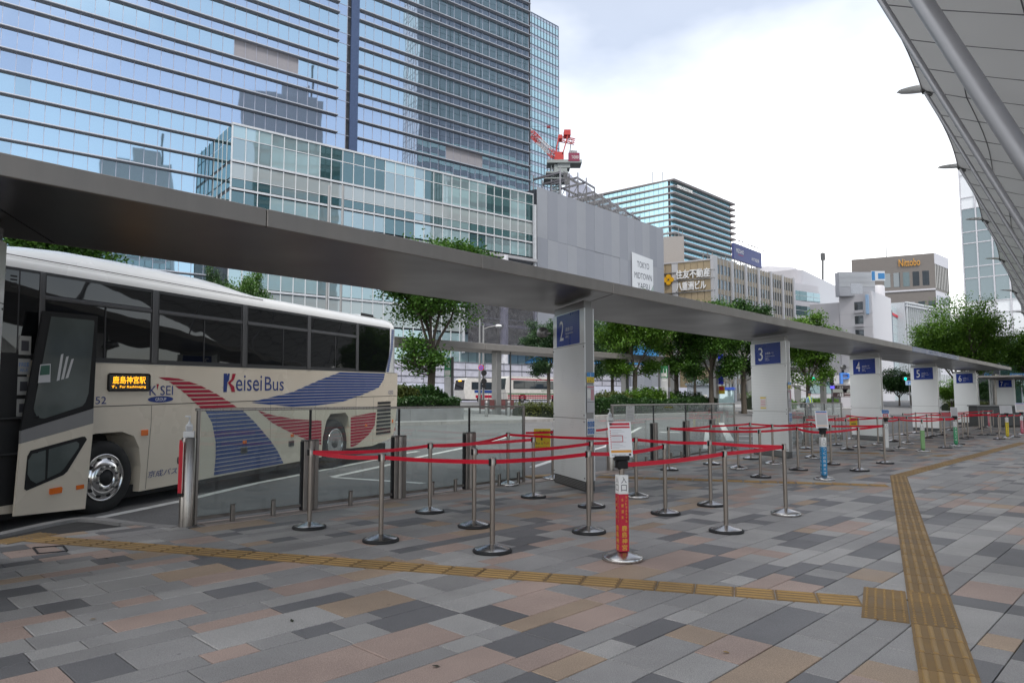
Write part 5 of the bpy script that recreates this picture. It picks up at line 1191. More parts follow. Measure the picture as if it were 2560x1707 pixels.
# site sign
m_dg = mat('sign_dark_letters', (.09, .10, .13), .6); m_sgw = mat('sign_white', (.66, .69, .73), .5, var=.03)
sx = 31.3; P = base + d*sx + nrm*.35; sg = thing('site_sign', 'white corner-cut site sign on the grey construction panels', 'sign', P)
m = MB(M=frameM(Vector((0, 0, 0)), d)); m.prism([(0, 13.5), (5.0, 22.5), (8.5, 27.2), (8.5, 32.9), (0, 33.4)], -.1, 0, 'y'); m.build('board', m_sgw, sg)
m = MB(M=frameM(Vector((0, 0, 0)), d)); m.prism([(0.2, 13.5), (5.2, 22.4), (8.5, 27.0), (8.5, 13.5)], -.09, 0, 'y'); m.build('lower_board', mat('sign_green_grey', (.33, .42, .40), .6), sg)
m = MB(M=frameM(nrm * .11, d))
for k, (tx, x0, w_) in enumerate((('TOKYO', 1.9, 4.9), ('MIDTOWN', .8, 7.1), ('YAESU', 2.0, 4.9))): put_text(m, tx, (x0, -.01, (30.4, 27.9, 25.7)[k]), (1, 0, 0), (0, 0, 1), w_, 1.35)
m.build('lettering', m_dg, sg)
# ---- tower crane
m_cr = mat('crane_red', (.55, .045, .04), .5, var=.1); m_crw = mat('crane_white', (.6, .58, .6), .5); m_crg = mat('crane_grey', (.30, .33, .33), .55, metal=.3)
base = at(1398, 470, 158); cz = base.z; base.z = CH - 6; cr = thing('tower_crane', 'red luffing tower crane rising behind the grey construction block', 'crane', base); z0 = CH - 6
def lat(mb, a, b, w_, n, th, mi=0):
    """square lattice mast or jib"""
    a = Vector(a); b = Vector(b); dd = (b - a).normalized(); sx_ = dd.cross(Vector((0, 0, 1)) if abs(dd.z) < .9 else Vector((1, 0, 0))).normalized(); sy_ = dd.cross(sx_)
    cn = [sx_*w_/2 + sy_*w_/2, sx_*-w_/2 + sy_*w_/2, sx_*-w_/2 - sy_*w_/2, sx_*w_/2 - sy_*w_/2]
    for c in cn: mb.beam(a + c, b + c, th, th, mi)
    for i in range(n):
        p, q = a.lerp(b, i/n), a.lerp(b, (i+1)/n)
        for k in range(4): mb.beam(p + cn[k], q + cn[(k+1) % 4], th*.6, th*.6, mi); mb.beam(p + cn[k], p + cn[(k+1) % 4], th*.6, th*.6, mi)
def K(u, v, dy=0): q = at(u, v, 158 + dy); return q - base
m = MB(); lat(m, K(1390, 500), K(1390, 418), 2.2, 9, .22); m.build('mast', m_crg, cr)
m = MB(); c_ = K(1390, 440); m.box(c_.x - 2.4, c_.x + 2.6, -2.2, 2.2, c_.z, c_.z + .35); m.box(c_.x - .5, c_.x + 2.4, -1.5, 1.5, c_.z + .35, c_.z + 2.2); c_ = K(1392, 455); m.box(c_.x - 3, c_.x + 2.8, -2.4, 2.4, c_.z, c_.z + .25); m.build('climbing_frame', m_crg, cr)
c_ = K(1402, 414); m = MB(); m.box(c_.x - 3.2, c_.x + 4.6, -2.0, 2.0, c_.z, c_.z + .7); m.box(c_.x - .8, c_.x + 2, -1.6, 1.6, c_.z - 1.0, c_.z); m.build('slewing_deck', m_crg, cr)
m = MB(); m.box(c_.x - 1.2, c_.x + .6, -1.4, 1.4, c_.z + .75, c_.z + 2.7); m.build('winch_house', m_cr, cr)
a_, b_ = K(1419, 401), K(1447, 401); m = MB(); m.box(a_.x, b_.x, -2.1, -1.95, a_.z - .9, a_.z + 1.0); bn_ = m.build('banner', mat('banner_maroon', (.25, .03, .08), .6), cr)
m = MB(); put_text(m, 'TAKENAKA', (a_.x + .75, -2.12, a_.z - .35), (1, 0, 0), (0, 0, 1), 1.6, .75); m.build('lettering', m_white, bn_)
m = MB()
for k in range(4): m.box(a_.x + .3 + .45*k, a_.x + .7 + .45*k, -1.8, 1.8, a_.z + 1.0, a_.z + 1.75 - .05*k)
m.build('counterweight', mat('counterweight', (.38, .38, .40), .7), cr)
tp = K(1416, 345)
m = MB(); 
for y in (-1.3, 1.3): m.beam(K(1385, 410) + Vector((0, y, 0)), tp + Vector((-1.8, y, 0)), .28, .28); m.beam(K(1405, 392) + Vector((0, y, 0)), tp + Vector((.2, y, 0)), .2, .2)
m.build('a_frame', m_cr, cr)
m = MB(); m.box(tp.x - .6, tp.x + .9, -1.2, 1.2, tp.z + .3, tp.z + 1.5); m.box(tp.x - 1.9, tp.x - 1.0, -1, 1, tp.z - .5, tp.z + .4); lat(m, tp + Vector((-1.6, 0, -.2)), tp + Vector((1.9, 0, -.9)), 1.0, 3, .14); m.build('head_frame', m_cr, cr)
m = MB(); 
for y in (-1, 1): m.tube([tp + Vector((1.1, y, -.6)), K(1423, 392) + Vector((0, y, 0))], .05, 5)
m.build('stay_rope', m_blk, cr)
j0, j1 = K(1388, 392, 1), K(1310, 316, 12); m = MB(); lat(m, j0.lerp(j1, .0), j0.lerp(j1, .16), 1.2, 2, .16); m.build('jib_section', m_cr, cr)
m = MB(); lat(m, j0.lerp(j1, .165), j0.lerp(j1, .5), 1.2, 5, .14); m.build('jib_section', m_crw, cr)
m = MB(); lat(m, j0.lerp(j1, .505), j0.lerp(j1, .78), 1.2, 4, .16); m.build('jib_section', m_cr, cr)
m = MB(); lat(m, j0.lerp(j1, .785), j1, 1.1, 3, .14); m.build('jib_section', m_crw, cr)
hk = K(1372, 318); m = MB(); m.box(hk.x - .5, hk.x + .4, -.25, .25, hk.z - .25, hk.z + .25); m.build('hook_block', mat('hook_dark_red', (.25, .03, .05), .5), cr)
m = MB(); m.tube([tp + Vector((-1.5, 0, .2)), j1], .05, 5); m.tube([j1, hk], .03, 5); m.build('stay_rope', m_blk, cr)
# ---- striped office tower with deep eaves on every floor
g_br = tower_glass('eaves_tower_glass', (0.62, 0.92, 1.0), (0.15, 0.36, 0.44), .6); m_eave = mat('eave_brown', (.16, .14, .145), .5); m_eavl = mat('eave_edge', (.42, .40, .39), .5)
base = at(1675, 448, 430); zt = base.z; base.z = 0; d = dirv(44.4); dl = dirv(-50); nr_ = Vector((d.y, -d.x, 0)); et = thing('office_tower', 'distant tower with dark overhanging eaves and blue glass bands', 'tower', base)
LR, LL = 78.0, 74.0; mass(et, base, base - nr_*.2 + dl*.2, d, LR, dl, LL, 1, zt - .5, m_core, 'core')
FH = 4.15; nf_ = 22
for (o_, dd, ln) in ((base, d, LR), (base + dl*LL, -dl, LL)):
    cells = []
    for k in range(nf_):
        for i in range(int(ln / 3.3)): cells.append((i*3.3 + .1, zt - FH*(k+1) + .1, 3.1, 2.9))
    panes(et, base, o_, dd, cells, lambda x, z: g_br, limit=120, depth=.1, jit=.0008)
for k in range(nf_):
    z = zt - FH*k
    def ring(out, za, zb, mm, nm):
        P = [base + nr_*out - dl*out, base + d*(LR + out) + nr_*out, base + d*(LR+out) - nr_*2, base - nr_*2 + dl*2, base + dl*LL - nr_*2, base + dl*(LL) - Vector((-dl.y, dl.x, 0))*(-out) ]
        P = [base + nr_*out - dl*out*.2, base + d*(LR + out) + nr_*out, base + d*(LR + out) - nr_*3, base - nr_*3 + dl*3, base + dl*(LL + out) + d*3, base + dl*(LL + out) - d*out]
        P = [p - base for p in P]; a = sum(P[i].x*P[(i+1) % 6].y - P[(i+1) % 6].x*P[i].y for i in range(6))
        if a < 0: P = P[::-1]
        m = MB(); m.prism([(p.x, p.y) for p in P], za, zb, 'z'); m.build(nm, mm, et)
    ring(2.2, z - 1.15, z - .36, m_eave, 'eave'); ring(2.4, z - .35, z, m_eavl, 'eave_edge')
m = MB(M=frameM(nr_*1.95, d)); put_text(m, 'BRIDGESTONE', (4, -.6, zt - FH - 1.1), (1, 0, 0), (0, 0, 1), 18, 2.0, depth=.3); m.build('lettering', m_white, et)
for (x, h) in ((-6, 7), (1.5, 6), (40, 5)): m = MB(); m.tube([d*max(0, x) + dl*max(0, -x) - nr_*3 + dl*3 + Vector((0, 0, zt)), d*max(0, x) + dl*max(0, -x) - nr_*3 + dl*3 + Vector((0, 0, zt + h))], .25, 6); m.build('mast', m_gmet, et)
# ---- grey concrete block peeping out beside the site
base = at(1659, 592, 185); zt = base.z; base.z = 0; gb_ = thing('stair_block', 'plain grey concrete stair block right of the grey site panels', 'building', base); mass(gb_, base, base, dirv(100), 5.2, dirv(10), 12, 1, zt, mat('concrete_grey', (.36, .34, .33), .8, var=.06), 'wall')
for k in range(5): m = MB(); m.tube([Vector((1 + k, 0, zt)), Vector((1 + k, 0, zt + 1.6 + (k % 2)))], .08, 5); m.build('roof_pipe', m_gmet, gb_)
# ---- tan office block with lettering
m_tan = mat('tan_panel', (.40, .315, .20), .6, var=.08, scale=.5, speck=.05); m_tan2 = mat('tan_spandrel', (.37, .315, .245), .6, var=.06); m_pier = mat('pale_pier', (.56, .555, .57), .6, var=.05); m_win = tower_glass('office_window', (.5, .55, .58), (.03, .035, .04), .3); m_tfin = mat('pale_fin', (.42, .41, .39), .5)
base = Vector((48.4, 170, 0)); d = dirv(45.5); dl = dirv(-60); nr_ = Vector((d.y, -d.x, 0)); zt = at(1790, 641, 170).z; tb_ = thing('office_block', 'tan office block with white roof lettering and yellow emblem', 'building', base)
LR = 44.0; LL = 26.0; mass(tb_, base, base - nr_*.3, d, LR, dl, LL, 1, zt - 1.0, m_tan2, 'wall')
bars(tb_, base, base, d, [(-.4, 1.6, 1, zt + .3)] + [(1.6 + 7.05*k, 2.55 + 7.05*k, 1, zt + .1) for k in range(1, 7)], m_pier, 'pier', .5, .3)
FHT = 3.62
for b in range(6):
    x0 = (1.6 if b == 0 else 2.55 + 7.05*b); x1 = 1.6 + 7.05*(b+1); sp = (x1 - x0) / 4
    cells = [(x0 + k*sp + .38, zt - 1.7 - FHT*f - 2.25, sp - .76, 2.25) for k in range(4) for f in range(9)]
    panes(tb_, base, base, d, cells, lambda x, z: m_win, 'window', depth=.05, jit=.0008)
    for k in range(5): bars(tb_, base, base, d, [(x0 + k*sp - (.18 if k else -.02), x0 + k*sp + (.18 if k < 4 else -.02), 1, zt - .2)], m_tfin, 'fin', .22)
    for f in range(10): bars(tb_, base, base, d, [(x0 + .3, x1 - .3, zt - 1.7 - FHT*f + .03, zt - .35 - FHT*f if f else zt - .35)], m_tan2, 'spandrel', .1)
A0 = base + dl * LL
for k in range(int(LL / 1.6)): bars(tb_, base, A0, -dl, [(LL - 1.6*(k+1) + .05 - .4, LL - 1.6*k - .05 - .4, 1, zt - .9)], m_tan if k not in (5,) else m_pier, 'cladding_panel', .18 if k != 5 else .3)
bars(tb_, base, A0, -dl, [(0, LL, zt - .85, zt - .55)], m_pier, 'coping', .4)
for z in (zt - 3.4, zt - 5.4, zt - 8.4): bars(tb_, base, A0, -dl, [(LL - 16, LL + .6, z, z + .22)], m_gmet, 'sign_rail', .5)
m = MB(M=frameM(Vector((0, 0, 0)), -dl)); 
for q, (ox, oz_) in enumerate(((0, 0), (.09, .02), (.02, .09), (.1, .1))): put_text(m, '住友不動産', (-8.8 + ox, -.55 - .004*q, zt - 5.0 + oz_), (1, 0, 0), (0, 0, 1), 8.3, 2.1, depth=.25); put_text(m, '八重洲ビル', (-8.8 + ox, -.55 - .004*q, zt - 7.9 + oz_), (1, 0, 0), (0, 0, 1), 7.3, 2.05, depth=.25)
m.build('lettering', mat('letter_white', (.86, .86, .86), .5), tb_)
m = MB(M=frameM(Vector((0, 0, 0)), -dl)); 
for a in range(4): m.lathe([(.62, 0), (.62, .3)], 14, (0, 0, 0)) if False else m.prism([(-10.7 + .72*math.cos(a*math.pi/2) + .62*math.cos(2*math.pi*q/14), zt - 4.9 + .72*math.sin(a*math.pi/2) + .62*math.sin(2*math.pi*q/14)) for q in range(14)], -.75, -.5, 'y')
m.build('emblem', mat('emblem_yellow', (.80, .42, .01), .5), tb_)
m = MB(M=frameM(Vector((0, 0, 0)), -dl)); m.prism([(-10.7 + .24*math.cos(2*math.pi*q/10), zt - 4.9 + .24*math.sin(2*math.pi*q/10)) for q in range(10)], -.78, -.751, 'y'); m.build('emblem_centre', m_ink, tb_)
for k in range(7): m = MB(); m.beam(d*(1 + 2.2*k) - nr_*3 + Vector((0, 0, zt - .5)), d*(1 + 2.2*k) - nr_*3 + Vector((0, 0, zt + 1.6 + .3*(k % 3))), .2, .2); m.build('roof_frame', m_gmet, tb_)
m = MB(); m.beam(d*0 - nr_*3 + Vector((0, 0, zt + 1.3)), d*16 - nr_*3 + Vector((0, 0, zt + 1.9)), .2, .2); m.build('roof_frame', m_gmet, tb_)
# rooftop billboard
bb0, bb1 = at(1832, 622, 186), at(1901, 642, 200); bb = thing('billboard', 'dark blue rooftop billboard with white lettering above the tan block', 'billboard', Vector((bb0.x, bb0.y, zt - 1))); bo = Vector((bb0.x, bb0.y, zt - 1)); dd = (bb1 - bb0); dd.z = 0; bl = dd.length; dd.normalize()
zb = bb0.z - bo.z - 1.6; m = MB(M=frameM(Vector((0, 0, 0)), dd)); m.box(0, bl, -.3, .3, zb - 1.1, zb + 3.2); m.build('panel', mat('billboard_blue', (.06, .075, .22), .5), bb)
m = MB(M=frameM(Vector((0, 0, 0)), dd)); put_text(m, 'MIZUHO', (bl*.08, -.32, zb + .9), (1, 0, 0), (0, 0, 1), bl*.26, 1.1); put_text(m, 'みずほ証券', (bl*.62, -.32, zb + .1), (1, 0, 0), (0, 0, 1), bl*.28, 1.0); m.build('lettering', m_lettw, bb)
m = MB(M=frameM(Vector((0, 0, 0)), dd)); m.box(bl*.14, bl*.32, -.33, -.31, zb + .4, zb + .5); m.build('underline', m_inkr, bb)
for k in range(9): m = MB(M=frameM(Vector((0, 0, 0)), dd)); m.beam((bl*(k + .5)/9, 0, zb + 3.2), (bl*(k + .5)/9, -1.3, zb + 3.7), .08, .08); m.box(bl*(k + .5)/9 - .3, bl*(k + .5)/9 + .3, -1.6, -1.2, zb + 3.65, zb + 3.8); m.build('flood_lamp', m_gmetd, bb)
for k in range(5): m = MB(M=frameM(Vector((0, 0, 0)), dd)); m.beam((bl*(k + .5)/5, .4, 0), (bl*(k + .5)/5, .4, zb + 2), .2, .2); m.beam((bl*(k + .5)/5, 3, 0), (bl*(k + .5)/5, .4, zb + 1), .15, .15); m.build('support', m_gmet, bb)
# ---- white building with rounded masses and corner glazing
m_wb = mat('white_tile', (.47, .46, .485), .5, var=.05, scale=.2); m_wbl = mat('white_tile_light', (.56, .55, .575), .5, var=.05, scale=.2)
def rounded(parent, base, u0, u1, vtop, Y0, Y1, dep, mm, nm='wall', rad=2.0, z0=1.0):
    """a block seen between two pixel columns at depths Y0, Y1 with rounded front corners"""
    a = at(u0, vtop, Y0); b = at(u1, vtop, Y1); zt = a.z; a.z = b.z = 0; dd = (b - a); ln = dd.length; dd.normalize(); ou = Vector((dd.y, -dd.x, 0))
    P = []
    for (cx, cy, t0) in ((rad, 0, 0), (ln - rad, 0, 1)):
        for q in range(6):
            t = math.pi/2 * q / 5
            if t0 == 0: P.append(a + dd*(rad - rad*math.cos(t)) - ou*(rad - rad*math.sin(t)))
            else: P.append(a + dd*(ln - rad + rad*math.sin(t)) - ou*(rad - rad*math.cos(t)))
    P += [a + dd*ln - ou*dep, a - ou*dep]; P = [p - base for p in P]
    ar = sum(P[i].x*P[(i+1) % len(P)].y - P[(i+1) % len(P)].x*P[i].y for i in range(len(P)))
    if ar < 0: P = P[::-1]
    m = MB(); m.prism([(p.x, p.y) for p in P], z0, zt, 'z'); return m.build(nm, mm, parent), a, dd, ln, zt
base = at(2000, 998, 225); base.z = 0; wb_ = thing('white_building', 'pale white building with rounded blocks and corner glazing right of the tan block', 'building', base)
rounded(wb_, base, 1900, 2008, 664, 232, 236, 14, m_wbl, rad=5)
w_, a, dd, ln, zt = rounded(wb_, base, 2001, 2099, 672, 214, 252, 22, m_wb, rad=3)
w_, a, dd, ln, zt = rounded(wb_, base, 1978, 2050, 706, 206, 214, 10, m_wbl, rad=1.2)
for k in range(7):
    z = zt - 5.0 - 4.4*k
    for i in range(4):
        m = MB(M=frameM(a - base, dd)); m.box(.5 + i*(ln-.8)/4, .4 + (i+1)*(ln-.8)/4, -.08, .05, z, z + 2.8); m.build('window', g_pod[1] if i < 2 else g_pod[3], wb_)
    m = MB(M=frameM(a - base, dd)); m.box(.3, ln - .2, -.14, .04, z + 1.4, z + 1.5); m.build('transom', m_wmul, wb_)
m = MB(); m.tube([at(2057, 720, 240) - base, at(2057, 632, 240) - base], .32, 6); q = at(2057, 642, 240) - base; m.box(q.x - .7, q.x + .7, q.y - .3, q.y + .3, q.z - 1.2, q.z + 1.2); m.build('antenna', m_gmetd, wb_)
# ---- white building with balconies, tank and roof signs
base = at(2150, 998, 205); base.z = 0; wc = thing('white_building', 'white building with three dark balcony openings and rooftop signs', 'building', base)
w_, a, dd, ln, zt = rounded(wc, base, 2096, 2180, 735, 206, 200, 20, m_wbl, rad=.3)
for k in range(8):
    z = zt - 4.9 - 4.0*k
    m = MB(M=frameM(a - base, dd)); m.box(ln*.47, ln*.72, -.06, .05, z - .3, z + 2.1); o_ = m.build('balcony_opening', m_win, wc)
    m = MB(M=frameM(a - base, dd)); m.box(ln*.46, ln*.73, -.5, .05, z - 1.1, z - .32); m.build('balcony_wall', m_wb, wc)
    m = MB(M=frameM(a - base, dd)); m.box(0, ln, -.03, .02, z - 1.3, z - 1.22); m.build('joint_line', m_wb, wc)
m = MB(M=frameM(a - base, dd)); m.box(ln*.82, ln*.9, -.6, .0, zt - 6.5, zt - 1); m.build('sign_board', mat('sign_pale_blue', (.32, .48, .68), .5), wc)
w_, a2, dd2, ln2, zt2 = rounded(wc, base, 2180, 2207, 750, 201, 216, 18, m_wb, rad=.3)
for k in range(10):
    for i in range(4): m = MB(M=frameM(a2 - base, dd2)); m.box(.6 + i*(ln2-1)/4, .4 + (i+1)*(ln2-1)/4 , -.07, .05, zt2 - 5.6 - 3.9*k, zt2 - 2.4 - 3.9*k); m.build('window', m_win if (i + k) % 3 else m_blind, wc)
w_, a3, dd3, ln3, zt3 = rounded(wc, base, 2207, 2246, 752, 217, 240, 18, mat('pale_curtain_wall', (.42, .50, .52), .3, var=.05), rad=.3)
for k in range(14): m = MB(M=frameM(a3 - base, dd3)); m.box(0.1, ln3 - .1, -.06, .0, zt3 - 3 - 2.8*k, zt3 - 2.85 - 2.8*k); m.build('transom', m_wmul, wc)
m = MB(M=frameM(a3 - base, dd3)); m.box(ln3*.42, ln3*.5, -.25, .0, 6, zt3 - 1.5); m.build('pipe', m_dml, wc)
m = MB(M=frameM(a3 - base, dd3)); m.box(ln3*.46, ln3*.92, -.25, .0, zt3 - 3.0, zt3 - 2.2); m.build('sign_board', m_inkr, wc)
q = at(2206, 752, 214) - base; m = MB(); m.lathe([(2.2, zt3 - .2), (2.2, zt3 + 4.3), (1.9, zt3 + 4.6)], 18, (q.x, q.y + 3, 0)); m.build('roof_tank', m_wbl, wc)
m = MB(); p0, p1 = at(2098, 716, 203) - base, at(2186, 680, 203) - base
m.box(p0.x, p1.x, p0.y, p0.y + 2.5, zt - 1, p1.z); m.build('roof_screen', mat('louvre_grey', (.36, .37, .40), .6, var=.1, scale=6, stretch=(.1, .1, 3)), wc)
for k in range(11): m = MB(); m.box(p0.x, p1.x, p0.y - .08, p0.y - .01, p0.z + .36*k, p0.z + .36*k + .16); m.build('louvre', m_wmul, wc)
m = MB(); p0, p1 = at(2178, 702, 199) - base, at(2211, 678, 199) - base; m.box(p0.x, p1.x, p0.y - .2, p0.y, p0.z, p1.z); m.build('roof_sign', m_sgw, wc)
m = MB(); m.box(p0.x + .1, p0.x + 1.0, p0.y - .25, p0.y - .21, p0.z + .1, p1.z - .1); m.box(p0.x + 1.9, p1.x - .1, p0.y - .25, p0.y - .21, p0.z + .5, p1.z - .6); m.build('sign_print', m_lblue, wc)
m = MB(); p0, p1 = at(2127, 735, 198) - base, at(2155, 709, 198) - base; m.box(p0.x, p1.x, p0.y - .2, p0.y, p0.z, p1.z); m.build('roof_sign', mat('sign_grey_white', (.5, .52, .56), .5), wc)
# ---- brown tiled tower
m_bt = mat('brown_tile', (.16, .145, .135), .6, var=.06, scale=.6, speck=.05); m_btl = mat('pale_tile', (.52, .52, .56), .6); m_gold = mat('gold_letters', (.62, .30, .04), .4)
base = at(2334.5, 632.4, 320); zt = base.z; base.z = 0; d = dirv(47); dl = dirv(-62); nr_ = Vector((d.y, -d.x, 0)); nt_ = thing('office_tower', 'brown tiled tower with gold lettering and a recessed top floor', 'tower', base)
LR = 20.0; LL = 34.0; mass(nt_, base, base, d, LR, dl, LL, 1, zt, m_bt, 'wall'); A0 = base + dl*LL
bars(nt_, base, base, d, [(0, LR, 1, zt - 17.2)], m_btl, 'side_wall', .1); bars(nt_, base, base, d, [(0, LR, zt - 5, zt + .1)], m_btl, 'parapet', .25)
bars(nt_, base, base, d, [(.6, LR - .4, zt - 16.0, zt - 5.1)], m_dark, 'top_recess', .02)
for k in range(9): bars(nt_, base, base, d, [(.5 + k*2.3, 1.4 + k*2.3, zt - 16, zt - 5)], m_tfin, 'top_pier', .15)
panes(nt_, base, base, d, [(1.2 + i*2.3, zt - 23 - 7.2*f, 1.2, 3.8) for i in range(8) for f in range(8)], lambda x, z: m_win, 'window', depth=.16)
panes(nt_, base, A0, -dl, [(LL - 19 + i*4.0, zt - 25 - 7.2*f, 2.6, 3.2) for i in range(5) for f in range(8)], lambda x, z: m_win if x > LL - 8 else m_blind, 'window', depth=.08)
panes(nt_, base, A0, -dl, [(LL - 20.5 + i*3.9, zt - 14.5, 2.6, 6.6) for i in range(5)], lambda x, z: m_win if (int(x) % 3) else g_pod[0], 'window', depth=.08)
bars(nt_, base, A0, -dl, [(LL - 21, LL + .1, zt - 16.9, zt - 16.2)], m_btl, 'ledge', .4); bars(nt_, base, A0, -dl, [(0, LL - 21.5, zt - 17.2, zt - 16.9)], m_dark, 'ledge', .2)
m = MB(M=frameM(Vector((0, 0, 0)), -dl)); put_text(m, 'Nittobo', (-14.2, -.3, zt - 5.2), (1, 0, 0), (0, 0, 1), 8.6, 3.4, depth=.3); m.build('lettering', m_gold, nt_)
m = MB(); m.tube([dl*20 + d*3 + Vector((0, 0, zt)), dl*20 + d*3 + Vector((0, 0, zt + 11))], .2, 5); m.build('mast', m_gmet, nt_)
# ---- grey gridded building before it
base = at(2262, 755, 235); zt = base.z; base.z = 0; gg = thing('office_block', 'grey gridded glass block between white building and large tree', 'building', base); d = dirv(52); dl = dirv(-50); nr_ = Vector((d.y, -d.x, 0))
mass(gg, base, base - nr_*.2, d, 26, dl, 8, 1, zt, m_slab, 'wall'); panes(gg, base, base, d, [(.8 + i*1.6, zt - 5.2 - 3.9*f, 1.3, 3.3) for i in range(15) for f in range(9)], lambda x, z: m_win if (int(x*10) + int(z)) % 4 else g_pod[0], 'window', depth=.05)
panes(gg, base, base + dl*8, -dl, [(2.2, zt - 6.5 - 5*f, 3.2, 2.6) for f in range(7)], lambda x, z: m_win, 'window')
for i in range(16): bars(gg, base, base, d, [(.72 + i*1.6 - .08, .72 + i*1.6 + .08, 3, zt - .1)], m_wmul, 'fin', .5)
bars(gg, base, base, d, [(0, 26, zt - 1.4, zt - 1.1), (0, 26, zt - .3, zt + .1)], m_wmul, 'roof_rail', .6)
# ---- station side glass tower on the right
g_rt = tower_glass('right_tower_glass', (0.9, 0.93, 0.95), (0.70, 0.72, 0.75), .14, wave=.004, wscale=.3); g_rtd = tower_glass('right_tower_dark', (0.6, 0.72, 0.75), (0.07, 0.085, 0.1), .25); g_rtl = tower_glass('lobby_glass', (.5, .66, .66), (.03, .06, .06), .25)
m_rtm = mat('right_mullion', (.55, .55, .59), .4, metal=.2)
base = at(2413, 730, 92); base.z = 0; d = dirv(135); nr_ = Vector((-d.y, d.x, 0)); nr_ = Vector((d.y, -d.x, 0)); rt = thing('glass_tower', 'tall pale glass tower behind the membrane roof at the right', 'tower', base)
d_in = dirv(48); LR = 10; HRT = 150
mass(rt, base, base + d_in*.2 + d*.2, d, LR, d_in, 70, .3, HRT, m_core, 'core')
o_ = base; cells = []; CW = 1.65
rz_ = []; z = 9.5
while z < HRT - 5: rz_ += [(z, z + 3.0), (z + 3.1, z + 4.5)]; z += 4.6
for i in range(6):
    for z0, z1 in rz_: cells.append((i*CW + .08, z0, CW - .16, z1 - z0))
panes(rt, base, o_, d, cells, lambda x, z: (g_rtd if 13 < z < 24 else g_rt), limit=200)
for i in range(7): bars(rt, base, o_, d, [(i*CW - .08, i*CW + .08, 9, HRT)], m_rtm, 'mullion', .2)
for z0, z1 in rz_: bars(rt, base, o_, d, [(0, LR, z0 - .12, z0)], m_rtm, 'transom', .16)
# side looking at the square (mirrored in the office tower)
dn = -d_in; cells = []
for i in range(20):
    for z0, z1 in rz_: cells.append((i*3.5 + .08, z0, 3.34, z1 - z0))
g_rs = tower_glass('right_tower_side_glass', (.55, .66, .62), (.20, .29, .27), .45); m_rsp = mat('side_spandrel', (.34, .36, .39), .5)
panes(rt, base, base + d_in*70, dn, cells, lambda x, z: g_rs if int((z - 9.5) / 2.3) % 2 == 0 else m_rsp, limit=0, restname='side_panes')
bars(rt, base, o_, d, [(3.3, LR, .3, 9.2)], m_rtm, 'lobby_wall', .05); panes(rt, base, o_, d, [(3.3 + i*2.2 + .05, .5, 2.1, 8.4) for i in range(3)], lambda x, z: g_rtl, 'lobby_pane', depth=.12)

# ---- neighbouring towers on the station side, seen mirrored in the office tower
g_mt = tower_glass('mirrored_tower_glass', (.5, .6, .64), (.12, .17, .19), .4); m_mtc = mat('mirrored_tower_crown', (.40, .41, .44), .6)
for (a, b, hh, lb) in ((Vector((94, 12, 0)), Vector((108, 37, 0)), 113, 'dark glass high-rise mirrored in the middle of the office tower facade'), (Vector((98, -52, 0)), Vector((113, -30, 0)), 94, 'grey high-rise mirrored low on the left of the office tower facade')):
    dd = (a - b); ln = dd.length; dd.normalize(); nn = Vector((dd.y, -dd.x, 0)); base = b
    t = thing('glass_tower', lb, 'tower', base); mass(t, base, b - nn*.2, dd, ln, -nn, 22, -.3, hh, m_mtc, 'wall')
    cells = [(i*2.6 + .2, 8 + k*4.4, 2.3, 3.0) for i in range(int(ln/2.6)) for k in range(int((hh - 22)/4.4))]
    panes(t, base, b, dd, cells, lambda x, z: g_mt, limit=0, restname='pane_field')
    mass(t, base, b - nn*4 + dd*5, dd, 9, -nn, 10, hh, hh + 6, m_mtc, 'roof_plant')
    m = MB(); m.tube([dd*4 - nn*3 + Vector((0, 0, hh)), dd*4 - nn*3 + Vector((0, 0, hh + 14))], .4, 6); m.build('mast', m_gmetd, t)
# ============================================================ ISLANDS, HEDGES, TREES
def leaf_mat(name, col, var=.35):
    m = bpy.data.materials.new(name); m.use_nodes = True; t = m.node_tree; t.nodes.clear(); l = t.links.new
    ge = N(t, 'ShaderNodeNewGeometry'); nz = N(t, 'ShaderNodeTexNoise'); nz.inputs['Scale'].default_value = 1.1; nz.inputs['Detail'].default_value = 4; l(ge.outputs['Position'], nz.inputs['Vector'])
    wn = N(t, 'ShaderNodeMath', operation='ADD'); l(nz.outputs['Fac'], wn.inputs[0]); rn = N(t, 'ShaderNodeMapRange'); rn.inputs[3].default_value = -.16; rn.inputs[4].default_value = .16; l(ge.outputs['Random Per Island'], rn.inputs[0]); l(rn.outputs[0], wn.inputs[1])
    rp = N(t, 'ShaderNodeValToRGB'); e = rp.color_ramp.elements; e[0].position = .3; e[1].position = .72
    e[0].color = (col[0]*(1-var), col[1]*(1-var*.8), col[2]*(1-var*.5), 1); e[1].color = (col[0]*(1+var*1.5), col[1]*(1+var*1.1), col[2]*(1+var*.4), 1); l(wn.outputs[0], rp.inputs[0])
    df = N(t, 'ShaderNodeBsdfDiffuse'); tr = N(t, 'ShaderNodeBsdfTranslucent'); gl = N(t, 'ShaderNodeBsdfGlossy'); gl.inputs['Roughness'].default_value = .4
    l(rp.outputs[0], df.inputs[0]); l(rp.outputs[0], tr.inputs[0]); a = N(t, 'ShaderNodeMixShader'); a.inputs[0].default_value = .4; b = N(t, 'ShaderNodeMixShader'); b.inputs[0].default_value = .04
    l(df.outputs[0], a.inputs[1]); l(tr.outputs[0], a.inputs[2]); l(a.outputs[0], b.inputs[1]); l(gl.outputs[0], b.inputs[2]); o = N(t, 'ShaderNodeOutputMaterial'); l(b.outputs[0], o.inputs[0]); return m
lf_a = leaf_mat('leaf_green', (.066, .155, .026)); lf_b = leaf_mat('leaf_fresh', (.10, .21, .027)); lf_c = leaf_mat('leaf_dark', (.036, .09, .025)); lf_d = leaf_mat('leaf_blue', (.06, .12, .055)); lf_e = leaf_mat('leaf_olive', (.11, .14, .04))
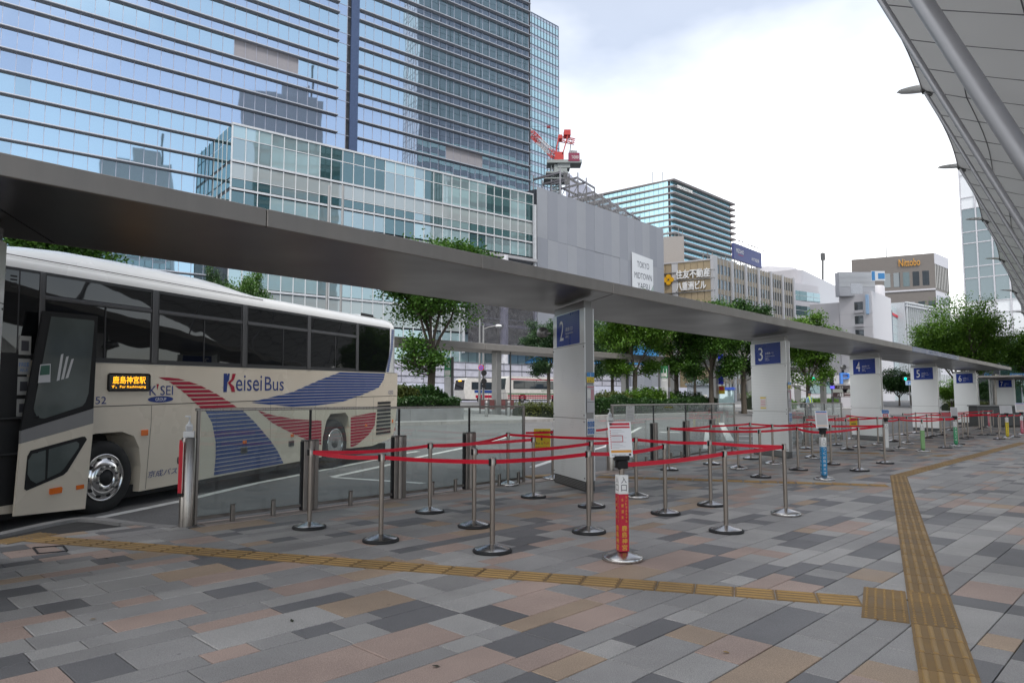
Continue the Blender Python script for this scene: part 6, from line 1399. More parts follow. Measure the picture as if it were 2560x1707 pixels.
m_bark = mat('bark', (.085, .07, .055), .9, var=.35, scale=9, bump=.02, bscale=25, stretch=(3, 3, .6))
rt_ = random.Random(77)
def leaf_quads(vs, fs, c, s, r):
    """one bent leaf made of two triangles"""
    a = r.random() * 6.283; b = r.uniform(-.9, .9); dx = Vector((math.cos(a)*math.cos(b), math.sin(a)*math.cos(b), math.sin(b))); up = Vector((r.gauss(0, .5), r.gauss(0, .5), 1)).normalized(); w = dx.cross(up).normalized() * s * .38
    n = len(vs); p = dx * s
    vs += [c - p*.5, c + w - dx*s*.05, c + p*.5 + Vector((0, 0, -s*.12)), c - w - dx*s*.05]; fs.append((n, n+1, n+2, n+3))
def tree_meshes(seed, h, cr, forkz, n_leaf=15000, leaf=.14, stems=5, spread=.45, flat=.8, lower=True, clumps=60):
    r = random.Random(seed); tk = MB(); tips = []
    tr0 = .02 * h
    tk.tube([(0, 0, -.1), (r.uniform(-.05, .05), r.uniform(-.05, .05), forkz*.5), (r.uniform(-.1, .1), r.uniform(-.1, .1), forkz)], [tr0*1.25, tr0, tr0*.92], 10)
    def branch(p, d, ln, rad, lev):
        pts = [p]; q = p.copy(); dd = d.copy(); k = 4
        for i in range(k):
            dd = (dd + Vector((r.gauss(0, .13), r.gauss(0, .13), .07))).normalized(); q = q + dd * ln / k; pts.append(q.copy())
            if lev >= 1 and i >= 1: tips.append((q.copy(), lev))
        tk.tube(pts, [rad*(1 - .7*i/k) for i in range(k+1)], 6 if lev < 2 else 4, caps=False)
        if lev < 3:
            for i in range(3 if lev else 4):
                f = r.uniform(.35, 1.0); b = pts[min(k, int(f*k))]; a = r.random()*6.283
                nd = (dd + Vector((math.cos(a), math.sin(a), r.uniform(-.25, .35))) * r.uniform(.6, 1.0)).normalized()
                branch(b, nd, ln * r.uniform(.42, .62), rad * .5, lev + 1)
    for s in range(stems):
        a = 6.283 * s / stems + r.uniform(-.4, .4); d = Vector((math.cos(a)*spread, math.sin(a)*spread, 1)).normalized()
        branch(Vector((0, 0, forkz - .2 - r.random()*.4)), d, (h - forkz) * r.uniform(.62, .8), tr0*.5, 0)
    if lower:
        for s in range(3):
            a = r.random()*6.283; branch(Vector((0, 0, forkz*r.uniform(.6, .9))), Vector((math.cos(a), math.sin(a), .15)).normalized(), cr*.75, tr0*.25, 1)
    # pull stray tips into the crown's envelope
    cz = (h + forkz) / 2 + .3; T_ = []
    for p, lv in tips:
        e = ((p.x/cr)**2 + (p.y/cr)**2 + ((p.z - cz)/((h - forkz)*.62))**2)
        if e > 1.35: continue
        T_.append(p)
    for i in range(clumps):
        a = r.random()*6.283; b = math.asin(r.uniform(-.75, 1)); q = r.uniform(.55, .98)
        T_.append(Vector((cr*q*math.cos(a)*math.cos(b), cr*q*math.sin(a)*math.cos(b), cz + (h - cz)*q*math.sin(b) if b > 0 else cz + (cz - forkz)*.9*q*math.sin(b))))
    vs = []; fs = []; T_ = T_ or [Vector((0, 0, h*.7))]
    per = max(6, n_leaf // len(T_)); sig = .32 * cr / 2.6
    for p in T_:
        dens = r.uniform(.35, 1.5); dz = r.uniform(.45, .8)
        for i in range(int(per * dens)):
            c = p + Vector((r.gauss(0, sig), r.gauss(0, sig), r.gauss(0, sig*dz))); leaf_quads(vs, fs, c, leaf * r.uniform(.7, 1.25), r)
    mb = MB(); mb.add(vs, fs); return tk.mesh('trunk'), mb.mesh('crown')
TV = [tree_meshes(1, 10.6, 2.9, 3.8, 52000, .18, 5, .38, clumps=170), tree_meshes(2, 9.6, 2.9, 3.6, 42000, .18, 5, .42, clumps=110), tree_meshes(3, 9.4, 2.7, 3.9, 30000, .18, 4, .40, clumps=70), tree_meshes(4, 7.3, 2.4, 3.0, 28000, .16, 5, .45, clumps=60), tree_meshes(5, 10.4, 3.7, 2.6, 52000, .18, 8, .75, lower=False, clumps=260), tree_meshes(6, 6.0, 3.0, 1.6, 18000, .22, 6, .8, lower=False, clumps=80)]
for tkm, crm in TV: tkm.materials.append(m_bark)
def tree(u, Y, var, label, lm, sc=1.0, rz=0.0, gz=None, szz=1.0):
    X = (u - 1280) / F * Y; z = road_z(X, Y) if gz is None else gz
    t = thing('street_tree', label, 'tree', (X, Y, z), rz, 'street trees'); t.scale = (sc, sc, sc*szz)
    o = bpy.data.objects.new('trunk', TV[var][0]); C.objects.link(o); o.parent = t
    me = TV[var][1]
    if not me.materials: me.materials.append(lm)
    o = bpy.data.objects.new('crown', me); C.objects.link(o); o.parent = t; o.material_slots[0].link = 'OBJECT'; o.material_slots[0].material = lm
    return t
tree(1080, 40, 0, 'tree with forked trunk beside the coach rear, top above the shelter roof', lf_a, 1.0, .4)
tree(1587, 56, 1, 'bright green multi-stemmed tree right of pylon two', lf_b, 1.0, 1.0)
tree(1690, 60, 2, 'tree behind the green stop sign in the middle of the row', lf_a, 1.0, 2.2)
tree(1777, 59, 1, 'tree with straight stems left of the hanging blue banner', lf_a, 1.0, 3.7)
tree(1858, 61, 2, 'tree standing just left of pylon three', lf_c, 1.05, 5.0)
tree(1372, 78, 2, 'sparse tree peeping out on the left of pylon two', lf_d, 1.0, .9)
tree(1462, 76, 1, 'grey-green tree immediately right of pylon two', lf_d, 1.0, 4.1)
tree(1530, 80, 2, 'bluish far tree behind the bright green tree', lf_d, 1.0, 2.9)
tree(1735, 82, 3, 'dark round far tree between two trunks left of the kiosk', lf_d, 1.1, 1.9)
tree(2018, 52, 3, 'small tree on the hedge island between pylons three and four', lf_b, 1.0, .2)
tree(2405, 58, 4, 'large round-crowned tree above the shelter roof at right', lf_b, .80, .7, gz=.1, szz=1.2)
tree(130, 46, 0, 'tree whose leaves show above the coach roof at far left', lf_a, 1.35, 2.0)
tree(618, 50, 3, 'small tree seen over the middle of the coach roof', lf_a, .62, 1.2, szz=2.05)
tree(528, 52, 3, 'small tree seen over the fairing of the coach roof', lf_c, .45, 4.4, szz=3.0)
tree(2245, 112, 5, 'dark rounded far tree between pylons four and five', lf_c, 1.0, 0, gz=.6)
tree(2275, 120, 5, 'dark far tree behind the blue road sign', lf_c, .95, 2, gz=.6)
tree(2375, 80, 5, 'leafy tree showing between pylons five and six', lf_b, .62, 1, gz=.2)
tree(2470, 72, 5, 'leafy tree showing right of pylon six', lf_c, .6, 3, gz=.2)
tree(2575, 62, 3, 'tree cut off by the right picture edge', lf_b, 1.0, 1, gz=.1)
# islands with kerbs and planters
m_conc = mat('planter_concrete', (.20, .20, .205), .8, var=.25, scale=1.5, speck=.1, bump=.004)
m_isl = mat('island_paving', (.29, .285, .28), .8, var=.15, scale=2, speck=.1)
def island(front, depth, label, h=.15):
    P = [rgnd(u, v) for u, v in front]; dd = (P[-1] - P[0]).normalized(); back = Vector((-dd.y, dd.x, 0)) * depth
    Q = P + [p + back for p in P[::-1]]
    m = MB(); n = len(Q); vs = [(p.x, p.y, road_z(p.x, p.y) - .2) for p in Q] + [(p.x, p.y, road_z(p.x, p.y) + h) for p in Q]
    m.add(vs, [(i, (i+1) % n, n+(i+1) % n, n+i) for i in range(n)] + [tuple(range(n, 2*n))]); o = tag(m.build('traffic_island', m_isl), kind='structure')
    # kerb stones along the front
    k = 0
    for a, b in zip(P, P[1:]):
        L_ = (b - a).length; c = max(1, int(L_ / 1.0)); d_ = (b - a).normalized(); nn = Vector((d_.y, -d_.x, 0))
        for i in range(c):
            p, q = a + d_*(L_*i/c), a + d_*(L_*(i+1)/c - .015); z0, z1 = road_z(p.x, p.y), road_z(q.x, q.y)
            b_ = MB(); b_.add([p + nn*.16 + Vector((0, 0, z0 - .2 - p.z)), q + nn*.16 + Vector((0, 0, z1 - .2 - q.z)), q + nn*.002 + Vector((0, 0, z1 - .2 - q.z)), p + nn*.002 + Vector((0, 0, z0 - .2 - p.z)),
                  p + nn*.14 + Vector((0, 0, z0 + h + .01 - p.z)), q + nn*.14 + Vector((0, 0, z1 + h + .01 - q.z)), q + nn*.002 + Vector((0, 0, z1 + h + .01 - q.z)), p + nn*.002 + Vector((0, 0, z0 + h + .01 - p.z))], [(3,2,1,0),(4,5,6,7),(0,1,5,4),(1,2,6,5),(2,3,7,6),(3,0,4,7)])
            b_.build('kerb_stone', m_kerbg, o)
    return P, dd, Vector((-dd.y, dd.x, 0))
I1, d1, n1 = island([(640, 1076), (800, 1070), (991, 1064), (1150, 1060), (1300, 1056), (1400, 1052)], 14, 'left')
I2, d2, n2 = island([(1470, 1046), (1600, 1041), (1750, 1036), (1910, 1031), (2080, 1025), (2180, 1022)], 15, 'right')
def planter(P, dd, nn, x0, x1, dep, h, label):
    a = P + dd*x0 + nn*.9; b = P + dd*x1 + nn*.9; t = thing('planter', label, 'planter', (a.x, a.y, road_z(a.x, a.y) + .14)); ln = (b - a).length
    k = max(1, int(ln / 3.0)); M0 = Matrix(((dd.x, nn.x, 0, 0), (dd.y, nn.y, 0, 0), (0, 0, 1, 0), (0, 0, 0, 1)))
    sl = (road_z(b.x, b.y) - road_z(a.x, a.y)) / ln
    for i in range(k):
        m = MB(M=M0); q0, q1 = ln*i/k, ln*(i+1)/k - .01; m.cbox(q0, q1, 0, .2, -.1 + sl*q0, h + sl*q0, .02); m.build('planter_wall', m_conc, t)
    m = MB(M=M0); m.box(.05, ln - .05, .2, dep, -.1, h - .1); m.build('soil', mat('soil', (.04, .03, .02), .95), t)
    return a, ln
def hedge(a, dd, nn, ln, dep, hf, n, lm, label, name='hedge', leaf=.10, z0=0.0):
    """dense shrub: leaves scattered through and over a lumpy volume; hf(f) gives the height along it"""
    r = random.Random(hash(label) % 9999 if False else len(label) * 131 + n); vs = []; fs = []
    for i in range(n):
        f = r.random(); h = hf(f) * (1 + .10*math.sin(f*31 + 1) + .08*math.sin(f*67)); s = r.random()
        if r.random() < .5: y = r.uniform(0, dep); z = h * r.uniform(.88, 1.04) * (1 - .25 * (2*y/dep - 1)**2)
        else: y = abs(r.gauss(0, .08)) + .06*math.sin(f*53); z = h * math.sqrt(r.random())
        c = dd*(f*ln) + nn*y + Vector((0, 0, z)); leaf_quads(vs, fs, c + Vector((r.gauss(0, .03), r.gauss(0, .03), r.gauss(0, .04))), leaf * r.uniform(.7, 1.3), r)
    t = thing(name, label, 'hedge', (a.x, a.y, road_z(a.x, a.y) + z0), 0, 'clipped hedges and shrubs')
    m = MB(); m.add(vs, fs); m.build('foliage', lm, t)
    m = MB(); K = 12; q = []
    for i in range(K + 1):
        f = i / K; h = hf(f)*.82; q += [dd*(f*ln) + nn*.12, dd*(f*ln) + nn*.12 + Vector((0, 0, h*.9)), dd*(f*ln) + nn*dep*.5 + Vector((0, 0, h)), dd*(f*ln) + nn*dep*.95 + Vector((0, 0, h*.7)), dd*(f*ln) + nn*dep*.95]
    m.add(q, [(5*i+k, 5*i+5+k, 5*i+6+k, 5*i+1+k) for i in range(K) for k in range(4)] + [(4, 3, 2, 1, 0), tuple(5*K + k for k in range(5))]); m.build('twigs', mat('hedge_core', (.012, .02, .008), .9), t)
p = I1[2]; a, ln = planter(p, d1, n1, -9, 5.0, 4.5, .62, 'long grey concrete planter wall behind the coach')
hedge(a + n1*.2 + Vector((0, 0, 0)), d1, n1, ln, .8, lambda f: .62 * (1 - .1*f), 9000, lf_c, 'low dark clipped hedge on the concrete planter', z0=.72)
hedge(a + n1*1.0 + d1*(ln - 5.6), d1, n1, 1.8, 1.4, lambda f: 1.35*math.sin(.6 + 2.0*f), 4500, lf_b, 'bright green bush at the coach rear on the planter', 'bush', .13, z0=.72)
hedge(a + n1*1.0 + d1*(ln - 4.0), d1, n1, 2.2, 1.6, lambda f: 1.1*math.sin(.6 + 2.1*f), 4200, lf_e, 'olive bush round the tree trunk on the planter', 'bush', .13, z0=.72)
hedge(a + n1*1.0 + d1*(ln - 2.4), d1, n1, 2.5, 1.6, lambda f: 1.0*math.sin(.7 + 2.2*f) + .1, 4800, lf_c, 'dark spreading bush at the right end of the planter', 'bush', .11, z0=.72)
hedge(I2[0] + d2*1.6 + n2*1.0, d2, n2, 18.5, 1.0, lambda f: 1.05 + .12*math.sin(f*9), 16000, lf_c, 'long dark clipped hedge on the island between pylons two and three', z0=.15, leaf=.12)
hedge(I2[0] + d2*4.4 + n2*2.4, d2, n2, 5.6, 1.8, lambda f: 1.45*math.sin(.75 + 1.7*f), 5000, lf_e, 'olive mounded shrub behind the long hedge', 'bush', .13, z0=.15)
hedge(I2[0] + d2*9.0 + n2*2.2, d2, n2, 6.4, 2.0, lambda f: 1.75*math.sin(.85 + 1.6*f), 6500, lf_b, 'bright green mounded shrub behind the long hedge', 'bush', .13, z0=.15)
hedge(I2[0] + d2*15.5 + n2*2.2, d2, n2, 5.0, 2.0, lambda f: 1.35 + .2*math.sin(f*12), 4000, lf_c, 'dark shrubs left of pylon three', 'bush', .13, z0=.15)
hedge(I2[3] + d2*2.5 + n2*1.2, d2, n2, 9.0, 2.2, lambda f: 1.55 - .75*f, 8000, lf_b, 'bright green hedge behind the traffic guard', z0=.15, leaf=.13)
hedge(I2[4] + d2*.5 + n2*2.2, d2, n2, 9.0, 1.6, lambda f: 1.0, 4000, lf_b, 'low green hedge under the brown signboards', z0=.15, leaf=.13)
m = MB(); q = I2[4] + n2*1.8; m.beam(q + Vector((0, 0, .3)), q + d2*9 + Vector((0, 0, .35)), .3, .75); tag(m.build('planter_wall', m_conc, recenter=True), 'dark low planter wall left of pylon four', 'wall')
gpos = gnd(2372, 1022, .35); hedge(gpos, Vector((1, .2, 0)).normalized(), Vector((-.2, 1, 0)).normalized(), 3.6, 1.2, lambda f: 1.1, 2500, lf_e, 'small clipped shrub between pylons five and six', 'bush', .14)
gpos = gnd(2452, 1022, .35); hedge(gpos, Vector((1, .2, 0)).normalized(), Vector((-.2, 1, 0)).normalized(), 4.0, 1.2, lambda f: 1.1, 2500, lf_e, 'small clipped shrub right of pylon six', 'bush', .14)
# ============================================================ SHELTER ACROSS THE ROADWAY
OD = R(45.0); OU = Vector((math.sin(OD), math.cos(OD), 0)); OV = Vector((-OU.y, OU.x, 0))
ob = at(1250, 1000, 46); oz = road_z(ob.x, ob.y); ob.z = oz
os_ = thing('opposite_shelter', 'brown-grey flat shelter roof on square posts across the roadway', 'shelter', ob)
m_brn = mat('shelter_brown', (.25, .235, .22), .5, metal=.4, var=.06)
zt = at(1250, 862, 46).z - oz
M0 = Matrix(((OU.x, OV.x, 0, 0), (OU.y, OV.y, 0, 0), (0, 0, 1, 0), (0, 0, 0, 1)))
for k in range(-1, 7):
    m = MB(M=M0); m.cbox(k*7 - 1.6, k*7 + 5.38, -.35, 2.0, zt - .42, zt, .02); m.build('roof_panel', m_brn, os_)
    if k >= 0: m = MB(M=M0); m.cbox(k*7 - .23, k*7 + .23, .1, .55, 0, zt - .421, .02); m.build('post', m_gmet, os_)
m = MB(M=M0); m.cbox(.85, .93, -.1, -.02, 0, zt - .43, .01); m.build('drain_pipe', m_gmetd, os_)
ob2 = at(2068, 1000, 60); ob2.z = road_z(ob2.x, ob2.y); os2 = thing('opposite_shelter', 'shelter end with one grey post left of the letter P sign', 'shelter', ob2); zt2 = at(2068, 925, 60).z - ob2.z
m = MB(M=M0); m.cbox(-9, .9, -.6, 1.6, zt2 - .2, zt2, .02); m.build('roof_panel', m_brn, os2); m = MB(M=M0); m.cbox(-.2, .2, .1, .5, 0, zt2 - .21, .02); m.build('post', m_gmet, os2)
# bollards in front of the left island
for k, (u, v, lb) in enumerate(((1216, 1048, 'steel bollard just left of the opposite shelter post'), (1272, 1046, 'steel bollard right of the opposite shelter post'), (1326, 1042, 'steel bollard left of pylon two by the far kerb'), (1376, 1041, 'steel bollard half hidden by pylon two'), (1514, 1037, 'steel bollard at the left end of the long hedge'))):
    p = rgnd(u, v); t = thing('bollard', lb, 'bollard', (p.x, p.y, p.z + .0), 0, 'bollards on the islands'); m = MB(); m.lathe([(.1, 0), (.1, 1.05), (.08, 1.08)], 14); m.build('post', m_gmet, t); m = MB(); m.lathe([(.104, .85), (.104, .93)], 14); m.build('band', m_gmetd, t)
# low flower planters and brown low wall
m_mar = mat('maroon_panel', (.13, .045, .045), .6)
p = rgnd(1200, 1040); t = thing('low_barrier', 'low maroon barrier panels behind the dark bush', 'barrier', p); dd = (rgnd(1262, 1040) - p); dl_ = dd.length; dd.normalize()
for k in range(4): m = MB(); m.beam(dd*(k*dl_*.35) + Vector((0, 0, .75)), dd*((k+1)*dl_*.35 - .05) + Vector((0, 0, .75)), .06, .6); m.build('panel', m_mar, t); m = MB(); m.beam(dd*(k*dl_*.35), dd*(k*dl_*.35) + Vector((0, 0, 1.1)), .1, .1); m.build('post', m_gmetd, t)
p = rgnd(1300, 1046); hedge(p, Vector((.8, .6, 0)), Vector((-.6, .8, 0)), 4.5, .8, lambda f: .9, 2200, lf_e, 'low flowering shrub left of pylon two', 'bush', .1)
# ============================================================ STREET FURNITURE
m_grn = mat('stop_sign_green', (.015, .20, .075), .4, var=.04); m_wht = m_white
def stop_board(u, Y, v0, v1, num, label):
    z = road_z((u-1280)/F*Y, Y); p = at(u, v0, Y); hh = p.z - z; t = thing('stop_sign', label, 'sign', (p.x, p.y, z), -.25, 'green stop signs'); w_ = 17.5 / F * Y; zm = at(u, v1, Y).z - z
    m = MB(); m.cbox(-w_/2, w_/2, -.06, .06, zm, hh, .01); b_ = m.build('green_board', m_grn, t); m = MB(); m.cbox(-w_/2, w_/2, -.06, .06, .2, zm - .01, .01); m.build('timetable_panel', m_pal, t)
    m = MB(); put_text(m, num, (-w_*.12, -.07, hh - .62), (1, 0, 0), (0, 0, 1), w_*.5, .42); m.build('lettering', m_lettw, b_); m = MB(); m.box(-w_*.4, w_*.4, -.07, -.061, zm + .1, zm + .4); m.build('label_plate', m_paper, b_)
    m = MB(); 
    for k in range(3): m.box(-w_*.35, w_*(.1 + .1*k), -.07, -.061, hh - .85 - .16*k, hh - .79 - .16*k)
    m.build('small_print', m_lettw, b_)
    m = MB(); m.cbox(w_/2 + .02, w_/2 + .14, -.08, .08, 0, hh + .05, .01); m.build('post', m_gmetd, t)
stop_board(1120, 43, 894, 942, '10', 'green stop sign number ten behind the planter')
stop_board(1660, 57, 915, 945, '11', 'green stop sign number eleven behind the long hedge')
# street lamp with two arms
p = at(1208, 1003, 82); p.z = road_z(p.x, p.y); t = thing('street_lamp', 'twin pole grey street lamp in front of the netted terrace', 'lamp', p); hh = at(1209, 810, 82).z - p.z
m = MB(); m.tube([(0, 0, 0), (0, 0, hh)], [.16, .10], 10); m.build('pole', m_gmet, t); m = MB(); m.tube([(-.45, .4, 0), (-.45, .4, hh + .8)], [.14, .10], 10); m.build('pole', m_gmet, t)
m = MB(); m.tube([(0, 0, hh - .6), (.7, 0, hh - .35), (1.5, 0, hh - .2)], .06, 8); m.build('arm', m_gmet, t); m = MB(M=Matrix.Translation((1.75, 0, hh - .2)) @ Matrix.Scale(1.8, 4, (1, 0, 0))); m.lathe([(.05, -.14), (.2, -.1), (.22, 0), (.15, .12), (.03, .16)], 12); m.build('lamp_head', m_white, t)
# two tall poles seen over the coach
p = at(817, 760, 70); p.z = road_z(p.x, p.y); t = thing('pole_pair', 'pair of slim grey poles joined by a rung behind the coach', 'pole', p); hh = at(817, 640, 70).z + 6
for x in (0, 1.4): m = MB(); m.tube([(x, 0, 0), (x, 0, hh)], .14 - .03*(x > 0), 10); m.build('pole', m_gmet, t)
m = MB(); m.tube([(0, 0, hh - 9), (1.4, 0, hh - 9)], .05, 6); m.build('rung', m_gmet, t)
# round no-stopping sign and signal backs
m_sr = mat('sign_red', (.55, .03, .06), .4); m_sbl = mat('sign_blue_round', (.05, .12, .5), .4)
p = at(1206, 1004, 74); p.z = road_z(p.x, p.y); t = thing('road_sign', 'round no-stopping road sign on a dark pole with signal backs', 'sign', p); zz = at(1203, 919, 74).z - p.z
m = MB(); m.tube([(.1, .05, 0), (.1, .05, zz + .3)], .05, 8); m.build('pole', m_gmetd, t)
def disc(r, y, mm, nm, par, x=0, z=0):
    m = MB(M=Matrix.Translation((x, y, z)) @ Matrix.Rotation(R(90), 4, 'X')); m.lathe([(r, 0), (r, .02)], 24); return m.build(nm, mm, par)
dsc = disc(.30, -.05, m_sr, 'sign_disc', t, -.15, zz); disc(.23, -.072, m_sbl, 'sign_field', dsc, -.15, zz)
for s_ in (1, -1): m = MB(); m.beam((-.15 - .16, -.1, zz + .16*s_), (-.15 + .16, -.1, zz - .16*s_), .02, .05); m.build('cross_bar', m_sr, dsc)
for k, z in enumerate((zz - .55, zz - 1.4, zz - 1.9)): m = MB(M=Matrix.Translation((.15, 0, z)) @ Matrix.Rotation(R(90), 4, 'X')); m.lathe([(.3 if k < 2 else .22, -.1), (.3 if k < 2 else .22, .1)], 16); m.build('signal_back', m_blk, t)
# railing before the far coaches
p = at(1195, 1003, 84); p.z = road_z(p.x, p.y); t = thing('railing', 'thin dark bar railing in front of the far coaches', 'railing', p)
m = MB(); m.beam((0, 0, 1.1), (10, 7, 1.1), .05, .05); m.build('top_rail', m_gmetd, t)
for k in range(34): m = MB(); m.beam((k*.3, k*.21, .0), (k*.3, k*.21, 1.1), .03, .03); m.build('bar', m_gmetd, t)
# far coaches
pA = at(1162, 1005, 96); pA.z = 1.15; far_coach(pA, math.pi/2 - TD, 11.5, m_bwhite, 'far white coach with dark windscreen and blue-red stripes, nose to the left', [(1.25, 1.62, m_lblu, 1.6, 7.0), (.55, .95, m_lred, 1.8, 6.5)], True)
pB = at(1266, 1006, 88); pB.z = 1.13; far_coach(pB, math.pi/2 - TD, 11.5, m_bwhite, 'far white coach with red and green stripes behind pylon two', [(.75, .92, m_lred, .2, 11.3), (.52, .64, m_lred, .2, 11.3), (1.0, 1.12, mat('stripe_green', (.12, .25, .1), .4), .2, 11.3), (2.82, 2.95, m_lred, .6, 11.0)], False, 'NITTO KOTSU')
# blue sheet roof beyond, seen beside pylon two
bs = at(1372, 862, 118); t = thing('site_tent', 'bright blue sheeted slope behind pylon two', 'tarpaulin', Vector((bs.x, bs.y, 1.1)))
m = MB(); m.add([(-4, 0, 6.5), (5, 1, 11.5), (20, 9, 9.5), (20, 8, 6.5)], [(0, 1, 2, 3)]); m.add([(-4, .2, 6.4), (5, 1.2, 11.4), (20, 9.2, 9.4), (20, 8.2, 6.4)], [(3, 2, 1, 0)]); m.build('sheet', mat('tarp_blue', (.03, .16, .36), .5, var=.1), t)
m = MB(); m.beam((-4, .5, 0), (-4, .5, 6.4), .3, .3); m.beam((20, 8.5, 0), (20, 8.5, 6.4), .3, .3); m.build('frame', m_gmetd, t)
# grey kiosk, glass booth, banners
p = at(1748, 990, 88); p.z = road_z(p.x, p.y); t = thing('kiosk', 'blue-grey kiosk with roof box behind the shrubs', 'kiosk', p, -.4); m_ki = mat('kiosk_grey', (.33, .37, .42), .5)
m = MB(); m.cbox(-1.3, 1.3, -1, 1, 0, 2.5, .03); m.build('wall', m_ki, t); m = MB(); m.cbox(-1.5, 1.5, -1.2, 1.2, 2.51, 2.8, .04); m.cbox(-.7, .5, -.5, .5, 2.81, 3.2, .05); m.build('roof', m_ki, t)
m = MB(); m.box(-.1, .5, -1.03, -1.001, 1.0, 1.7); m.build('window', m_win, t)
for x in (-.9, .9): m = MB(); m.box(x - .2, x + .2, -1.03, -1.001, 1.0, 1.35); m.build('poster', m_paper, t)
p = at(1815, 992, 90); p.z = road_z(p.x, p.y); t = thing('glass_booth', 'teal glass booth with blue fascia left of pylon three', 'booth', p, -.4); m = MB(); m.cbox(-1, 1, -.8, .8, 0, 2.0, .02); m.build('glazing', g_pod[3], t); m = MB(); m.cbox(-1.1, 1.1, -.9, .9, 2.01, 2.35, .02); m.build('fascia', mat('fascia_royal', (.04, .09, .42), .4), t)
p = at(1804, 992, 66); p.z = road_z(p.x, p.y); t = thing('banner_pole', 'slim pole with hanging royal blue banner and red-yellow sign', 'banner', p, -.2)
m = MB(); m.tube([(-.35, 0, 0), (-.35, 0, 6.2)], .05, 8); m.build('pole', m_gmet, t); m = MB(); m.box(-.25, .2, -.015, .015, 2.5, 5.3); m.build('banner', mat('banner_blue', (.015, .03, .55), .5, var=.15, scale=3), t); m = MB(); m.box(-.25, .3, -.03, -.0, 1.62, 2.35); s_ = m.build('sign_plate', m_yel, t); m = MB(); m.box(-.2, .2, -.04, -.031, 1.95, 2.3); put_text(m, '駐', (-.14, -.045, 2.0), (1, 0, 0), (0, 0, 1), .25, .25); m.build('sign_print', m_inkr, s_)
# parking guide boards and letter P
p = at(2110, 994, 68); p.z = road_z(p.x, p.y) + .1; t = thing('parking_signboard', 'brown parking guide boards under a pale canopy edge', 'signboard', p, 0.0); S_ = 68 / F
m_brs = mat('board_brown', (.085, .045, .05), .5)
for (v0, v1) in ((972, 963.5), (992, 981)):
    z0, z1 = at(2110, v0, 68).z - p.z, at(2110, v1, 68).z - p.z; m = MB(); m.box(-1.05, 1.2, -.05, .05, z0, z1); b_ = m.build('board', m_brs, t)
    m = MB(); m.box(-.42, -.26, -.06, -.051, z0 + .05, z1 - .05); m.box(-.22, -.06, -.06, -.051, z0 + .05, z1 - .05); m.box(.02, .75, -.06, -.051, z1 - .13, z1 - .08); m.box(.02, .6, -.06, -.051, z0 + .08, z0 + .11); m.build('print', m_paper, b_)
    m = MB(); put_text(m, 'P', (-.62, -.06, z0 + .06), (1, 0, 0), (0, 0, 1), .14, .22); m.build('arrow', m_lettw, b_)
m = MB(); m.box(-.9, 1.2, -.3, .3, at(2110, 963, 68).z - p.z, at(2110, 959, 68).z - p.z); m.build('canopy_edge', m_pier, t)
for x in (-1.0, 1.0): m = MB(); m.box(x - .06, x + .06, .06, .16, -.2, 1.5); m.build('post', m_gmetd, t)
m = MB(); m.box(-.9, 1.2, .3, .5, at(2110, 981, 68).z - p.z, at(2110, 972, 68).z - p.z); m.build('back_panel', m_win, t)
pp = at(2098, 959.5, 67); t = thing('parking_sign', 'large shiny blue letter P sign on a white plate', 'sign', pp, 0); w_ = 26 / F * 67; h_ = 27.5 / F * 67
m = MB(); put_text(m, 'P', (0, -.05, 0), (1, 0, 0), (0, 0, 1), w_, h_, depth=.28); m.build('letter', mat('sign_p_blue', (.03, .22, .75), .15, coat=.7, var=.05), t); m = MB(); m.cbox(w_*.3, w_*1.12, -.02, .06, 0, h_, .02); m.build('plate', m_white, t); m = MB(); m.box(w_*.3, w_*.5, -.05, .05, h_, h_ + .3); m.build('bracket', m_blk, t)
# traffic lights
m_lit = mat('signal_green', (.0, .85, .45), .3, emit=2.2)
for (u, v, Y, lb) in ((2032, 947, 75, 'traffic light showing green between pylons three and four'), (2262, 946.5, 95, 'traffic light showing green left of pylon five')):
    p = at(u, v, Y); g_ = road_z(p.x, p.y); t = thing('traffic_light', lb, 'traffic light', (p.x, p.y, g_)); z = p.z - g_
    m = MB(); m.cbox(-.25, 1.15, -.15, .1, z - .25, z + .25, .05); hs = m.build('housing', m_gmetd, t); disc(.16, -.16, m_lit, 'green_lens', hs, 0, z)
    for x in (.45, .9): disc(.16, -.16, m_dark, 'dark_lens', hs, x, z)
    m = MB(); m.tube([(1.3, .1, 0), (1.3, .1, z + .5)], .08, 8); m.tube([(1.3, .1, z), (-.2, .1, z)], .05, 6); m.build('pole', m_gmet, t)
p = at(2080, 994, 64); g_ = road_z(p.x, p.y); t = thing('signal_cluster', 'black signal heads seen from behind on a pole left of the letter P', 'traffic light', (p.x, p.y, g_)); m = MB(); m.tube([(0, 0, 0), (0, 0, 3.4)], .05, 8); m.build('pole', m_gmetd, t)
for v in (937, 945, 952, 959): m = MB(M=Matrix.Translation((0, -.08, at(2080, v, 64).z - g_)) @ Matrix.Rotation(R(90), 4, 'X')); m.lathe([(.17, -.1), (.17, .08)], 14); m.build('signal_head', m_blk, t)
m = MB(); zz = at(2080, 968, 64).z - g_; m.box(-.15, .2, -.12, -.05, zz - .12, zz + .12); m.build('lit_panel', mat('panel_blue_lit', (.1, .08, .7), .4, emit=.6), t)
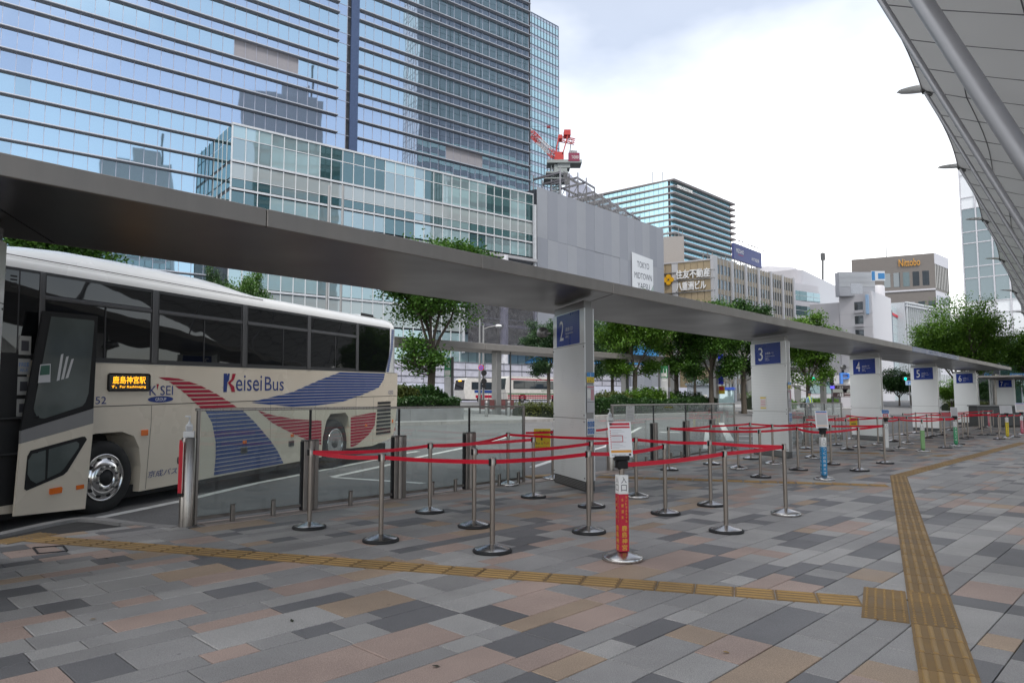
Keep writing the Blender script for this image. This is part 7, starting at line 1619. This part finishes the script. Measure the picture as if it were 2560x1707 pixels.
# blue direction sign, vertical shop sign
p = at(2275, 990, 100); g_ = road_z(p.x, p.y); t = thing('direction_sign', 'pale blue road direction sign left of pylon five', 'sign', (p.x, p.y, g_)); z = at(2275, 956, 100).z - g_; m = MB(); m.cbox(-.55, .55, -.04, .04, z - .38, z + .38, .02); b_ = m.build('plate', mat('direction_blue', (.35, .5, .68), .4), t); m = MB(); m.box(-.25, -.12, -.05, -.041, z - .25, z + .15); m.box(-.25, .3, -.05, -.041, z + .05, z + .15); m.build('arrow', m_sbl, b_); m = MB(); m.tube([(0, .06, 0), (0, .06, z + .3)], .05, 6); m.build('pole', m_gmet, t)
p = at(1994, 962, 92); g_ = road_z(p.x, p.y); t = thing('shop_sign', 'white vertical shop sign with dark lettering right of pylon three', 'sign', (p.x, p.y, g_)); z0, z1 = at(1994, 963, 92).z - g_, at(1994, 926, 92).z - g_; m = MB(); m.cbox(-.45, .45, -.1, .1, z0, z1, .02); b_ = m.build('board', m_white, t); m = MB(); put_text(m, 'osmo', (-.28, -.105, z1 - .1), (0, 0, -1), (1, 0, 0), (z1 - z0)*.82, .5); m.build('lettering', m_ink, b_); m = MB(); m.cbox(-.4, .4, -.05, .15, -.1, z0 - .01, .02); m.build('plinth', m_gmet, t)
# pale low building and wall behind the guard
p = at(2050, 998, 98); g_ = road_z(p.x, p.y); t = thing('low_annex', 'low pale annex with dark window behind the small island tree', 'building', (p.x - 5, p.y, g_ - .2), -.3); m = MB(); m.box(0, 9, 0, 6, 0, 4.4); m.build('wall', m_wb, t); m = MB(); m.box(3.0, 6.2, -.05, .0, 2.0, 3.6); m.build('window', g_pod[1], t); m = MB(); m.box(2.2, 4.5, -.06, .0, 0, 1.7); m.build('shutter', m_slab, t); m = MB(); m.box(6.0, 7.2, -.06, .0, 0, 1.6); m.build('door', m_gmetd, t)
# hut with grey roof and steel post far right, col seven canopy
p = gnd(2372, 1016, .4); t = thing('white_hut', 'small white hut with grey flat roof between pylons five and six', 'hut', p, -.5); m = MB(); m.box(-2.0, 1.6, 0, 3, 0, 2.6); m.build('wall', m_white, t); m = MB(); m.cbox(-2.5, 2.2, -.4, 3.4, 2.61, 2.85, .03); m.build('roof', m_gmet, t); m = MB(); m.box(-.6, -.2, -.03, 0, 1.0, 2.2); m.build('notice', m_ink, t)
for (u, v0, v1, Y, rr, lb) in ((2493, 1030, 936, 60, .24, 'thick silver steel column left of pylon seven'), (2448, 1030, 928, 62, .07, 'slim white pole right of pylon six'), (2478, 1030, 940, 61, .07, 'slim white pole beside the thick silver column')):
    p = at(u, v0, Y); m = MB(); m.tube([(0, 0, -.3), (0, 0, at(u, v1, Y).z - p.z)], rr, 18); o = m.build('steel_pole', m_steel if rr > .1 else m_white); o.location = p; tag(o, lb, 'pole')
p = at(2470, 940, 60); t = thing('warning_sign', 'small blue sign plate on a pole above the far belt posts', 'sign', p); m = MB(); m.prism([(-.35, -.2), (.3, -.2), (.3, .1), (-.1, .32), (-.28, .2)], -.03, .03, 'y'); m.build('plate', mat('plate_cyan', (.12, .35, .68), .4), t); m = MB(); m.box(-.2, .2, -.04, -.031, -.08, .02); m.build('print', m_white, t); m = MB(); m.tube([(.3, .05, .1), (.3, .05, -3)], .04, 6); m.build('pole', m_white, t)
q7 = c7 + Vector((0, 0, 3.2)); t = thing('shelter_roof', 'short far shelter roof with blue fascia over pylon seven', 'roof', q7); m = MB(M=Matrix.Rotation(math.pi/2 - PA, 4, 'Z')); m.box(-3, 8, -.8, 2.2, 0, .12); m.build('slab', m_fas, t); p0 = at(2497, 947, c7.y) - q7; p1 = at(2553, 940, c7.y) - q7; m = MB(); m.box(p0.x, p1.x + .4, -1.3, -1.25, .02, .30); f_ = m.build('fascia', mat('fascia_sky', (.08, .24, .48), .4), t); m = MB(); put_text(m, 'The Narita Airport', (p0.x + .8, -1.31, .08), (1, 0, 0), (0, 0, 1), 1.0, .14); put_text(m, '成田空港行', (p0.x + .1, -1.31, .08), (1, 0, 0), (0, 0, 1), .6, .14); m.build('lettering', m_lettw, f_)
p = gnd(2478, 1066); m = MB(); m.cbox(-1.2, 1.2, -.4, .4, 0, 1.12, .03); o = m.build('stone_counter', m_gmetd); o.location = (p.x + .6, p.y + .6, 0); tag(o, 'dark grey block counter behind the far belt posts', 'counter'); m = MB(); m.cbox(-1.25, 1.25, -.45, .45, 1.121, 1.2, .02); m.build('top', m_gmet, o)
# ============================================================ PEOPLE
m_skin = mat('skin', (.45, .28, .2), .5, var=.05); m_shirt = mat('shirt_blue', (.22, .32, .45), .8); m_trou = mat('trousers_navy', (.02, .025, .04), .8); m_vest = mat('vest_yellow', (.55, .75, .02), .6); m_cap = mat('cap_navy', (.015, .02, .035), .7); m_black = mat('black_cloth', (.012, .012, .014), .8)
def person(P, rz, label, shirt, trousers, hat, vest=None):
    t = thing('person', label, 'person', P, rz, None)
    J = dict(pel=(0, 0, .95), ch=(0, -.01, 1.25), nk=(0, 0, 1.46), hd=(0, -.02, 1.62), hd2=(0, -.02, 1.70), lh=(.1, 0, .9), lk=(.11, -.03, .5), lf=(.12, .02, .09), lt=(.13, -.15, .05), rh=(-.1, 0, .9), rk=(-.12, -.02, .5), rf=(-.13, .05, .09), rt=(-.14, -.12, .05),
             ls=(.19, 0, 1.40), le=(.27, .03, 1.12), lw=(.24, -.14, .92), lp=(.23, -.2, .86), rs=(-.19, 0, 1.40), re=(-.27, .03, 1.12), rw=(-.25, -.1, .88), rp=(-.24, -.14, .81))
    Rr = dict(pel=.15, ch=.165, nk=.055, hd=.095, hd2=.09, lh=.095, lk=.065, lf=.048, lt=.042, rh=.095, rk=.065, rf=.048, rt=.042, ls=.065, le=.048, lw=.034, lp=.04, rs=.065, re=.048, rw=.034, rp=.04)
    E_ = [('pel','ch'),('ch','nk'),('nk','hd'),('hd','hd2'),('pel','lh'),('lh','lk'),('lk','lf'),('lf','lt'),('pel','rh'),('rh','rk'),('rk','rf'),('rf','rt'),('ch','ls'),('ls','le'),('le','lw'),('lw','lp'),('ch','rs'),('rs','re'),('re','rw'),('rw','rp')]
    ks = list(J); me = bpy.data.meshes.new('body'); me.from_pydata([J[k] for k in ks], [(ks.index(a), ks.index(b)) for a, b in E_], []); o = bpy.data.objects.new('tmp', me); C.objects.link(o)
    md = o.modifiers.new('s', 'SKIN'); 
    for i, k in enumerate(ks): me.skin_vertices[0].data[i].radius = (Rr[k], Rr[k]*.82 if k in ('pel', 'ch') else Rr[k]); me.skin_vertices[0].data[i].use_root = (k == 'pel')
    sd_ = o.modifiers.new('d', 'SUBSURF'); sd_.levels = 2; sd_.render_levels = 2
    bm_ = bpy.data.meshes.new_from_object(o.evaluated_get(bpy.context.evaluated_depsgraph_get())); bpy.data.objects.remove(o)
    for mm in (m_skin, shirt, trousers, m_black): bm_.materials.append(mm)
    for pl in bm_.polygons:
        c = pl.center; pl.use_smooth = True
        pl.material_index = 3 if c.z < .11 else 2 if c.z < 1.0 and abs(c.x) < .2 and not (abs(c.x) > .19 and c.y < -.05) else 0 if c.z > 1.47 or (c.z < .93 and abs(c.x) > .19) else 1
    b_ = bpy.data.objects.new('body', bm_); C.objects.link(b_); b_.parent = t
    m = MB(); m.lathe([(.108, 1.68), (.112, 1.72), (.10, 1.78), (.05, 1.81)], 16, (0, -.02, 0)); m.lathe([(.125, 1.675), (.125, 1.69)], 16, (0, -.05, 0)); m.build('hat', hat, t)
    m = MB(); 
    for x in (.035, -.035): m.lathe([(.012, 0), (.012, .01)], 6, (x, -.118, 1.64))
    m.build('eyes', m_black, t); m = MB(); m.lathe([(.014, 1.60), (.008, 1.635)], 6, (0, -.12, 0)); m.build('nose', m_skin, t)
    if vest:
        m = MB()
        for s in (1, -1):
            for y, sg in ((-.16, -1), (.15, 1)): m.add([(s*.135, y*1.05, 1.02), (s*.075, y*1.12, 1.02), (s*.09, y*.75, 1.43), (s*.155, y*.6, 1.42)], [(0, 1, 2, 3)]); m.add([(s*.09, y*.75, 1.43), (s*.155, y*.6, 1.42), (s*.155, 0, 1.475), (s*.09, 0, 1.48)], [(0, 1, 2, 3)])
        m.lathe([(.185, 1.0), (.188, 1.06)], 20, (0, 0, 0)); m.build('vest', vest, t)
        m = MB(); m.box(-.1, .1, .155, .165, 1.2, 1.25); m.build('vest_bar', vest, t)
    return t
p = at(2023, 978, 46.5); person((p.x, p.y, p.z - 1.80), .5, 'person in blue shirt, dark cap and yellow safety vest behind the fence', m_shirt, m_trou, m_cap, m_vest)
p = at(1700, 968, 66); person((p.x, p.y, road_z(p.x, p.y)), 2.6, 'person in black clothes and hat walking behind the hedge', m_black, m_black, m_black)
